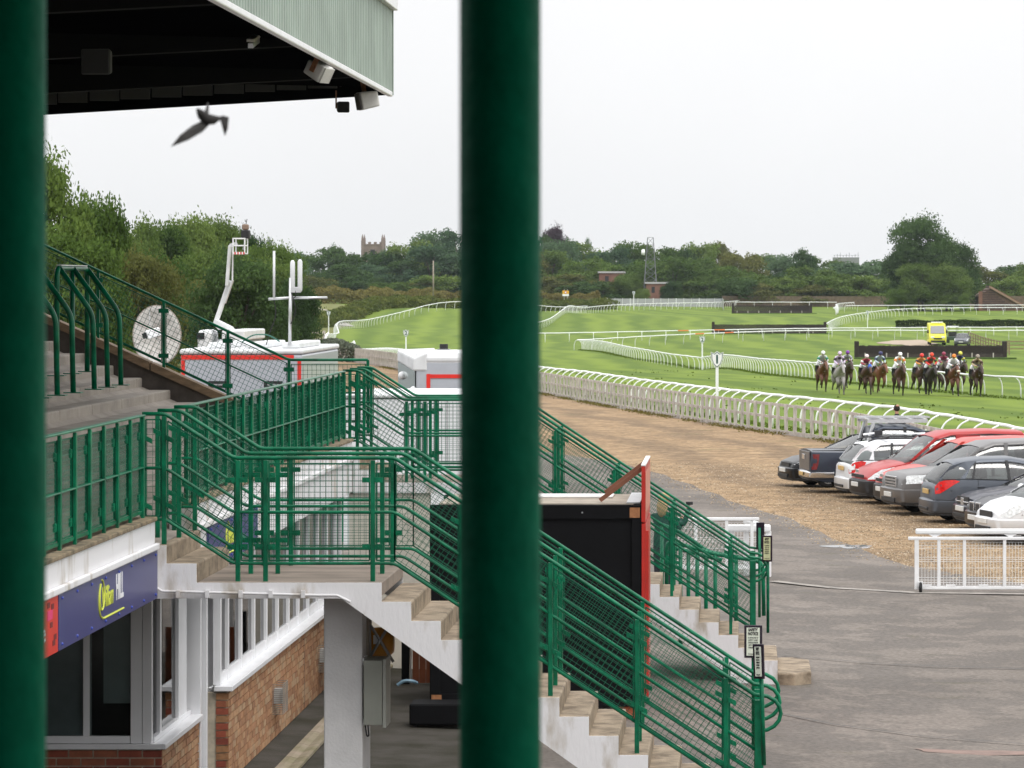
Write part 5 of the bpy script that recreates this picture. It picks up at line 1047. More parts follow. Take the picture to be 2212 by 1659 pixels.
for x in (2.6,3.6): MB().bar((x,-.66,1.56), (x,.66,1.56), .06, .035).build('cross_bar', M_trim, es, world=False)
MB().tube(smooth_path([(2.2,-.35,1.62),(2.8,-.35,1.60),(3.4,-.35,1.66),(4.0,-.35,1.60)], .2), .025, 8).build('cycle_carrier', M_alu, es, world=False); MB().bx(3.5,3.7,-.42,-.28,1.58,1.70).build('carrier_clamp', M_trim, es, world=False); MB().bx(2.2,2.35,-.42,-.28,1.58,1.68).build('carrier_clamp', M_trim, es, world=False)
# ---------------------------------------------------------------- racecourse: timber fence, running rails, markers, steeplechase fences
def walk(pts, step, start=0.0):
    """points every 'step' metres along an XY polyline, with direction"""
    out_ = []; d = -start; acc = 0.0
    for (ax, ay), (bx_, by_) in zip(pts[:-1], pts[1:]):
        L_ = math.hypot(bx_-ax, by_-ay); dx, dy = (bx_-ax)/L_, (by_-ay)/L_
        t = (math.ceil((acc)/step-1e-9))*step-acc
        while t < L_: out_.append((ax+dx*t, ay+dy*t, dx, dy)); t += step
        acc += L_
    return out_
def smooth_xy(pts, n=6):        # Catmull-Rom
    out_ = []; q = [pts[0]]+list(pts)+[pts[-1]]
    for i in range(1, len(q)-2):
        p0, p1, p2, p3 = q[i-1], q[i], q[i+1], q[i+2]
        for j in range(n):
            t = j/n
            out_.append(tuple(.5*(2*b+(c-a)*t+(2*a-5*b+4*c-d)*t*t+(3*b-a-3*c+d)*t**3) for a, b, c, d in zip(p0,p1,p2,p3)))
    out_.append(tuple(pts[-1])); return out_
fpts = smooth_xy([(xf(y), y) for y in (70, 88, 101, 125, 144, 193, 258, 330, 400)], 5)
fe = thing('timber_fence', 'grey timber post fence between the gravel and the track', 'fence', (fpts[0][0], fpts[0][1], 0)); fl = Vector(fe.location)
post = MB().bx(-.065, .065, -.03, .03, -.1, 1.12).mesh('post', M_wood); rest = MB()
for i, (x, y, dx, dy) in enumerate(walk(fpts, 1.08)):
    if y < 86: continue
    if y < 262:
        o = obj('post', post, fe, 0, False); o.location = Vector((x, y, gz(x,y)))-fl; o.rotation_euler = (0, R(random.uniform(-1.5,1.5)), math.atan2(-dx, dy)*.3)
    else: rest.bx(x-.065, x+.065, y-.03, y+.03, gz(x,y)-.1, gz(x,y)+1.12)
rest.build('far_posts', M_wood, fe)['kind'] = 'stuff'
seg = [p for p in walk(fpts, 3.24) if p[1] > 86]
for (x, y, dx, dy), (x2, y2, _, _) in zip(seg[:-1], seg[1:]):
    z1, z2 = gz(x,y), gz(x2,y2)
    for nm, zc, h in (('top_rail', 1.06, .10), ('mid_rail', .60, .10), ('gravel_board', .07, .16)): MB().bar((x+.05,y,z1+zc), (x2+.05,y2,z2+zc), .04, h).build(nm, M_wood, fe)
_pm = {}
def post_mesh(h=1.2, over=.42, r=.034):
    k = (h, over)
    if k not in _pm: _pm[k] = MB().tube(smooth_path([(0,0,-.15),(0,0,h*.55),(over*.35,0,h*.86),(over,0,h)], .28, 5), r, 6).mesh('post', M_plastic, True)
    return _pm[k]
def running_rail(label, pts, side, step=2.2, h=1.2, r=.062, over=.42, smooth=4, orange=None):
    """side +1: posts stand to the right of the walking direction and lean left over the rail line"""
    p = smooth_xy(pts, smooth) if smooth else pts
    e = thing('running_rail', label, 'rail', (p[0][0], p[0][1], gz(*p[0])), group='white running rails of the racecourse'); el = Vector(e.location)
    path = []
    for k, (x, y, dx, dy) in enumerate(walk(p, step/2)):
        path.append(Vector((x, y, gz(x,y)+h+.012*math.sin(k*1.7)+random.uniform(-.008,.008))))
    MB().tube(path, r, 8).build('rail', M_plastic, e, smooth=True)
    me = post_mesh(h, over)
    for i, (x, y, dx, dy) in enumerate(walk(p, step)):
        nx, ny = (dy, -dx) if side > 0 else (-dy, dx)     # from rail line towards the post foot
        fx, fy = x+nx*over, y+ny*over
        o = obj('post', me, e, 0, False); o.location = Vector((fx, fy, gz(fx,fy)))-el; o.rotation_euler = (0,0,math.atan2(-ny,-nx))
    if orange:
        for k in orange:
            a, b = path[k], path[k+1]; MB().tube([a, a+(b-a)*.9], r+.004, 8).build('orange_sleeve', plain('orange_sleeve', (.75,.16,.03), .5), e)
    return e
running_rail('near white running rail beside the grey timber fence', [(x+1.9+.002*y, y) for x, y in ((xf(q), q) for q in (70, 88,101,125,144,170,193,225,258,300,330,365))], -1, 2.1, over=.55)
running_rail('white running rail bending left beyond the end of the timber fence', [(-41,365),(-44.5,400),(-48.5,435),(-51,470),(-55,505),(-56.5,540),(-55.5,570),(-52,592),(-46,605),(-40,612),(-34,628),(-27,655)], -1, 2.6)
running_rail('white running rail running behind the racing horses', [(17.5,203),(15.7,210),(12.9,216),(9.5,233),(5.9,250),(3.2,270),(1.25,286),(-1.0,308),(-3.6,333),(-6.9,345),(-9.6,360),(-12,376),(-15.5,405),(-19.2,435)], 1, 1.9)
running_rail('white running rail returning right from the pointed corner', [(-19.2,435.5),(-15,447),(-10,455),(-4,460),(5,465),(15,468),(24,470),(40,470)], -1, 2.9, orange=(19,22))
running_rail('white running rail crossing behind the pointed corner', [(-29,488),(-20,489),(-10,490),(0,491),(12,494),(24,497),(45,500)], 1, 3.2, orange=(13,16))
running_rail('white running rail climbing the grass hill at the bend', [(-33,552),(-30,565),(-28.5,590),(-28,615),(-27,640),(-24,662),(-19,680),(-12,695),(-4,712),(1,745)], -1, 2.3)
running_rail('white running rail rising to the right past the dark hedge', [(12.5,540),(13.8,560),(16,580),(20,600),(25.5,624),(32,640),(42,648),(58,652)], 1, 2.6)
running_rail('white running rail below the big tree at the right', [(19,668),(24,672),(32,675),(42,678),(60,680)], -1, 3.2)
running_rail('short white running rail seen end on beside the small fence', [(16,640),(17,660),(17.8,690),(19.5,705),(22,715)], 1, 2.0)
running_rail('high white rail along the far timber boundary', [(-1,715),(5,716),(12,717),(20,718)], 1, 3.6)
# furlong markers
M_sign_g = plain('marker_green', (.005,.06,.045), .5)
def marker(num, label, x, y, h, w):
    e = thing('furlong_marker', label, 'marker post', (x, y, gz(x,y)), group='furlong marker posts')
    MB().bx(-.06, .06, -.04, .04, -.1, h-.75*w).build('post', M_plastic, e, world=False, bevel=.01)
    sh = lambda k: [(-.5*w*k,.62*w*k),(-.25*w*k,.50*w*k),(0,.68*w*k),(.25*w*k,.50*w*k),(.5*w*k,.62*w*k),(.47*w*k,.05*w*k),(.3*w*k,-.4*w*k),(0,-.7*w*k),(-.3*w*k,-.4*w*k),(-.47*w*k,.05*w*k)]
    zc = h-.6*w
    for k, y0, mt, nm in ((1.1,-.045,M_plastic,'rim'), (1.0,-.055,M_sign_g,'border'), (.88,-.062,M_plastic,'shield')): MB().prism([(a, b+zc) for a, b in sh(k)], 'y', y0, y0+.02).build(nm, mt, e, world=False)
    o = text(e, num, 1.05*w, (0,0,0), (R(90),0,0), M_sign_g, ext=.004, bold=.03*w); o.matrix_parent_inverse = Matrix.Identity(4); o.location = (0,-.068,zc); return e
marker('1', 'white furlong post with green shield numbered 1 behind the timber fence', XU(1549,150), 150, 2.75, .46)
marker('2', 'white furlong post numbered 2 on the right-hand rail', XU(1517,331), 331, 3.05, .46)
marker('2', 'white furlong post numbered 2 beyond the broadcast trailer', XU(877,330), 330, 3.05, .46)
marker('3', 'small white furlong post numbered 3 beside the hedge', XU(710,492), 492, 3.2, .46)
marker('3', 'small white furlong post on the rail by the dark hedge', XU(1874,560), 560, 2.6, .5)
marker('4', 'small white furlong post in front of the grey screen fence', XU(1369,695), 695, 3.3, .5)
# steeplechase fences
M_birch = pmat('dark_birch', (.030,.022,.018), .95, var=.6, scale=30, bump=.8, bscale=60); M_birch2 = pmat('birch_base', (.045,.035,.03), .9, var=.4, scale=9)
def chase_fence(label, u0, u1, Y, h, seed):
    x0, x1 = XU(u0,Y), XU(u1,Y); zc = gz((x0+x1)/2, Y); e = thing('birch_fence', label, 'jump', ((x0+x1)/2, Y, zc), group='birch steeplechase fences')
    rr = random.Random(seed); w = x1-x0; mb = MB(); n = int(w*14)
    for i in range(n):
        x = -w/2+w*i/n
        for k in range(3): mb.bx(x, x+.06, -.45+.3*k, -.25+.3*k, .3, h+rr.uniform(-.06,.06))
    o = mb.build('birch', M_birch, e, world=False); o['kind'] = 'stuff'
    MB().bx(-w/2, w/2, -.5, -.44, 0, .42).build('take_off_board', M_birch2, e, world=False)
    k = 0; x = -w/2+.6
    while x < w/2:
        MB().bx(x-.05, x+.05, -.54, -.5, 0, .5).build('stake', M_wood, e, world=False); x += 1.9
    for sg in (-1,1): MB().bx(sg*w/2-.35 if sg < 0 else w/2-.05, sg*w/2+.05 if sg < 0 else w/2+.35, -.5, .4, 0, h+.42).build('end_wing', M_birch, e, world=False, bevel=.05)
    MB().bx(-w/2-.4, w/2+1.2, -.75, -.45, -.05, .10).build('grass_skirt', pmat('skirt_grass', (.055,.10,.015), .9, var=.3, scale=3), e, world=False, bevel=.04)
chase_fence('long dark birch fence with raised ends behind the racing horses', 1854, 2166, 330, 1.12, 1)
chase_fence('dark birch fence behind two white rails in mid distance', 1543, 1780, 522, 1.3, 2)
chase_fence('small distant birch fence on top of the grass hill', 1585, 1750, 652, 1.4, 3)
# clipped hedge strip at right
def leafy_box(name, label, cat, x0, x1, y0, y1, h, mat, n, s, seed, zf=None, hvar=.15, stuff=False):
    rr = np.random.default_rng(seed); X = rr.uniform(x0, x1, n); Yv = rr.uniform(y0, y1, n)
    f = rr.random(n); edge = rr.random(n); g = gza(X, Yv); hh = h*(1+hvar*np.sin(X*1.3+Yv*.21)*np.sin(X*.37+Yv*.9+1))
    Z = g+hh*np.where(f < .45, 1-.12*rr.random(n), rr.random(n)); Yv = np.where((f >= .45) & (edge < .7), y0+(y1-y0)*.12*rr.random(n), Yv)
    return leaf_quads(name, np.c_[X,Yv,Z], s, rr, mat)
def leaf_quads(name, C, s, rr, mat, nrm=None):
    n = len(C); d = rr.normal(size=(n,3)); d /= np.linalg.norm(d, axis=1)[:,None]
    if nrm is not None: d = d*.75+nrm; d /= np.linalg.norm(d, axis=1)[:,None]
    a = np.cross(d, rr.normal(size=(n,3))); a /= np.linalg.norm(a, axis=1)[:,None]; b = np.cross(d, a)
    sz = (s*rr.uniform(.6,1.35,n))[:,None]; a = a*sz; b = b*sz*.62
    V = np.stack([C-a, C+b*.9, C+a, C-b*.9], 1).reshape(-1,3)
    me = bpy.data.meshes.new(name); me.vertices.add(4*n); me.vertices.foreach_set('co', V.ravel().astype(np.float32)); me.loops.add(4*n); me.loops.foreach_set('vertex_index', np.arange(4*n, dtype=np.int32))
    me.polygons.add(n); me.polygons.foreach_set('loop_start', np.arange(0,4*n,4, dtype=np.int32)); me.polygons.foreach_set('loop_total', np.full(n,4,dtype=np.int32)); me.update(calc_edges=True); me.materials.append(mat); return me
def leaf_mat(name, c0, c1, sc=.35, rnd=.5):
    m = bpy.data.materials.new(name); m.use_nodes = True; t = m.node_tree; t.nodes.clear(); n = t.nodes.new; l = t.links.new
    o = n('ShaderNodeOutputMaterial'); df = n('ShaderNodeBsdfDiffuse'); tr = n('ShaderNodeBsdfTranslucent'); mxs = n('ShaderNodeMixShader'); mxs.inputs[0].default_value = .3
    g = n('ShaderNodeNewGeometry'); nz = n('ShaderNodeTexNoise'); nz.inputs['Scale'].default_value = sc; nz.inputs['Detail'].default_value = 5; l(g.outputs['Position'], nz.inputs['Vector'])
    oi = n('ShaderNodeObjectInfo'); ad = n('ShaderNodeMath'); ad.operation = 'MULTIPLY_ADD'; l(oi.outputs['Random'], ad.inputs[0]); ad.inputs[1].default_value = rnd; l(nz.outputs[0], ad.inputs[2])
    rp = n('ShaderNodeValToRGB'); l(ad.outputs[0], rp.inputs[0]); rp.color_ramp.elements[0].position = .4; rp.color_ramp.elements[1].position = .65+rnd*.8; rp.color_ramp.elements[0].color = (*c0,1); rp.color_ramp.elements[1].color = (*c1,1)
    l(rp.outputs[0], df.inputs[0]); l(rp.outputs[0], tr.inputs[0]); l(df.outputs[0], mxs.inputs[1]); l(tr.outputs[0], mxs.inputs[2]); l(mxs.outputs[0], o.inputs[0]); return m
M_hedge = leaf_mat('hedge_leaves', (.022,.04,.010), (.05,.075,.018))
# vehicles and rails behind the birch fence
M_yamb = plain('ambulance_yellow', (.75,.72,.03), .35, var=.03); M_chk = plain('green_check', (.06,.22,.04), .5)
am = thing('ambulance', 'bright yellow ambulance van parked behind the birch fence', 'ambulance', (XU(2026,440), 440, gz(23,440)), R(12)); w = 1.0
mb = MB(); pr = [(0,.35),(0,1.0),(.25,1.22),(.95,1.35),(1.7,2.35),(2.2,2.62),(5.8,2.65),(5.9,2.3),(5.9,.35)]
am.rotation_euler = (0,0,R(78+12)); MB().prism(pr, 'y', -w, w).build('body', M_yamb, am, world=False, bevel=.12)
mb = MB(); mb.hexa([(.96,-.85,1.40),(.96,.85,1.40),(1.66,.80,2.28),(1.66,-.80,2.28),(.90,-.85,1.42),(.90,.85,1.42),(1.60,.80,2.32),(1.60,-.80,2.32)]); mb.build('windscreen', glass('amb_glass', (.3,.32,.32), .15), am, world=False)
MB().bx(-.03,.02,-.5,.5,.72,.9).build('grille', M_trim, am, world=False)
for sg in (-1,1):
    MB().bx(-.02,.3,sg*.62-.2,sg*.62+.2,.86,1.08).build('headlight', M_lens, am, world=False, bevel=.04); MB().bx(1.2,1.32,sg*1.12-.1,sg*1.12+.1,1.45,1.85).build('mirror', M_trim, am, world=False, bevel=.03)
    for i in range(14):
        for j in range(2): MB().bx(1.9+.28*i, 2.18+.28*i, sg*1.002-.008, sg*1.002+.008, .7+.28*j, .98+.28*j).build('check_square', M_chk if (i+j)%2 else M_yamb, am, world=False)
    for x in (.95,4.6):
        mb = MB(); mb.lathe([(.02,-.12),(.27,-.12),(.34,-.08),(.34,.08),(.27,.12),(.02,.12)], (x,sg*.86,.34), 'y', 16); mb.build('wheel', M_tyre, am, world=False, smooth=True)
MB().bx(2.0,2.35,-.7,.7,2.66,2.8).build('light_bar', M_plastic, am, world=False, bevel=.05); MB().bx(-.05,.1,-.85,.85,.4,.62).build('bumper', M_trim, am, world=False, bevel=.04)
car('dark grey car parked beside the yellow ambulance', 'car', 'parked_car', 0, 0, hatch, paint('mid_grey_paint', (.12,.125,.14)), nose=True, ang=82, group=None, at=(XU(2074,438), 436.5))
bg_ = thing('golf_buggy', 'golf buggy with white roof behind the ambulance and grey car', 'buggy', (XU(2058,452), 452, gz(26,452)), R(80))
MB().bx(-1.1,1.1,-.6,.6,.35,.8).build('body', plain('buggy_green', (.03,.06,.04), .5), bg_, world=False, bevel=.08); MB().bx(-1.1,.9,-.65,.65,1.95,2.05).build('roof', M_plastic, bg_, world=False, bevel=.05)
for x in (-.9,.7):
    for y in (-.55,.55): MB().tube([(x,y,.8),(x,y,1.95)], .025, 6).build('roof_post', M_trim, bg_, world=False); wheelset(bg_, [(x,y,.24)], .24, .16)
MB().bx(-.3,.0,-.5,.5,.8,1.35).build('seat', M_seat, bg_, world=False)
pf = thing('paddock_fence', 'weathered post and rail fence at the right beyond the birch fence', 'fence', (XU(2100,430), 430, 0))
A_, B_ = (XU(2092,455), 455), (XU(2180,385), 385)
for i in range(16):
    t = i/15; x, y = A_[0]+(B_[0]-A_[0])*t, A_[1]+(B_[1]-A_[1])*t; MB().bx(x-.06,x+.06,y-.06,y+.06,gz(x,y)-.1,gz(x,y)+1.3).build('post', M_brownw, pf)
    if i:
        for h in (.4,.8,1.2): MB().bar((px,py,gz(px,py)+h), (x,y,gz(x,y)+h), .04, .1).build('rail', M_brownw, pf)
    px, py = x, y
for i in range(5):
    a, b = (XU(2175,400)+i*2.0, 400+i), (XU(2175,400)+(i+1)*2.0, 401+i)
    MB().bx(a[0]-.06,a[0]+.06,a[1]-.06,a[1]+.06,gz(*a)-.1,gz(*a)+1.3).build('post', M_brownw, pf)
    for h in (.4,.8,1.2): MB().bar((*a,gz(*a)+h), (*b,gz(*b)+h), .04, .1).build('rail', M_brownw, pf)
blob('dirt_path', (XU(1965,452), 452), 3.2, 14, pmat('bare_earth', (.34,.27,.20), .9, var=.15), off=.05, seed=12, rot=-.1)
# translucent screen fence far left of the hill, boundary boards
M_screen = bpy.data.materials.new('pale_screen_mesh'); M_screen.use_nodes = True; t = M_screen.node_tree; mxs = t.nodes.new('ShaderNodeMixShader'); tr = t.nodes.new('ShaderNodeBsdfTransparent'); t.nodes['Principled BSDF'].inputs['Base Color'].default_value = (.5,.51,.53,1); t.nodes['Principled BSDF'].inputs['Roughness'].default_value = .8
mxs.inputs[0].default_value = .6; t.links.new(tr.outputs[0], mxs.inputs[1]); t.links.new(t.nodes['Principled BSDF'].outputs[0], mxs.inputs[2]); t.links.new(mxs.outputs[0], t.nodes['Material Output'].inputs[0])
sf = thing('screen_fence', 'long pale mesh screen fence on white posts above the grass hill', 'fence', (XU(1270,722), 722, 1)); n = 18
for i in range(n):
    u0, u1 = 1262+(1560-1262)*i/n, 1262+(1560-1262)*(i+1)/n; Y = 722; z = gz(XU(u0,Y),Y)
    MB().bx(XU(u0,Y)+.06, XU(u1,Y)-.0, Y-.01, Y+.01, z+.1, P(0,645,Y).z).build('mesh_sheet', M_screen, sf); MB().bx(XU(u0,Y)-.05, XU(u0,Y)+.05, Y-.06, Y+.06, z-.1, P(0,644,Y).z).build('post', M_plastic if i%3 == 0 else M_alu, sf)
for i in range(5):
    a, b = (XU(1560,722)+.1*i, 722-8*i), (XU(1560,722)+.1*(i+1), 722-8*(i+1)); mb = MB(); mb.hexa([(a[0],a[1],gz(*a)+.1),(a[0]+.02,a[1],gz(*a)+.1),(b[0]+.02,b[1],gz(*b)+.1),(b[0],b[1],gz(*b)+.1),(a[0],a[1],gz(*a)+2),(a[0]+.02,a[1],gz(*a)+2),(b[0]+.02,b[1],gz(*b)+2),(b[0],b[1],gz(*b)+2)]); mb.build('mesh_sheet', M_screen, sf)
bf = thing('boundary_fence', 'long brown board fence below the far trees', 'fence', (0, 735, 1))
for i in range(30):
    xa = XU(1560,735)+2.0*i; MB().bx(xa, xa+1.97, 735, 735.05, gz(xa,735)-.1, gz(xa,735)+2.1).build('board_panel', pmat('dull_boards', (.13,.095,.065), .9, var=.25, scale=2), bf)
# ---------------------------------------------------------------- horses, jockeys and people (skinned figures)
def skin_mesh(name, V, E, rad, root=0, sub=1, mats=(), pick=None):
    me = bpy.data.meshes.new(name); me.from_pydata(V, E, []); o = bpy.data.objects.new(name, me); COL.objects.link(o)
    md = o.modifiers.new('skin', 'SKIN'); md.use_smooth_shade = True; md.branch_smoothing = .4
    sv = me.skin_vertices[0].data
    for i, r in enumerate(rad):
        sv[i].radius = r if isinstance(r, tuple) else (r, r); sv[i].use_root = (i == root)
    sb = o.modifiers.new('sub', 'SUBSURF'); sb.levels = sub; sb.render_levels = sub
    dg = bpy.context.evaluated_depsgraph_get(); dg.update(); ev = o.evaluated_get(dg); nm = bpy.data.meshes.new_from_object(ev); nm.name = name
    bpy.data.objects.remove(o); bpy.data.meshes.remove(me)
    nm.materials.clear()
    for m in mats: nm.materials.append(m)
    if pick:
        for p in nm.polygons: p.material_index = pick(p.center)
    nm.polygons.foreach_set('use_smooth', [True]*len(nm.polygons)); return nm
# horse: x forward, standing height at the withers about 1.62 m; legs given as (foot positions) for gallop phases
def horse_mesh(name, legs, headz, mats):
    V = []; E = []; rad = []
    def v(p, r, parent=None):
        V.append(p); rad.append(r); i = len(V)-1
        if parent is not None: E.append((parent, i))
        return i
    b0 = v((-.10,0,1.25), (.40,.40)); rump = v((-.70,0,1.34), (.36,.36), b0); tailb = v((-.98,0,1.36), (.14,.14), rump)
    ch = v((.42,0,1.24), (.40,.42), b0); sh = v((.72,0,1.32), (.30,.34), ch); n1 = v((1.02,0,1.56), (.20,.22), sh); n2 = v((1.32,0,1.62+headz), (.14,.16), n1)
    poll = v((1.50,0,1.72+headz), (.10,.12), n2); face = v((1.72,0,1.56+headz), (.10,.12), poll); nose = v((1.95,0,1.34+headz), (.062,.07), face); v((2.03,0,1.27+headz), (.05,.05), nose)
    def leg(root, y, pts, rs):
        p = root
        for (x, z), r in zip(pts, rs): p = v((x, y*(1 if z > .9 else .85), z), r, p)
    rf = ((.14,.16),(.09,.10),(.056,.058),(.046,.046),(.06,.06)); rh = ((.18,.20),(.10,.11),(.055,.06),(.042,.042),(.05,.05))
    leg(sh, .17, legs[0], rf); leg(sh, -.17, legs[1], rf); leg(rump, .17, legs[2], rh); leg(rump, -.17, legs[3], rh)
    return skin_mesh(name, V, E, rad, 0, 1, mats)
PH = [  # fore L, fore R, hind L, hind R as elbow/stifle, knee/hock..., foot
 [[(.70,1.02),(.95,.72),(1.05,.42),(1.02,.14),(1.10,.05)], [(.66,1.02),(.80,.66),(.58,.50),(.40,.42),(.36,.34)], [(-.62,1.05),(-.42,.72),(-.66,.46),(-.55,.16),(-.46,.06)], [(-.70,1.05),(-.60,.74),(-.98,.56),(-1.20,.34),(-1.28,.26)]],
 [[(.68,1.02),(.72,.66),(.66,.36),(.58,.10),(.64,.03)], [(.70,1.02),(1.0,.80),(1.0,.50),(.84,.34),(.84,.25)], [(-.72,1.05),(-.66,.74),(-1.05,.58),(-1.30,.44),(-1.40,.40)], [(-.66,1.05),(-.50,.72),(-.80,.48),(-.86,.18),(-.80,.07)]],
 [[(.66,1.02),(.86,.70),(.66,.48),(.48,.36),(.46,.28)], [(.68,1.02),(.62,.66),(.50,.36),(.36,.10),(.40,.03)], [(-.60,1.05),(-.36,.74),(-.52,.46),(-.32,.20),(-.24,.10)], [(-.66,1.05),(-.46,.72),(-.70,.46),(-.62,.16),(-.54,.05)]]]
def horse_mat(name, col, leg):
    m = bpy.data.materials.new(name); m.use_nodes = True; t = m.node_tree; n = t.nodes.new; l = t.links.new; b = t.nodes['Principled BSDF']
    g = n('ShaderNodeTexCoord'); sp = n('ShaderNodeSeparateXYZ'); l(g.outputs['Object'], sp.inputs[0]); mr_ = n('ShaderNodeMapRange'); l(sp.outputs['Z'], mr_.inputs[0]); mr_.inputs[1].default_value = .45; mr_.inputs[2].default_value = .85
    x = n('ShaderNodeMix'); x.data_type = 'RGBA'; l(mr_.outputs[0], x.inputs[0]); x.inputs[6].default_value = (*leg,1); x.inputs[7].default_value = (*col,1); l(x.outputs[2], b.inputs['Base Color']); b.inputs['Roughness'].default_value = .5; return m
HC_ = {'bay': horse_mat('bay_coat', (.115,.036,.014), (.022,.012,.009)), 'dark': horse_mat('dark_bay_coat', (.044,.018,.011), (.014,.009,.008)), 'black': horse_mat('near_black_coat', (.026,.015,.012), (.010,.008,.007)), 'grey': horse_mat('grey_coat', (.30,.275,.27), (.11,.095,.09)), 'chestnut': horse_mat('chestnut_coat', (.165,.055,.020), (.08,.035,.016)), 'brown': horse_mat('brown_coat', (.068,.025,.013), (.018,.011,.009))}
hm = [horse_mesh(f'horse_{i}', PH[i], (.0,.06,-.05)[i], [HC_['bay']]) for i in range(3)]
hair = plain('dark_mane', (.012,.009,.008), .8); M_tack = plain('black_leather', (.012,.011,.011), .5)
# jockey crouched in the saddle: x forward
JV = [(-.10,0,1.92),(.10,0,2.08),(.36,0,2.16),(.50,0,2.20),(.58,0,2.26),(.64,0,2.33)]
def jockey_mesh(name, mats, lean):
    V = [(-.12,0,1.90),(.12,0,2.02+lean),(.34,0,2.10+lean),(.46,0,2.17+lean),(.53,0,2.25+lean)]; rad = [(.17,.15),(.17,.14),(.18,.13),.06,(.085,.10)]; E = [(0,1),(1,2),(2,3),(3,4)]
    for sg in (-1,1):
        k = len(V); V += [(.34,sg*.20,2.08+lean),(.42,sg*.30,1.86+lean*.6),(.72,sg*.16,1.78),(.80,sg*.10,1.78)]; rad += [.085,.062,.05,.042]; E += [(2,k),(k,k+1),(k+1,k+2),(k+2,k+3)]
        k = len(V); V += [(-.06,sg*.16,1.80),(.28,sg*.32,1.66),(.02,sg*.36,1.36),(.0,sg*.36,1.26),(.12,sg*.37,1.22)]; rad += [.12,.095,.065,.055,.045]; E += [(0,k),(k,k+1),(k+1,k+2),(k+2,k+3),(k+3,k+4)]
    def pick(c):
        if c.z > 2.16+lean and c.x > .47: return 3
        if abs(c.y) > .24 and c.z < 1.60: return 2
        if c.x > .76 and c.z < 1.9: return 3
        if c.z < 1.86 and c.x < .36: return 1
        if c.x < -.05 and c.z < 2.0: return 1
        return 0
    return skin_mesh(name, V, E, rad, 0, 1, mats, pick)
M_skin = plain('skin', (.45,.24,.17), .6); M_breech = plain('white_breeches', (.75,.75,.77), .6)
HORSES = [ # u, v, coat, phase, cap, silk, sleeve/second, label bits, yaw jitter
 (1775,847,'bay',1,(.8,.8,.82),(.55,.58,.58),(.02,.22,.14),'white cap and pale silks on the leftmost bay horse',0),
 (1811,853,'grey',0,(.65,.5,.68),(.62,.5,.68),(.03,.02,.03),'lilac striped cap on the only grey horse',0),
 (1827,842,'dark',2,(.18,.03,.32),(.42,.42,.46),(.3,.3,.34),'purple cap and silver silks beside the grey horse',.05),
 (1869,853,'brown',0,(.75,.62,.62),(.32,.02,.05),(.8,.8,.8),'striped red and white cap on the blue-hooded horse',0),
 (1897,849,'chestnut',2,(.03,.03,.12),(.40,.50,.55),(.03,.04,.10),'navy cap and checked silks on a light bay horse',.1),
 (1941,855,'brown',1,(.85,.85,.86),(.82,.82,.84),(.8,.25,.05),'white cap and white silks with orange armbands',0),
 (1986,852,'brown',0,(.65,.03,.02),(.68,.28,.06),(.02,.02,.06),'red cap with orange and navy silks',.08),
 (2009,854,'black',2,(.7,.06,.02),(.68,.03,.02),(.02,.06,.03),'red cap and bright red silks on a near-black horse',0),
 (2037,846,'dark',1,(.25,.02,.06),(.26,.02,.07),(.7,.7,.7),'maroon silks half hidden behind the orange-capped rider',-.1),
 (2057,856,'bay',0,(.8,.24,.02),(.78,.78,.82),(.7,.7,.75),'orange cap and white silks on the horse with a white noseband',0),
 (2069,845,'dark',2,(.65,.62,.08),(.02,.03,.10),(.6,.55,.1),'yellow and navy cap behind the orange-capped rider',.1),
 (2108,857,'dark',1,(.30,.25,.21),(.42,.32,.20),(.06,.03,.02),'tan cap and brown silks on the rightmost horse',0)]
jm = {}
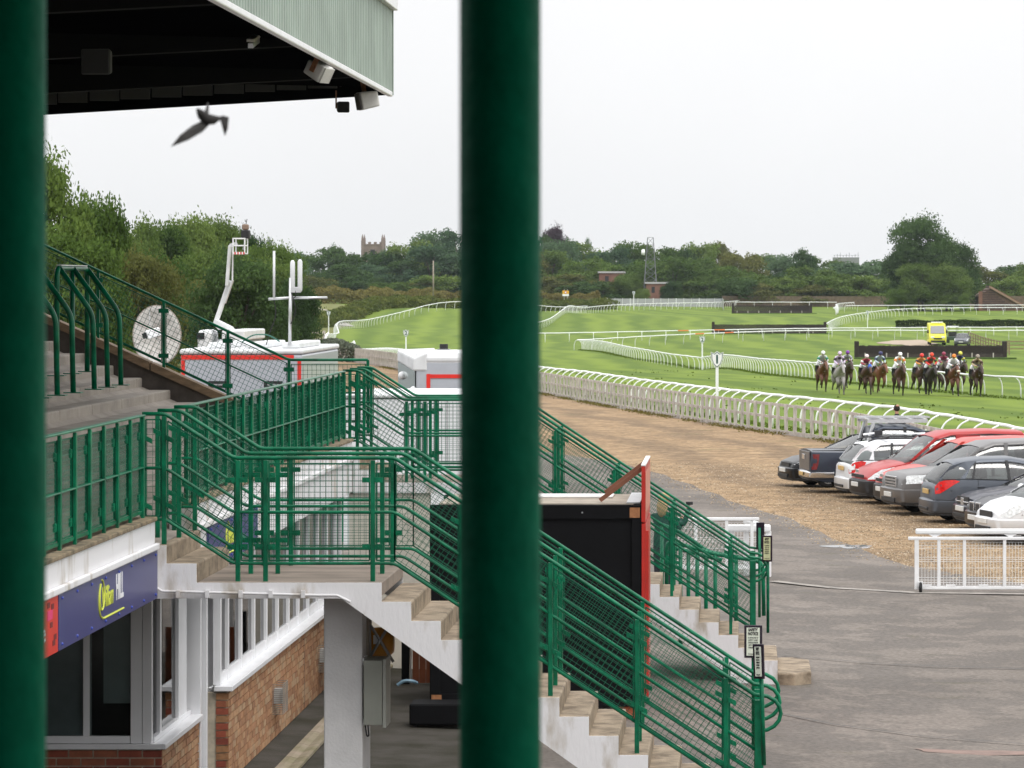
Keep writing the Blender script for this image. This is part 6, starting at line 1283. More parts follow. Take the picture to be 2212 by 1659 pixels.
for i, (u, v_, coat, ph, capc, silk, sec, lab, yj) in enumerate(HORSES):
    Y = FPX*6.42/(v_-V0)
    for _ in range(6): Y = FPX*(HC-gz(XU(u,Y),Y))/(v_-V0)
    x = XU(u,Y); z = gz(x,Y); yaw = R(-90+8)+yj
    hl = lab.split(' on ')[0] if ' on ' in lab else lab
    desc = {'bay':'bay','dark':'dark bay','black':'near-black','grey':'grey','chestnut':'light bay','brown':'dark brown'}[coat]
    h = thing('race_horse', f'{desc} racehorse ridden by jockey with {hl}', 'horse', (x, Y, z), yaw, 'racehorses galloping towards the stand')
    o = obj('body', hm[ph], h, 0, False); o.material_slots[0].link = 'OBJECT'; o.material_slots[0].material = HC_[coat]
    hz = (.0,.06,-.05)[ph]; hcol = HC_[coat] if coat == 'grey' else hair
    mb = MB(); mb.tube([(1.52,0,1.84+hz),(1.30,0,1.76+hz),(1.04,0,1.76),(.78,0,1.64)], [.02,.04,.045,.03], 6); mb.build('mane', hair if coat != 'grey' else HC_['grey'], h, world=False)
    mb = MB(); mb.tube([(-.98,0,1.40),(-1.22,.0,1.36),(-1.45,.03,1.12),(-1.55,.04,.82)], [.04,.07,.08,.02], 8); mb.build('tail', hair, h, world=False, smooth=True)
    for sg in (-1,1): MB().tube([(1.50,sg*.06,1.79+hz),(1.50,sg*.075,1.88+hz),(1.52,sg*.07,1.95+hz)], [.035,.03,.006], 6).build('ear', HC_[coat], h, world=False)
    mb = MB(); mb.tube([(1.62,.092,1.50+hz),(1.62,0,1.72+hz),(1.62,-.092,1.50+hz)], .012, 4); mb.tube([(1.88,.07,1.40+hz),(.80,.16,1.74)], .01, 4); mb.tube([(1.88,-.07,1.40+hz),(.80,-.16,1.74)], .01, 4); mb.build('bridle', M_tack, h, world=False)
    if i in (0,1,4,6,9,11):
        mb = MB(); mb.tube([(.52,.27,1.66),(.86,.24,1.46),(1.0,0,1.22),(.86,-.24,1.46),(.52,-.27,1.66)], .016, 5); mb.build('breast_girth', plain('pale_strap',(.45,.40,.36),.7), h, world=False)
    if i == 9: MB().ball((1.84,0,1.48+hz), (.10,.105,.075), 10, 8).build('noseband', plain('sheepskin',(.75,.68,.58),.95), h, world=False, smooth=True)
    if i == 3:
        MB().ball((1.56,0,1.66+hz), (.18,.12,.17), 10, 8).build('blue_hood', plain('blue_hood',(.04,.12,.55),.7), h, world=False, smooth=True)
    MB().ball((1.05,0,1.34) if False else (1.03,0,1.30), (.02,.02,.02), 6, 4).build('chest_strap', M_tack, h, world=False)
    cl = MB(); cl.add([(.32,-.36,1.30),(.34,-.33,1.58),(.34,0,1.70),(.34,.33,1.58),(.32,.36,1.30),(-.28,-.37,1.26),(-.30,-.34,1.58),(-.30,0,1.68),(-.30,.34,1.58),(-.28,.37,1.26)], [(0,1,6,5),(1,2,7,6),(2,3,8,7),(3,4,9,8)]); cl.build('saddle_cloth', plain('dark_saddle_cloth',(.03,.035,.05),.8), h, world=False)
    lean = (.02,.10,-.03,-.06,.04,.10,-.02,.06,-.02,.02,.0,.02)[i]
    p = thing('person', f'jockey with {lab}', 'person', (x, Y, z), yaw, 'jockeys riding in the race')
    ms = plain(f'silk_{i}', silk, .5, var=.08); m2 = plain(f'silk_b_{i}', sec, .5)
    j = obj('body', jockey_mesh('jockey', [ms, M_breech, M_tack, M_skin], lean), p, 0, False)
    cm = plain(f'cap_{i}', capc, .4); c = Vector((.54,0,2.31+lean))
    hb = MB(); hb.ball(c, (.135,.125,.125), 14, 10); hb.build('cap', cm, p, world=False, smooth=True); MB().ball(c+Vector((.10,0,-.05)), (.10,.095,.025), 10, 6).build('peak', cm, p, world=False)
    MB().tube([c+Vector((.115,-.09,-.055)), c+Vector((.145,0,-.06)), c+Vector((.115,.09,-.055))], .028, 6).build('goggles', M_tack, p, world=False)
    for sg in (-1,1): MB().tube([(.36,sg*.225,2.02+lean),(.395,sg*.275,1.92+lean*.7)], .088, 8).build('sleeve_band', m2, p, world=False, smooth=True)
    if i in (1,5,7,11): MB().ball((.30,0,2.075+lean), (.16,.12,.135), 10, 8).build('silk_panel', m2, p, world=False, smooth=True)
# people on foot
def walker(label, x, y, z, rz, arms, shirt, legs_, haircol, h=1.72, long_hair=False):
    k = h/1.72; e = thing('person', label, 'person', (x,y,z), rz)
    V = [(0,0,.95),(0,0,1.18),(.01,0,1.36),(.02,0,1.46),(.03,0,1.54),(.05,0,1.63)]; rad = [(.12,.16),(.115,.155),(.12,.17),.06,.055,(.085,.08)]; E = [(0,1),(1,2),(2,3),(3,4),(4,5)]
    for sg, a in ((-1,arms[0]),(1,arms[1])):
        q = len(V); V += [(.0,sg*.18,1.38)]+list(a); rad += [.07,.052,.042,.036]; E += [(2,q),(q,q+1),(q+1,q+2),(q+2,q+3)]
        q = len(V); V += [(0,sg*.09,.85),(.02,sg*.10,.48),(-.01,sg*.10,.09),(.12,sg*.11,.04)]; rad += [.10,.07,.05,.045]; E += [(0,q),(q,q+1),(q+1,q+2),(q+2,q+3)]
    pick = lambda c: 3 if c.z > 1.5 else (2 if c.z < .12 else (1 if c.z < .92 else (3 if min((c-Vector(arms[0][2])).length,(c-Vector(arms[1][2])).length) < .07 else 0)))
    me = skin_mesh('figure', V, E, rad, 0, 1, [shirt, legs_, M_black, M_skin], pick); o = obj('body', me, e, 0, False)
    mb = MB(); mb.ball((.03,0,1.665), (.105,.095,.10), 12, 8)
    if long_hair: mb.ball((-.02,0,1.52), (.075,.10,.16), 10, 8)
    mb.build('hair', haircol, e, world=False, smooth=True)
    for sg in (-1,1): MB().ball((.05,sg*.088,1.62), (.02,.012,.03), 6, 5).build('ear', M_skin, e, world=False)
    MB().ball((.14,0,1.61), (.022,.018,.03), 6, 5).build('nose', M_skin, e, world=False); e.scale = (k,k,k); return e
M_dg = plain('dark_green_jacket', (.006,.045,.036), .8); M_nv = plain('dark_navy_cloth', (.015,.018,.026), .85)
pw = walker('blond person in dark green jacket raising an arm beyond the far stairs', XU(1432,60), 60, gz(-1.2,60), R(60), ([(.10,-.24,1.16),(.26,-.20,1.30),(.30,-.18,1.38)], [(.18,.20,1.30)][:0]+[(.16,-.30,1.24),(.24,-.34,1.48),(.25,-.33,1.56)]), M_dg, M_nv, plain('blond_hair', (.38,.27,.14), .8), 1.72, True)
MB().bx(.21,.31,-.38,-.31,1.56,1.61).build('phone', M_black, pw, world=False)
pm_ = walker('balding man in dark jacket by the track rail behind the pickup', XU(1938,112), 112, gz(5,112), R(110), ([(.02,-.25,1.12),(.10,-.26,.90),(.14,-.25,.82)], [(.02,.25,1.12),(.10,.26,.90),(.14,.25,.82)]), plain('black_jacket', (.012,.016,.018), .85), M_nv, plain('dark_hair', (.018,.013,.011), .9), 1.78)
MB().ball((-.035,0,1.735), (.06,.06,.035), 8, 6).build('bald_patch', M_skin, pm_, world=False, smooth=True)
# swallow in flight
b = thing('swallow', 'dark swallow in blurred flight below the canopy', 'bird', P(446,268,8)); s_ = 8/FPX
def Q(u, v, d=0): q = P(u,v,8)-Vector(b.location); q.y += d; return q
mb = MB(); mb.tube([Q(430,238,-.02), Q(436,248), Q(447,258), Q(460,258,.01), Q(472,254,.02)], [.004,.011,.0135,.0105,.004], 10); bm_ = plain('swallow_plumage', (.016,.014,.013), .8, var=.3, scale=30)
mb.build('body', bm_, b, world=False, smooth=True)
mb = MB(); mb.add([Q(440,258,.01),Q(456,262,.01),Q(440,285,-.02),Q(414,304,-.05),Q(381,320,-.08),Q(398,294,-.06),Q(418,272,-.02), Q(440,258,.018),Q(456,262,.018),Q(440,285,-.012),Q(414,304,-.042),Q(381,320,-.075),Q(398,294,-.05),Q(418,272,-.012)], [tuple(range(7)), tuple(reversed(range(7,14)))]+[(i,(i+1)%7,(i+1)%7+7,i+7) for i in range(7)]); mb.build('wing', bm_, b, world=False)
mb = MB(); mb.add([Q(438,246,.01),Q(448,250,.01),Q(443,232,.05),Q(439,224,.08),Q(434,216,.1),Q(434,225,.08),Q(436,234,.05)]+[Q(438,246,.018),Q(448,250,.018),Q(443,232,.058),Q(439,224,.088),Q(434,216,.108),Q(434,225,.088),Q(436,234,.058)], [tuple(range(7)), tuple(reversed(range(7,14)))]+[(i,(i+1)%7,(i+1)%7+7,i+7) for i in range(7)]); mb.build('wing', bm_, b, world=False)
mb = MB(); mb.add([Q(466,252,.02),Q(474,262,.02),Q(481,292,.03),Q(487,276,.03),Q(488,251,.04),Q(478,248,.03)]+[Q(466,252,.028),Q(474,262,.028),Q(481,292,.038),Q(487,276,.038),Q(488,251,.048),Q(478,248,.038)], [tuple(range(6)), tuple(reversed(range(6,12)))]+[(i,(i+1)%6,(i+1)%6+6,i+6) for i in range(6)]); mb.build('tail', bm_, b, world=False)
# ---------------------------------------------------------------- trees, hedges, far buildings
LM = {'mid': leaf_mat('mid_leaves', (0.056,0.101,0.026), (0.151,0.212,0.056)), 'light': leaf_mat('light_leaves', (0.048,0.092,0.022), (0.130,0.195,0.046)), 'dark': leaf_mat('dark_leaves', (0.029,0.060,0.022), (0.081,0.133,0.044)),
      'olive': leaf_mat('olive_leaves', (0.075,0.090,0.028), (0.160,0.165,0.052)), 'blue': leaf_mat('blue_green_leaves', (0.052,0.096,0.052), (0.117,0.181,0.092)), 'copper': leaf_mat('copper_leaves', (0.036,0.022,0.033), (0.073,0.048,0.060))}
M_bark = pmat('tree_bark', (.085,.065,.05), .95, var=.3, scale=5, bump=.5, bscale=20)
def crown_proto(seed, nl, nq, leaf, tall=1.0, spread=1.0, loose=.25):
    rr = np.random.default_rng(seed); L_ = []
    for i in range(nl):
        z = .12+.74*rr.random()**.8; rad = spread*.40*math.sqrt(max(.05, 1-((z-.42)/.52)**2))*rr.random()**.45
        th = rr.random()*2*math.pi; L_.append((rad*math.cos(th), rad*math.sin(th), z, rr.uniform(.10,.19)*(1.1-.3*z)*spread**.5))
    L_ = np.array(L_); w = L_[:,3]**2; w /= w.sum(); k = rr.choice(nl, nq, p=w); d = rr.normal(size=(nq,3)); d /= np.linalg.norm(d, axis=1)[:,None]; d[:,2] = np.where(d[:,2] < -.45, -d[:,2]*.6, d[:,2])
    q = rr.uniform(.55,1.03+loose*rr.random(nq)**3, nq); C = L_[k,:3]+d*(L_[k,3]*q)[:,None]
    sz = np.percentile(C[:,2], 99.5); sx = np.percentile(np.abs(C[:,:2]), 98.5)*2
    C[:,2] /= sz; C[:,:2] /= sx; L_[:,2] /= sz; L_[:,:2] /= sx
    return C, leaf, rr, d, L_
def make_proto(name, seed, nl, nq, leaf, **kw):
    C, leaf, rr, d, L_ = crown_proto(seed, nl, nq, leaf, **kw)
    me = leaf_quads(name, C, leaf, rr, LM['mid'], d*.7); tk = MB()
    tk.tube([(0,0,-.03),(.005,0,.15),(0,.01,.35),(.01,0,.55)], [.032,.024,.018,.008], 8)
    for i in range(min(9, len(L_))):
        x, y, z, r = L_[i]; tk.tube([(0,0,min(.18+.02*i,z*.6)), (x*.5,y*.5,z*.75), (x,y,z)], [.014,.009,.003], 5)
    return me, tk.mesh('trunk', M_bark, True)
PR = [make_proto('crown', 10+i, 40, 7500, .024) for i in range(6)]
PRN = [make_proto('crown', 30+i, 60, 26000, .0165, loose=.5) for i in range(3)]
PRT = [make_proto('crown', 50, 26, 3500, .02, spread=.45)]
TREE_N = {}
def tree(label, u, Y, vtop, wpx, kind, proto, group, vbase=None, zoff=0):
    x = XU(u,Y); z = gz(x,Y); H = HC-(vtop-V0)*Y/FPX-z; wd = wpx*Y/FPX
    e = thing('tree', label, 'tree', (x,Y,z-.2), random.uniform(0,6.28), group); me, tk = proto
    o = obj('crown', me, e, 0, False); o.material_slots[0].link = 'OBJECT'; o.material_slots[0].material = LM[kind]
    o.scale = (wd, wd, H); t = obj('trunk', tk, e, 0, False); t.scale = (wd*.6+H*.3, wd*.6+H*.3, H); return e
rt = random.Random(21)
KN = {'mid':'mid green','light':'light green','dark':'dark green','olive':'olive','blue':'bluish green','copper':'copper'}
def nth(n):
    o_ = ['','first','second','third','fourth','fifth','sixth','seventh','eighth','ninth','tenth','eleventh','twelfth','thirteenth','fourteenth','fifteenth','sixteenth','seventeenth','eighteenth','nineteenth']
    if n < 20: return o_[n]
    t_ = {2:'twent',3:'thirt',4:'fort',5:'fift'}[n//10]
    return t_+'ieth' if n%10 == 0 else t_+'y-'+o_[n%10]
# left wood, nearer
SKY_L = [(60,335),(105,352),(150,372),(190,432),(235,442),(258,480),(300,480),(350,482),(400,485),(430,472),(470,474),(510,492),(545,520),(575,524),(610,530),(640,560)]
tree('tall light green tree highest at the left behind the terrace', 95, 150, 340, 230, 'light', PRN[0], 'trees of the left wood'); tree('light green tree with open twigs left of the wood', 205, 158, 428, 170, 'light', PRN[1], 'trees of the left wood')
tree('leafy tree low behind the sloping terrace railing', 150, 140, 500, 260, 'light', PRN[2], 'trees of the left wood'); tree('olive green tree above the satellite dish', 300, 170, 545, 190, 'olive', PRN[0], 'trees of the left wood')
tree('dark bushy tree behind the cherry picker', 520, 200, 560, 200, 'dark', PRN[1], 'trees of the left wood'); tree('dark round tree beside the white aerials', 640, 230, 600, 110, 'dark', PRN[2], 'trees of the left wood')
for i, (u, v, w, k) in enumerate(sorted([(285,480,140,'mid'),(350,484,130,'mid'),(420,470,150,'mid'),(475,473,130,'mid'),(528,500,90,'dark'),(580,526,120,'light'),(255,500,120,'mid'),(390,510,140,'mid'),(330,545,150,'mid'),(440,545,160,'mid'),(500,540,120,'dark'),(560,560,140,'mid'),(610,545,110,'mid'),(400,600,170,'olive'),(470,620,150,'dark'),(230,560,150,'light'),(560,620,150,'mid'),(620,600,100,'mid')])):
    tree(f'{KN[k]} tree massed in the left wood, {nth(i+1)} from the left', u, 255+i*3+(0 if v < 520 else -45), v, w*1.1, k, PRN[i%3], 'massed trees of the left wood')
tree('small spiky conifer on the skyline of the left wood', 573, 330, 512, 40, 'dark', PRT[0], 'trees of the left wood')
# far woods along the horizon
SKY = [(600,545),(640,545),(700,541),(728,534),(760,548),(800,548),(835,540),(865,524),(900,511),(940,500),(985,497),(1040,500),(1100,505),(1175,512),(1240,522),(1300,532),(1340,520),(1365,516),(1420,532),(1500,526),(1560,527),(1620,546),(1680,553),(1720,550),(1745,532),(1770,556),(1800,560),(1850,558),(1900,562),(1930,575),(2000,580),(2110,577),(2150,572),(2185,570),(2230,568)]
u = 610; c_ = 0
while u < 2250:
    w = rt.uniform(85,150); v = interp(u, SKY)+rt.uniform(-2,8); far = u < 1110
    k = rt.choice(['blue','blue','mid','dark']) if far else rt.choice(['mid','mid','dark','blue','olive']); c_ += 1
    tree(f'{KN[k]} tree on the far skyline, {nth(c_)} from the left', u, rt.uniform(780,860), v, w, k, PR[rt.randrange(6)], 'skyline trees of the far wood'); u += w*.42
u = 630; c_ = 0
while u < 2240:
    w = rt.uniform(90,160); v = interp(u, SKY)+rt.uniform(24,48)
    k = rt.choice(['blue','mid','blue','dark']) if u < 1110 else rt.choice(['mid','dark','olive','light','mid']); c_ += 1
    tree(f'{KN[k]} tree in the middle row of the far wood, {nth(c_)} from the left', u, rt.uniform(745,775), v, w, k, PR[rt.randrange(6)], 'middle trees of the far wood'); u += w*.5
u = 660; c_ = 0
while u < 2240:
    w = rt.uniform(90,150); v = 602+rt.uniform(-12,14)
    k = rt.choice(['mid','dark','mid','olive'])
    if not (1375 < u < 1430 or 1290 < u < 1330 or 2095 < u < 2215): c_ += 1; tree(f'low {KN[k]} tree in front of the far wood, {nth(c_)} from the left', u, rt.uniform(738,744), v, w, k, PR[rt.randrange(6)], 'front trees of the far wood')
    u += w*.5
tree('huge dark tree standing highest at the right', 1995, 690, 470, 150, 'dark', PRN[0], 'trees at the right'); tree('huge dark tree, lower right half of the tallest clump', 2055, 695, 525, 120, 'dark', PRN[1], 'trees at the right'); tree('dark tree filling the left side of the tallest clump', 1955, 692, 530, 90, 'dark', PRN[2], 'trees at the right')
tree('lighter green tree in front of the tallest dark tree', 1985, 684, 570, 115, 'mid', PRN[1], 'trees at the right'); tree('lighter green tree right of centre below the tallest dark tree', 2045, 684, 573, 105, 'mid', PRN[2], 'trees at the right'); tree('small light bush at the foot of the tallest tree', 1945, 681, 622, 60, 'light', PRN[0], 'trees at the right'); tree('small yellow-green sapling by the big tree', 2083, 679, 632, 24, 'light', PRN[1], 'trees at the right')
tree('dark copper tree rising beside the middle green post', 1200, 880, 491, 66, 'copper', PRN[0], 'skyline oddments'); tree('thin poplar on the far skyline', 1270, 880, 513, 20, 'blue', PRT[0], 'skyline oddments'); tree('open-crowned tree on the skyline left of the church tower', 728, 900, 532, 44, 'blue', PRN[2], 'skyline oddments'); tree('round tree partly in front of the church tower', 842, 790, 540, 62, 'blue', PRN[1], 'skyline oddments')
tree('low bush in front of the brick hut under the lattice mast, left side', 1388, 730, 622, 34, 'mid', PRN[0], 'trees at the right'); tree('low bush right of the brick hut under the lattice mast', 1452, 731, 606, 46, 'dark', PRN[1], 'trees at the right'); tree('rounded bush hiding the foot of the left brick building', 1352, 738, 590, 80, 'mid', PRN[2], 'trees at the right'); tree('low bush below the left brick building', 1290, 740, 605, 60, 'olive', PRN[1], 'trees at the right')
# hedges as leafy masses
def hedge(name, label, x0, x1, y0, y1, h, mat, n, s, seed, cat='hedge'):
    me = leafy_box(name, label, cat, x0, x1, y0, y1, h, mat, n, s, seed); o = obj(name, me); tag(o, label, cat); return o
hedge('hedge', 'low dark clipped hedge behind the ambulance', XU(1936,560), XU(2300,560), 560, 563, 1.0, M_hedge, 9000, .16, 5)
def hedge_path(label, pts, h, wdt, mat, n, s, seed):
    rr = np.random.default_rng(seed); P_ = np.array(pts, float); seg = np.linalg.norm(np.diff(P_, axis=0), axis=1); cum = np.r_[0, np.cumsum(seg)]; t = rr.random(n)*cum[-1]; i = np.clip(np.searchsorted(cum, t)-1, 0, len(seg)-1); f = (t-cum[i])/seg[i]
    XY = P_[i]+(P_[i+1]-P_[i])*f[:,None]; d = (P_[i+1]-P_[i])/seg[i][:,None]; off = rr.uniform(-1,1,n); XY = XY+np.c_[-d[:,1], d[:,0]]*(off*wdt/2)[:,None]
    g = gza(XY[:,0], XY[:,1]); hh = h*(1-.35*off**2)*(1+.14*np.sin(t*.5)+.1*np.sin(t*1.7+1)); q = rr.random(n); Z = g+hh*np.where(q < .5, 1-.1*rr.random(n), rr.random(n))
    return tag(obj('hedge', leaf_quads('hedge', np.c_[XY, Z], s, rr, mat)), label, 'hedge')
M_h1 = leaf_mat('yellow_hedge', (0.085,0.112,0.027), (0.204,0.212,0.054), .2); M_h2 = leaf_mat('brown_tipped_hedge', (0.145,0.111,0.037), (0.204,0.187,0.060), .15); M_h3 = leaf_mat('green_hedge', (0.058,0.093,0.024), (0.145,0.170,0.048), .3)
hedge_path('long rounded hedge following the outside of the left bend', [(-53,440),(-57,480),(-61.5,520),(-63,560),(-61,600),(-54,630),(-44,645),(-33,668),(-24,690)], 1.8, 4.0, M_h1, 26000, .28, 41)
hedge_path('brownish hedge along the road beyond the left bend', [(-98,640),(-88,655),(-78,668),(-62,690),(-46,705)], 2.7, 4, M_h2, 14000, .28, 42)
hedge_path('low rough hedge behind the white vehicles at the left', [(-46,300),(-44,330),(-46,360),(-50,400)], 2.3, 5, M_h3, 14000, .2, 43)
hedge_path('low olive hedge left of the pale screen fence', [(-42,700),(-34,702),(-27,704)], 2.6, 3, M_h2, 6000, .25, 44)
hedge_path('pale flowering bushes beside the cherry picker', [(-38,285),(-34,288),(-30,290)], 1.8, 3, leaf_mat('silvery_bush', (.10,.12,.08), (.26,.28,.22), 1.5), 7000, .12, 45)
# road and verge beyond the left bend
blob('road', (-72,600), 4.5, 34, pmat('pale_road', (.34,.31,.29), .9, var=.08), off=.12, seed=31, rot=.35)
car('pale silver car driving on the road beyond the hedge', 'car', 'passing_car', 0, 0, hatch, paint('silver_paint', (.5,.5,.5)), nose=False, ang=70, group=None, at=(XU(800,640), 640))
e = thing('wooden_gate', 'low wooden field gate where the gravel lane ends', 'gate', (XU(640,402), 402, 0))
for u in (600, 640, 700): MB().bx(XU(u,402)-.12, XU(u,402)+.12, 401.9, 402.1, gz(-46,402)-.1, gz(-46,402)+1.35).build('post', M_wood, e)
for h in (.45,1.15): MB().bar((XU(600,402),402,gz(-48,402)+h), (XU(700,402),402,gz(-45,402)+h), .05, .14).build('rail', M_wood, e)
e = thing('car', 'white car parked beyond the broadcast truck', 'car', (0,0,0)); bpy.data.objects.remove(e)
car('small white car parked beyond the broadcast truck', 'car', 'parked_car', 0, 0, hatch, MATS['white_car_paint'], nose=True, ang=95, group=None, at=(XU(645,200), 196))
# church tower
def far_thing(name, label, cat, u, Y): return thing(name, label, cat, (XU(u,Y), Y, 0))
t = far_thing('church_tower', 'square battlemented church tower with four pinnacles above the trees', 'church', 805, 1000); k = 1000/FPX; M_stone = pmat('brown_church_stone', (.20,.155,.14), .9, var=.15, scale=.6)
x0, x1 = XU(783,1000), XU(826,1000); zt = P(0,527,1000).z; MB().bx(x0, x1, 1000, 1005.4, 2, zt).build('tower', M_stone, t)
for i in range(7):
    if i%2 == 0: MB().bx(x0+(x1-x0)*i/7, x0+(x1-x0)*(i+1)/7, 999.9, 1000.4, zt, zt+.55).build('merlon', M_stone, t)
for x in (x0, x1):
    for y in (1000, 1005.4): MB().tube([(x,y,zt-4),(x,y,zt+.6),(x,y,zt+1.4),(x,y,zt+2.7)], [.42,.40,.34,.04], 6).build('pinnacle', M_stone, t)
MB().bx(x0-.1, x1+.1, 999.88, 1000, zt-.35, zt-.1).build('string_course', M_stone, t); MB().bx(XU(800,1000), XU(810,1000), 999.92, 999.99, zt-4.2, zt-1.5).build('belfry_window', M_trim, t)
# lattice radio mast and brick buildings
t = far_thing('lattice_mast', 'tapering steel lattice mast with a white dish in front of the wood', 'mast', 1405, 737); zb, ztp = 2.0, P(0,513,737).z; cx = XU(1405,737)
hw = lambda z: .55+ (1.45-.55)*(ztp-z)/(ztp-zb); cy = 737; lv = [zb+(ztp-zb)*i/9 for i in range(10)]; M_mast = plain('grey_mast_steel', (.16,.165,.175), .6)
for sx in (-1,1):
    for sy in (-1,1): MB().bar((cx+sx*hw(zb),cy+sy*hw(zb),zb), (cx+sx*hw(ztp),cy+sy*hw(ztp),ztp), .10, .10).build('leg', M_mast, t)
mb = MB()
for a, b_ in zip(lv[:-1], lv[1:]):
    for sy in (-1,1):
        mb.bar((cx-hw(a),cy+sy*hw(a),a), (cx+hw(b_),cy+sy*hw(b_),b_), .045, .045); mb.bar((cx+hw(a),cy+sy*hw(a),a), (cx-hw(b_),cy+sy*hw(b_),b_), .045, .045); mb.bar((cx-hw(b_),cy+sy*hw(b_),b_), (cx+hw(b_),cy+sy*hw(b_),b_), .055, .055)
        mb.bar((cx+sy*hw(a),cy-hw(a),a), (cx+sy*hw(b_),cy+hw(b_),b_), .045, .045)
mb.build('bracing', M_mast, t); mb = MB(); dz = P(0,545,737).z; mb.lathe([(0,-.5),(.45,-.45),(.6,-.2),(.6,.2),(0,.25)], (cx-1.3,735.6,dz), 'x', 14); mb.build('dish', M_plastic, t, smooth=True); MB().bar((cx-1.0,735.8,dz), (cx-hw(dz),736.4,dz), .1, .1).build('dish_arm', M_mast, t)
M_fb = pmat('far_brick', (.21,.105,.075), .9, var=.15, scale=.8)
def hut(label, u0, u1, v0, Y, d, chim=False):
    e = far_thing('brick_hut', label, 'building', u0, Y); x0, x1 = XU(u0,Y), XU(u1,Y); z1 = P(0,v0,Y).z; g = gz(x0,Y)
    MB().bx(x0, x1, Y, Y+d, g-.2, z1).build('wall', M_fb, e); MB().bx(x0-.25, x1+.25, Y-.25, Y+d+.25, z1, z1+.35).build('flat_roof', plain('pale_roof_edge', (.42,.41,.40), .8), e)
    MB().bx(x0+(x1-x0)*.25, x0+(x1-x0)*.4, Y-.04, Y-.01, z1-1.8, z1-.6).build('window', M_trim, e); MB().bx(x0+(x1-x0)*.65, x0+(x1-x0)*.8, Y-.05, Y-.01, g, g+2.1).build('door', plain('dark_door', (.05,.04,.04), .7), e)
hut('flat-roofed brick hut at the foot of the lattice mast', 1396, 1442, 613, 733.5, 6); hut('flat-roofed brick building half hidden in the trees left of the mast', 1294, 1346, 590, 744.5, 8)
e = far_thing('water_tower', 'grey blocky tower with aerials on the wooded skyline', 'tower', 1828, 900); x0, x1 = XU(1800,900), XU(1856,900); zt = P(0,556,900).z
MB().bx(x0, x1, 900, 906, zt-4, zt).build('tank', plain('hazy_grey_concrete', (.22,.23,.23), .9), e); MB().bx(x0+1.5, x1-1.5, 901, 905, 2, zt-4).build('shaft', MATS['hazy_grey_concrete'], e)
for i in range(9): MB().tube([(x0+.3+.72*i,901,zt), (x0+.3+.72*i,901,zt+.5+.35*(i%3))], .05, 5).build('aerial', M_mast, e)
MB().bar((x0,900.2,zt+.5), (x1,900.2,zt+.5), .06, .06).build('handrail', M_mast, e)
# timber-clad gabled barn at the right edge
e = far_thing('gabled_barn', 'brown gabled building with steep sloping roof at the right edge', 'building', 2112, 688); Yb = 688; g = gz(45,Yb); M_bn = pmat('brown_cladding', (.16,.10,.075), .9, var=.2, scale=1.2)
ap, r0, l0 = P(2140,622,Yb), P(2225,672,Yb), P(2114,640,Yb)
MB().prism([(l0.x,g),(l0.x,l0.z),(ap.x,ap.z),(r0.x,r0.z),(r0.x,g)], 'y', Yb, Yb+14).build('wall', M_bn, e)
MB().bar((ap.x-.3,Yb-.3,ap.z+.25), (r0.x+.6,Yb-.3,r0.z-.1), .5, .35).build('verge_board', pmat('pale_brown_verge', (.27,.18,.12), .9), e); MB().prism([(ap.x,ap.z+.1),(ap.x,ap.z+.4),(r0.x+.8,r0.z+.15),(r0.x+.8,r0.z-.15)], 'y', Yb-.1, Yb+14.3).build('roof', pmat('brown_tiles', (.15,.085,.06), .9, var=.2), e)
for i in range(9): z = g+.3+.42*i; MB().bx(XU(2122,Yb), XU(2150+7*max(0,6-i),Yb), Yb-.06, Yb-.01, z, z+.3).build('cladding_board', pmat('dark_cladding', (.095,.06,.048), .9, var=.2), e)
MB().bx(XU(2114,Yb), XU(2122,Yb), Yb-.1, Yb-.01, g, g+3.6).build('brick_pier', M_fb, e)
# telegraph pole, road sign
tag(MB().tube([P(936,640,650), P(936,563,650)], [.16,.11], 8).build('telegraph_pole', pmat('pole_timber', (.30,.26,.21), .9), smooth=True), 'tall bare telegraph pole above the left hedge', 'pole')
e = far_thing('road_sign', 'yellow road sign with white roundel above the hedge', 'sign', 1222, 700); c = P(1222,634,700)
MB().bx(c.x-.62, c.x+.62, 699.9, 700, c.z-.1, c.z+.55).build('yellow_board', plain('sign_yellow', (.75,.42,.02), .5), e); MB().bx(c.x-.62, c.x+.62, 699.9, 700, c.z-.48, c.z-.11).build('white_board', M_plastic, e)
mb = MB(); mb.lathe([(0,699.86),(.24,699.86),(.24,699.9)], (c.x,0,c.z+.22), 'y', 16); mb.build('roundel', plain('roundel_red', (.5,.05,.05), .5), e); mb = MB(); mb.lathe([(0,699.84),(.16,699.84),(.16,699.87)], (c.x,0,c.z+.22), 'y', 16); mb.build('roundel_face', M_plastic, e)
for dx in (-.3,.3): MB().tube([(c.x+dx,700.1,gz(c.x,700)), (c.x+dx,700.1,c.z+.8)], .05, 6).build('sign_post', M_alu, e)
# tufts of rough grass and weeds at the fence foot, clods on the track
def tufts(name, label, pts, n, s, h, mat, seed, cat):
    rr = np.random.default_rng(seed); i = rr.integers(0, len(pts), n); C = np.array(pts)[i]+rr.normal(size=(n,2))*np.array([.18,.5]); Z = gza(C[:,0],C[:,1])+h*rr.random(n)
    o = obj(name, leaf_quads(name, np.c_[C,Z], s, rr, mat)); return tag(o, label, cat, kind='stuff')
tufts('weed_tufts', 'straggling weeds along the foot of the timber fence', [(p[0]-.22,p[1]) for p in walk(fpts, .3) if 86 < p[1] < 260 and math.sin(p[1]*.9)+math.sin(p[1]*.37) > -.6], 9000, .04, .10, leaf_mat('dry_weeds', (.14,.105,.03), (.17,.16,.05), 1.0), 61, 'weeds')

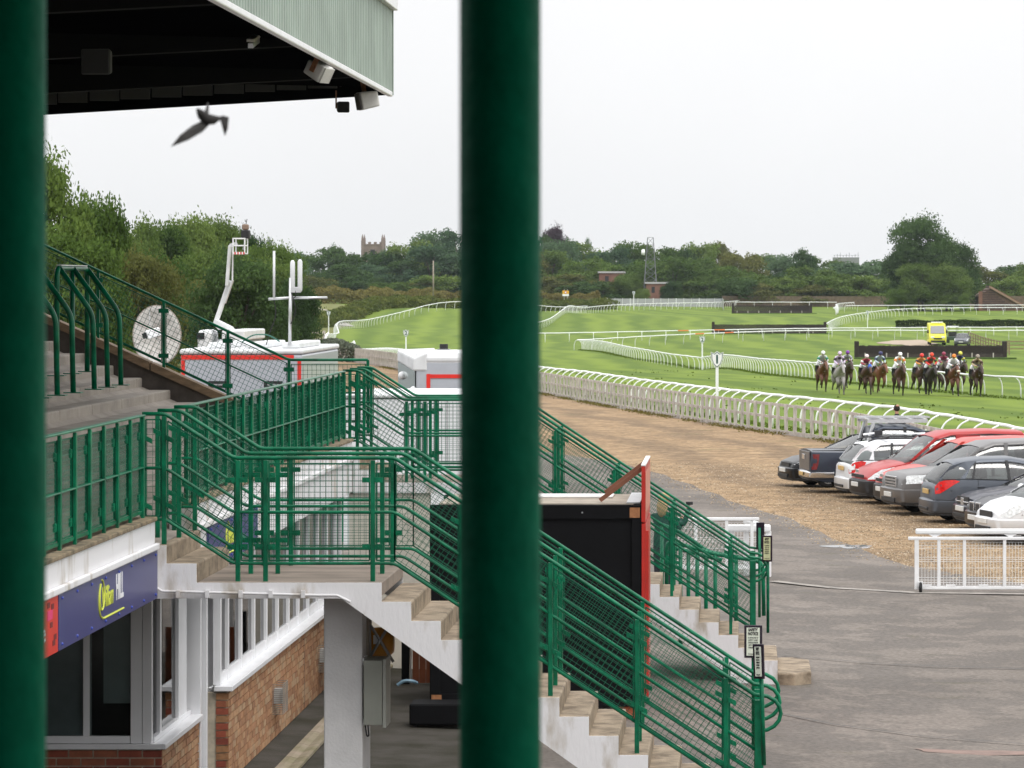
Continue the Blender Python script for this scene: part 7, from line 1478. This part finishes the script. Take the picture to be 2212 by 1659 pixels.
# loose stones on the gravel near the cars
rr = np.random.default_rng(77); n = 26000; Yg = 64+(112-64)*rr.random(n)**1.0; xl_ = np.array([xt(y) for y in Yg]); xr_ = np.minimum(np.array([xf(y) for y in Yg]), Yg*.078); Xg = xl_+(xr_-xl_)*rr.random(n); sp_ = rr.random(n) < .05; Xg = np.where(sp_, xl_-np.abs(rr.normal(size=n))*.35, Xg); Zg = gza(Xg, Yg)
s_ = rr.uniform(.007,.024,n)*(1+.6*(rr.random(n) < .06)); a_ = rr.random(n)*6.28; oc = np.array([(1,0,0),(0,1,0),(-1,0,0),(0,-1,0),(0,0,.7)]); ca, sa = np.cos(a_), np.sin(a_)
V = np.empty((n,5,3)); V[:,:,0] = Xg[:,None]+s_[:,None]*(oc[None,:,0]*ca[:,None]-oc[None,:,1]*sa[:,None]); V[:,:,1] = Yg[:,None]+s_[:,None]*(oc[None,:,0]*sa[:,None]+oc[None,:,1]*ca[:,None]); V[:,:,2] = Zg[:,None]+s_[:,None]*oc[None,:,2]
F_ = (np.arange(n)[:,None,None]*5+np.array([(0,1,4),(1,2,4),(2,3,4),(3,0,4)])[None]).reshape(-1,3)
me = bpy.data.meshes.new('gravel_stones'); me.from_pydata(V.reshape(-1,3).tolist(), [], F_.tolist())
for i, c in enumerate(((.32,.235,.145),(.20,.14,.08),(.42,.35,.26),(.10,.072,.045))): me.materials.append(plain(f'stone_{i}', c, .9))
me.polygons.foreach_set('material_index', np.repeat(rr.choice(4, n, p=[.4,.3,.15,.15]), 4).astype(np.int32)); tag(obj('gravel_stones', me), 'loose stones scattered over the brown gravel', 'stones', kind='stuff')

M_tuft = leaf_mat('long_grass', (.06,.10,.012), (.12,.17,.025), 1.0)
tufts('rail_grass', 'longer grass growing along the foot of the running rails', [(p[0]+.3,p[1]) for q in ([(17.5,203),(12.9,216),(5.9,250),(1.25,286),(-3.6,333),(-12,376),(-19.2,435)], [(xf(y)+1.4,y) for y in (90,125,144,193,258,330)]) for p in walk(smooth_xy(q, 5), .5)], 14000, .07, .12, M_tuft, 62, 'grass')
rr = np.random.default_rng(5); dv = []
for i in range(170):
    y = rr.uniform(150,330); x = xf(y)+rr.uniform(5,14+.06*y*rr.random()); dv += [(x+rr.normal()*.12, y+rr.normal()*.2) for _ in range(6)]
tufts('turf_divots', 'dark divots kicked out of the turf across the track', dv, 650, .075, .04, leaf_mat('divot_earth', (.045,.072,.008), (.075,.105,.014), 2.0), 63, 'divots')
# ---------------------------------------------------------------- thin damp air over the whole place
hz_ = bpy.data.materials.new('damp_air'); hz_.use_nodes = True; t = hz_.node_tree; t.nodes.clear(); o = t.nodes.new('ShaderNodeOutputMaterial'); pv = t.nodes.new('ShaderNodeVolumePrincipled')
pv.inputs['Color'].default_value = (.80,.88,.97,1); pv.inputs['Density'].default_value = .00006; pv.inputs['Anisotropy'].default_value = .2; t.links.new(pv.outputs[0], o.inputs['Volume'])
hb = MB().bx(-1300, 1300, -60, 2200, -6, 48).build('haze', hz_); hb['kind'] = 'stuff'; hb['label'] = 'thin pale haze over the racecourse'
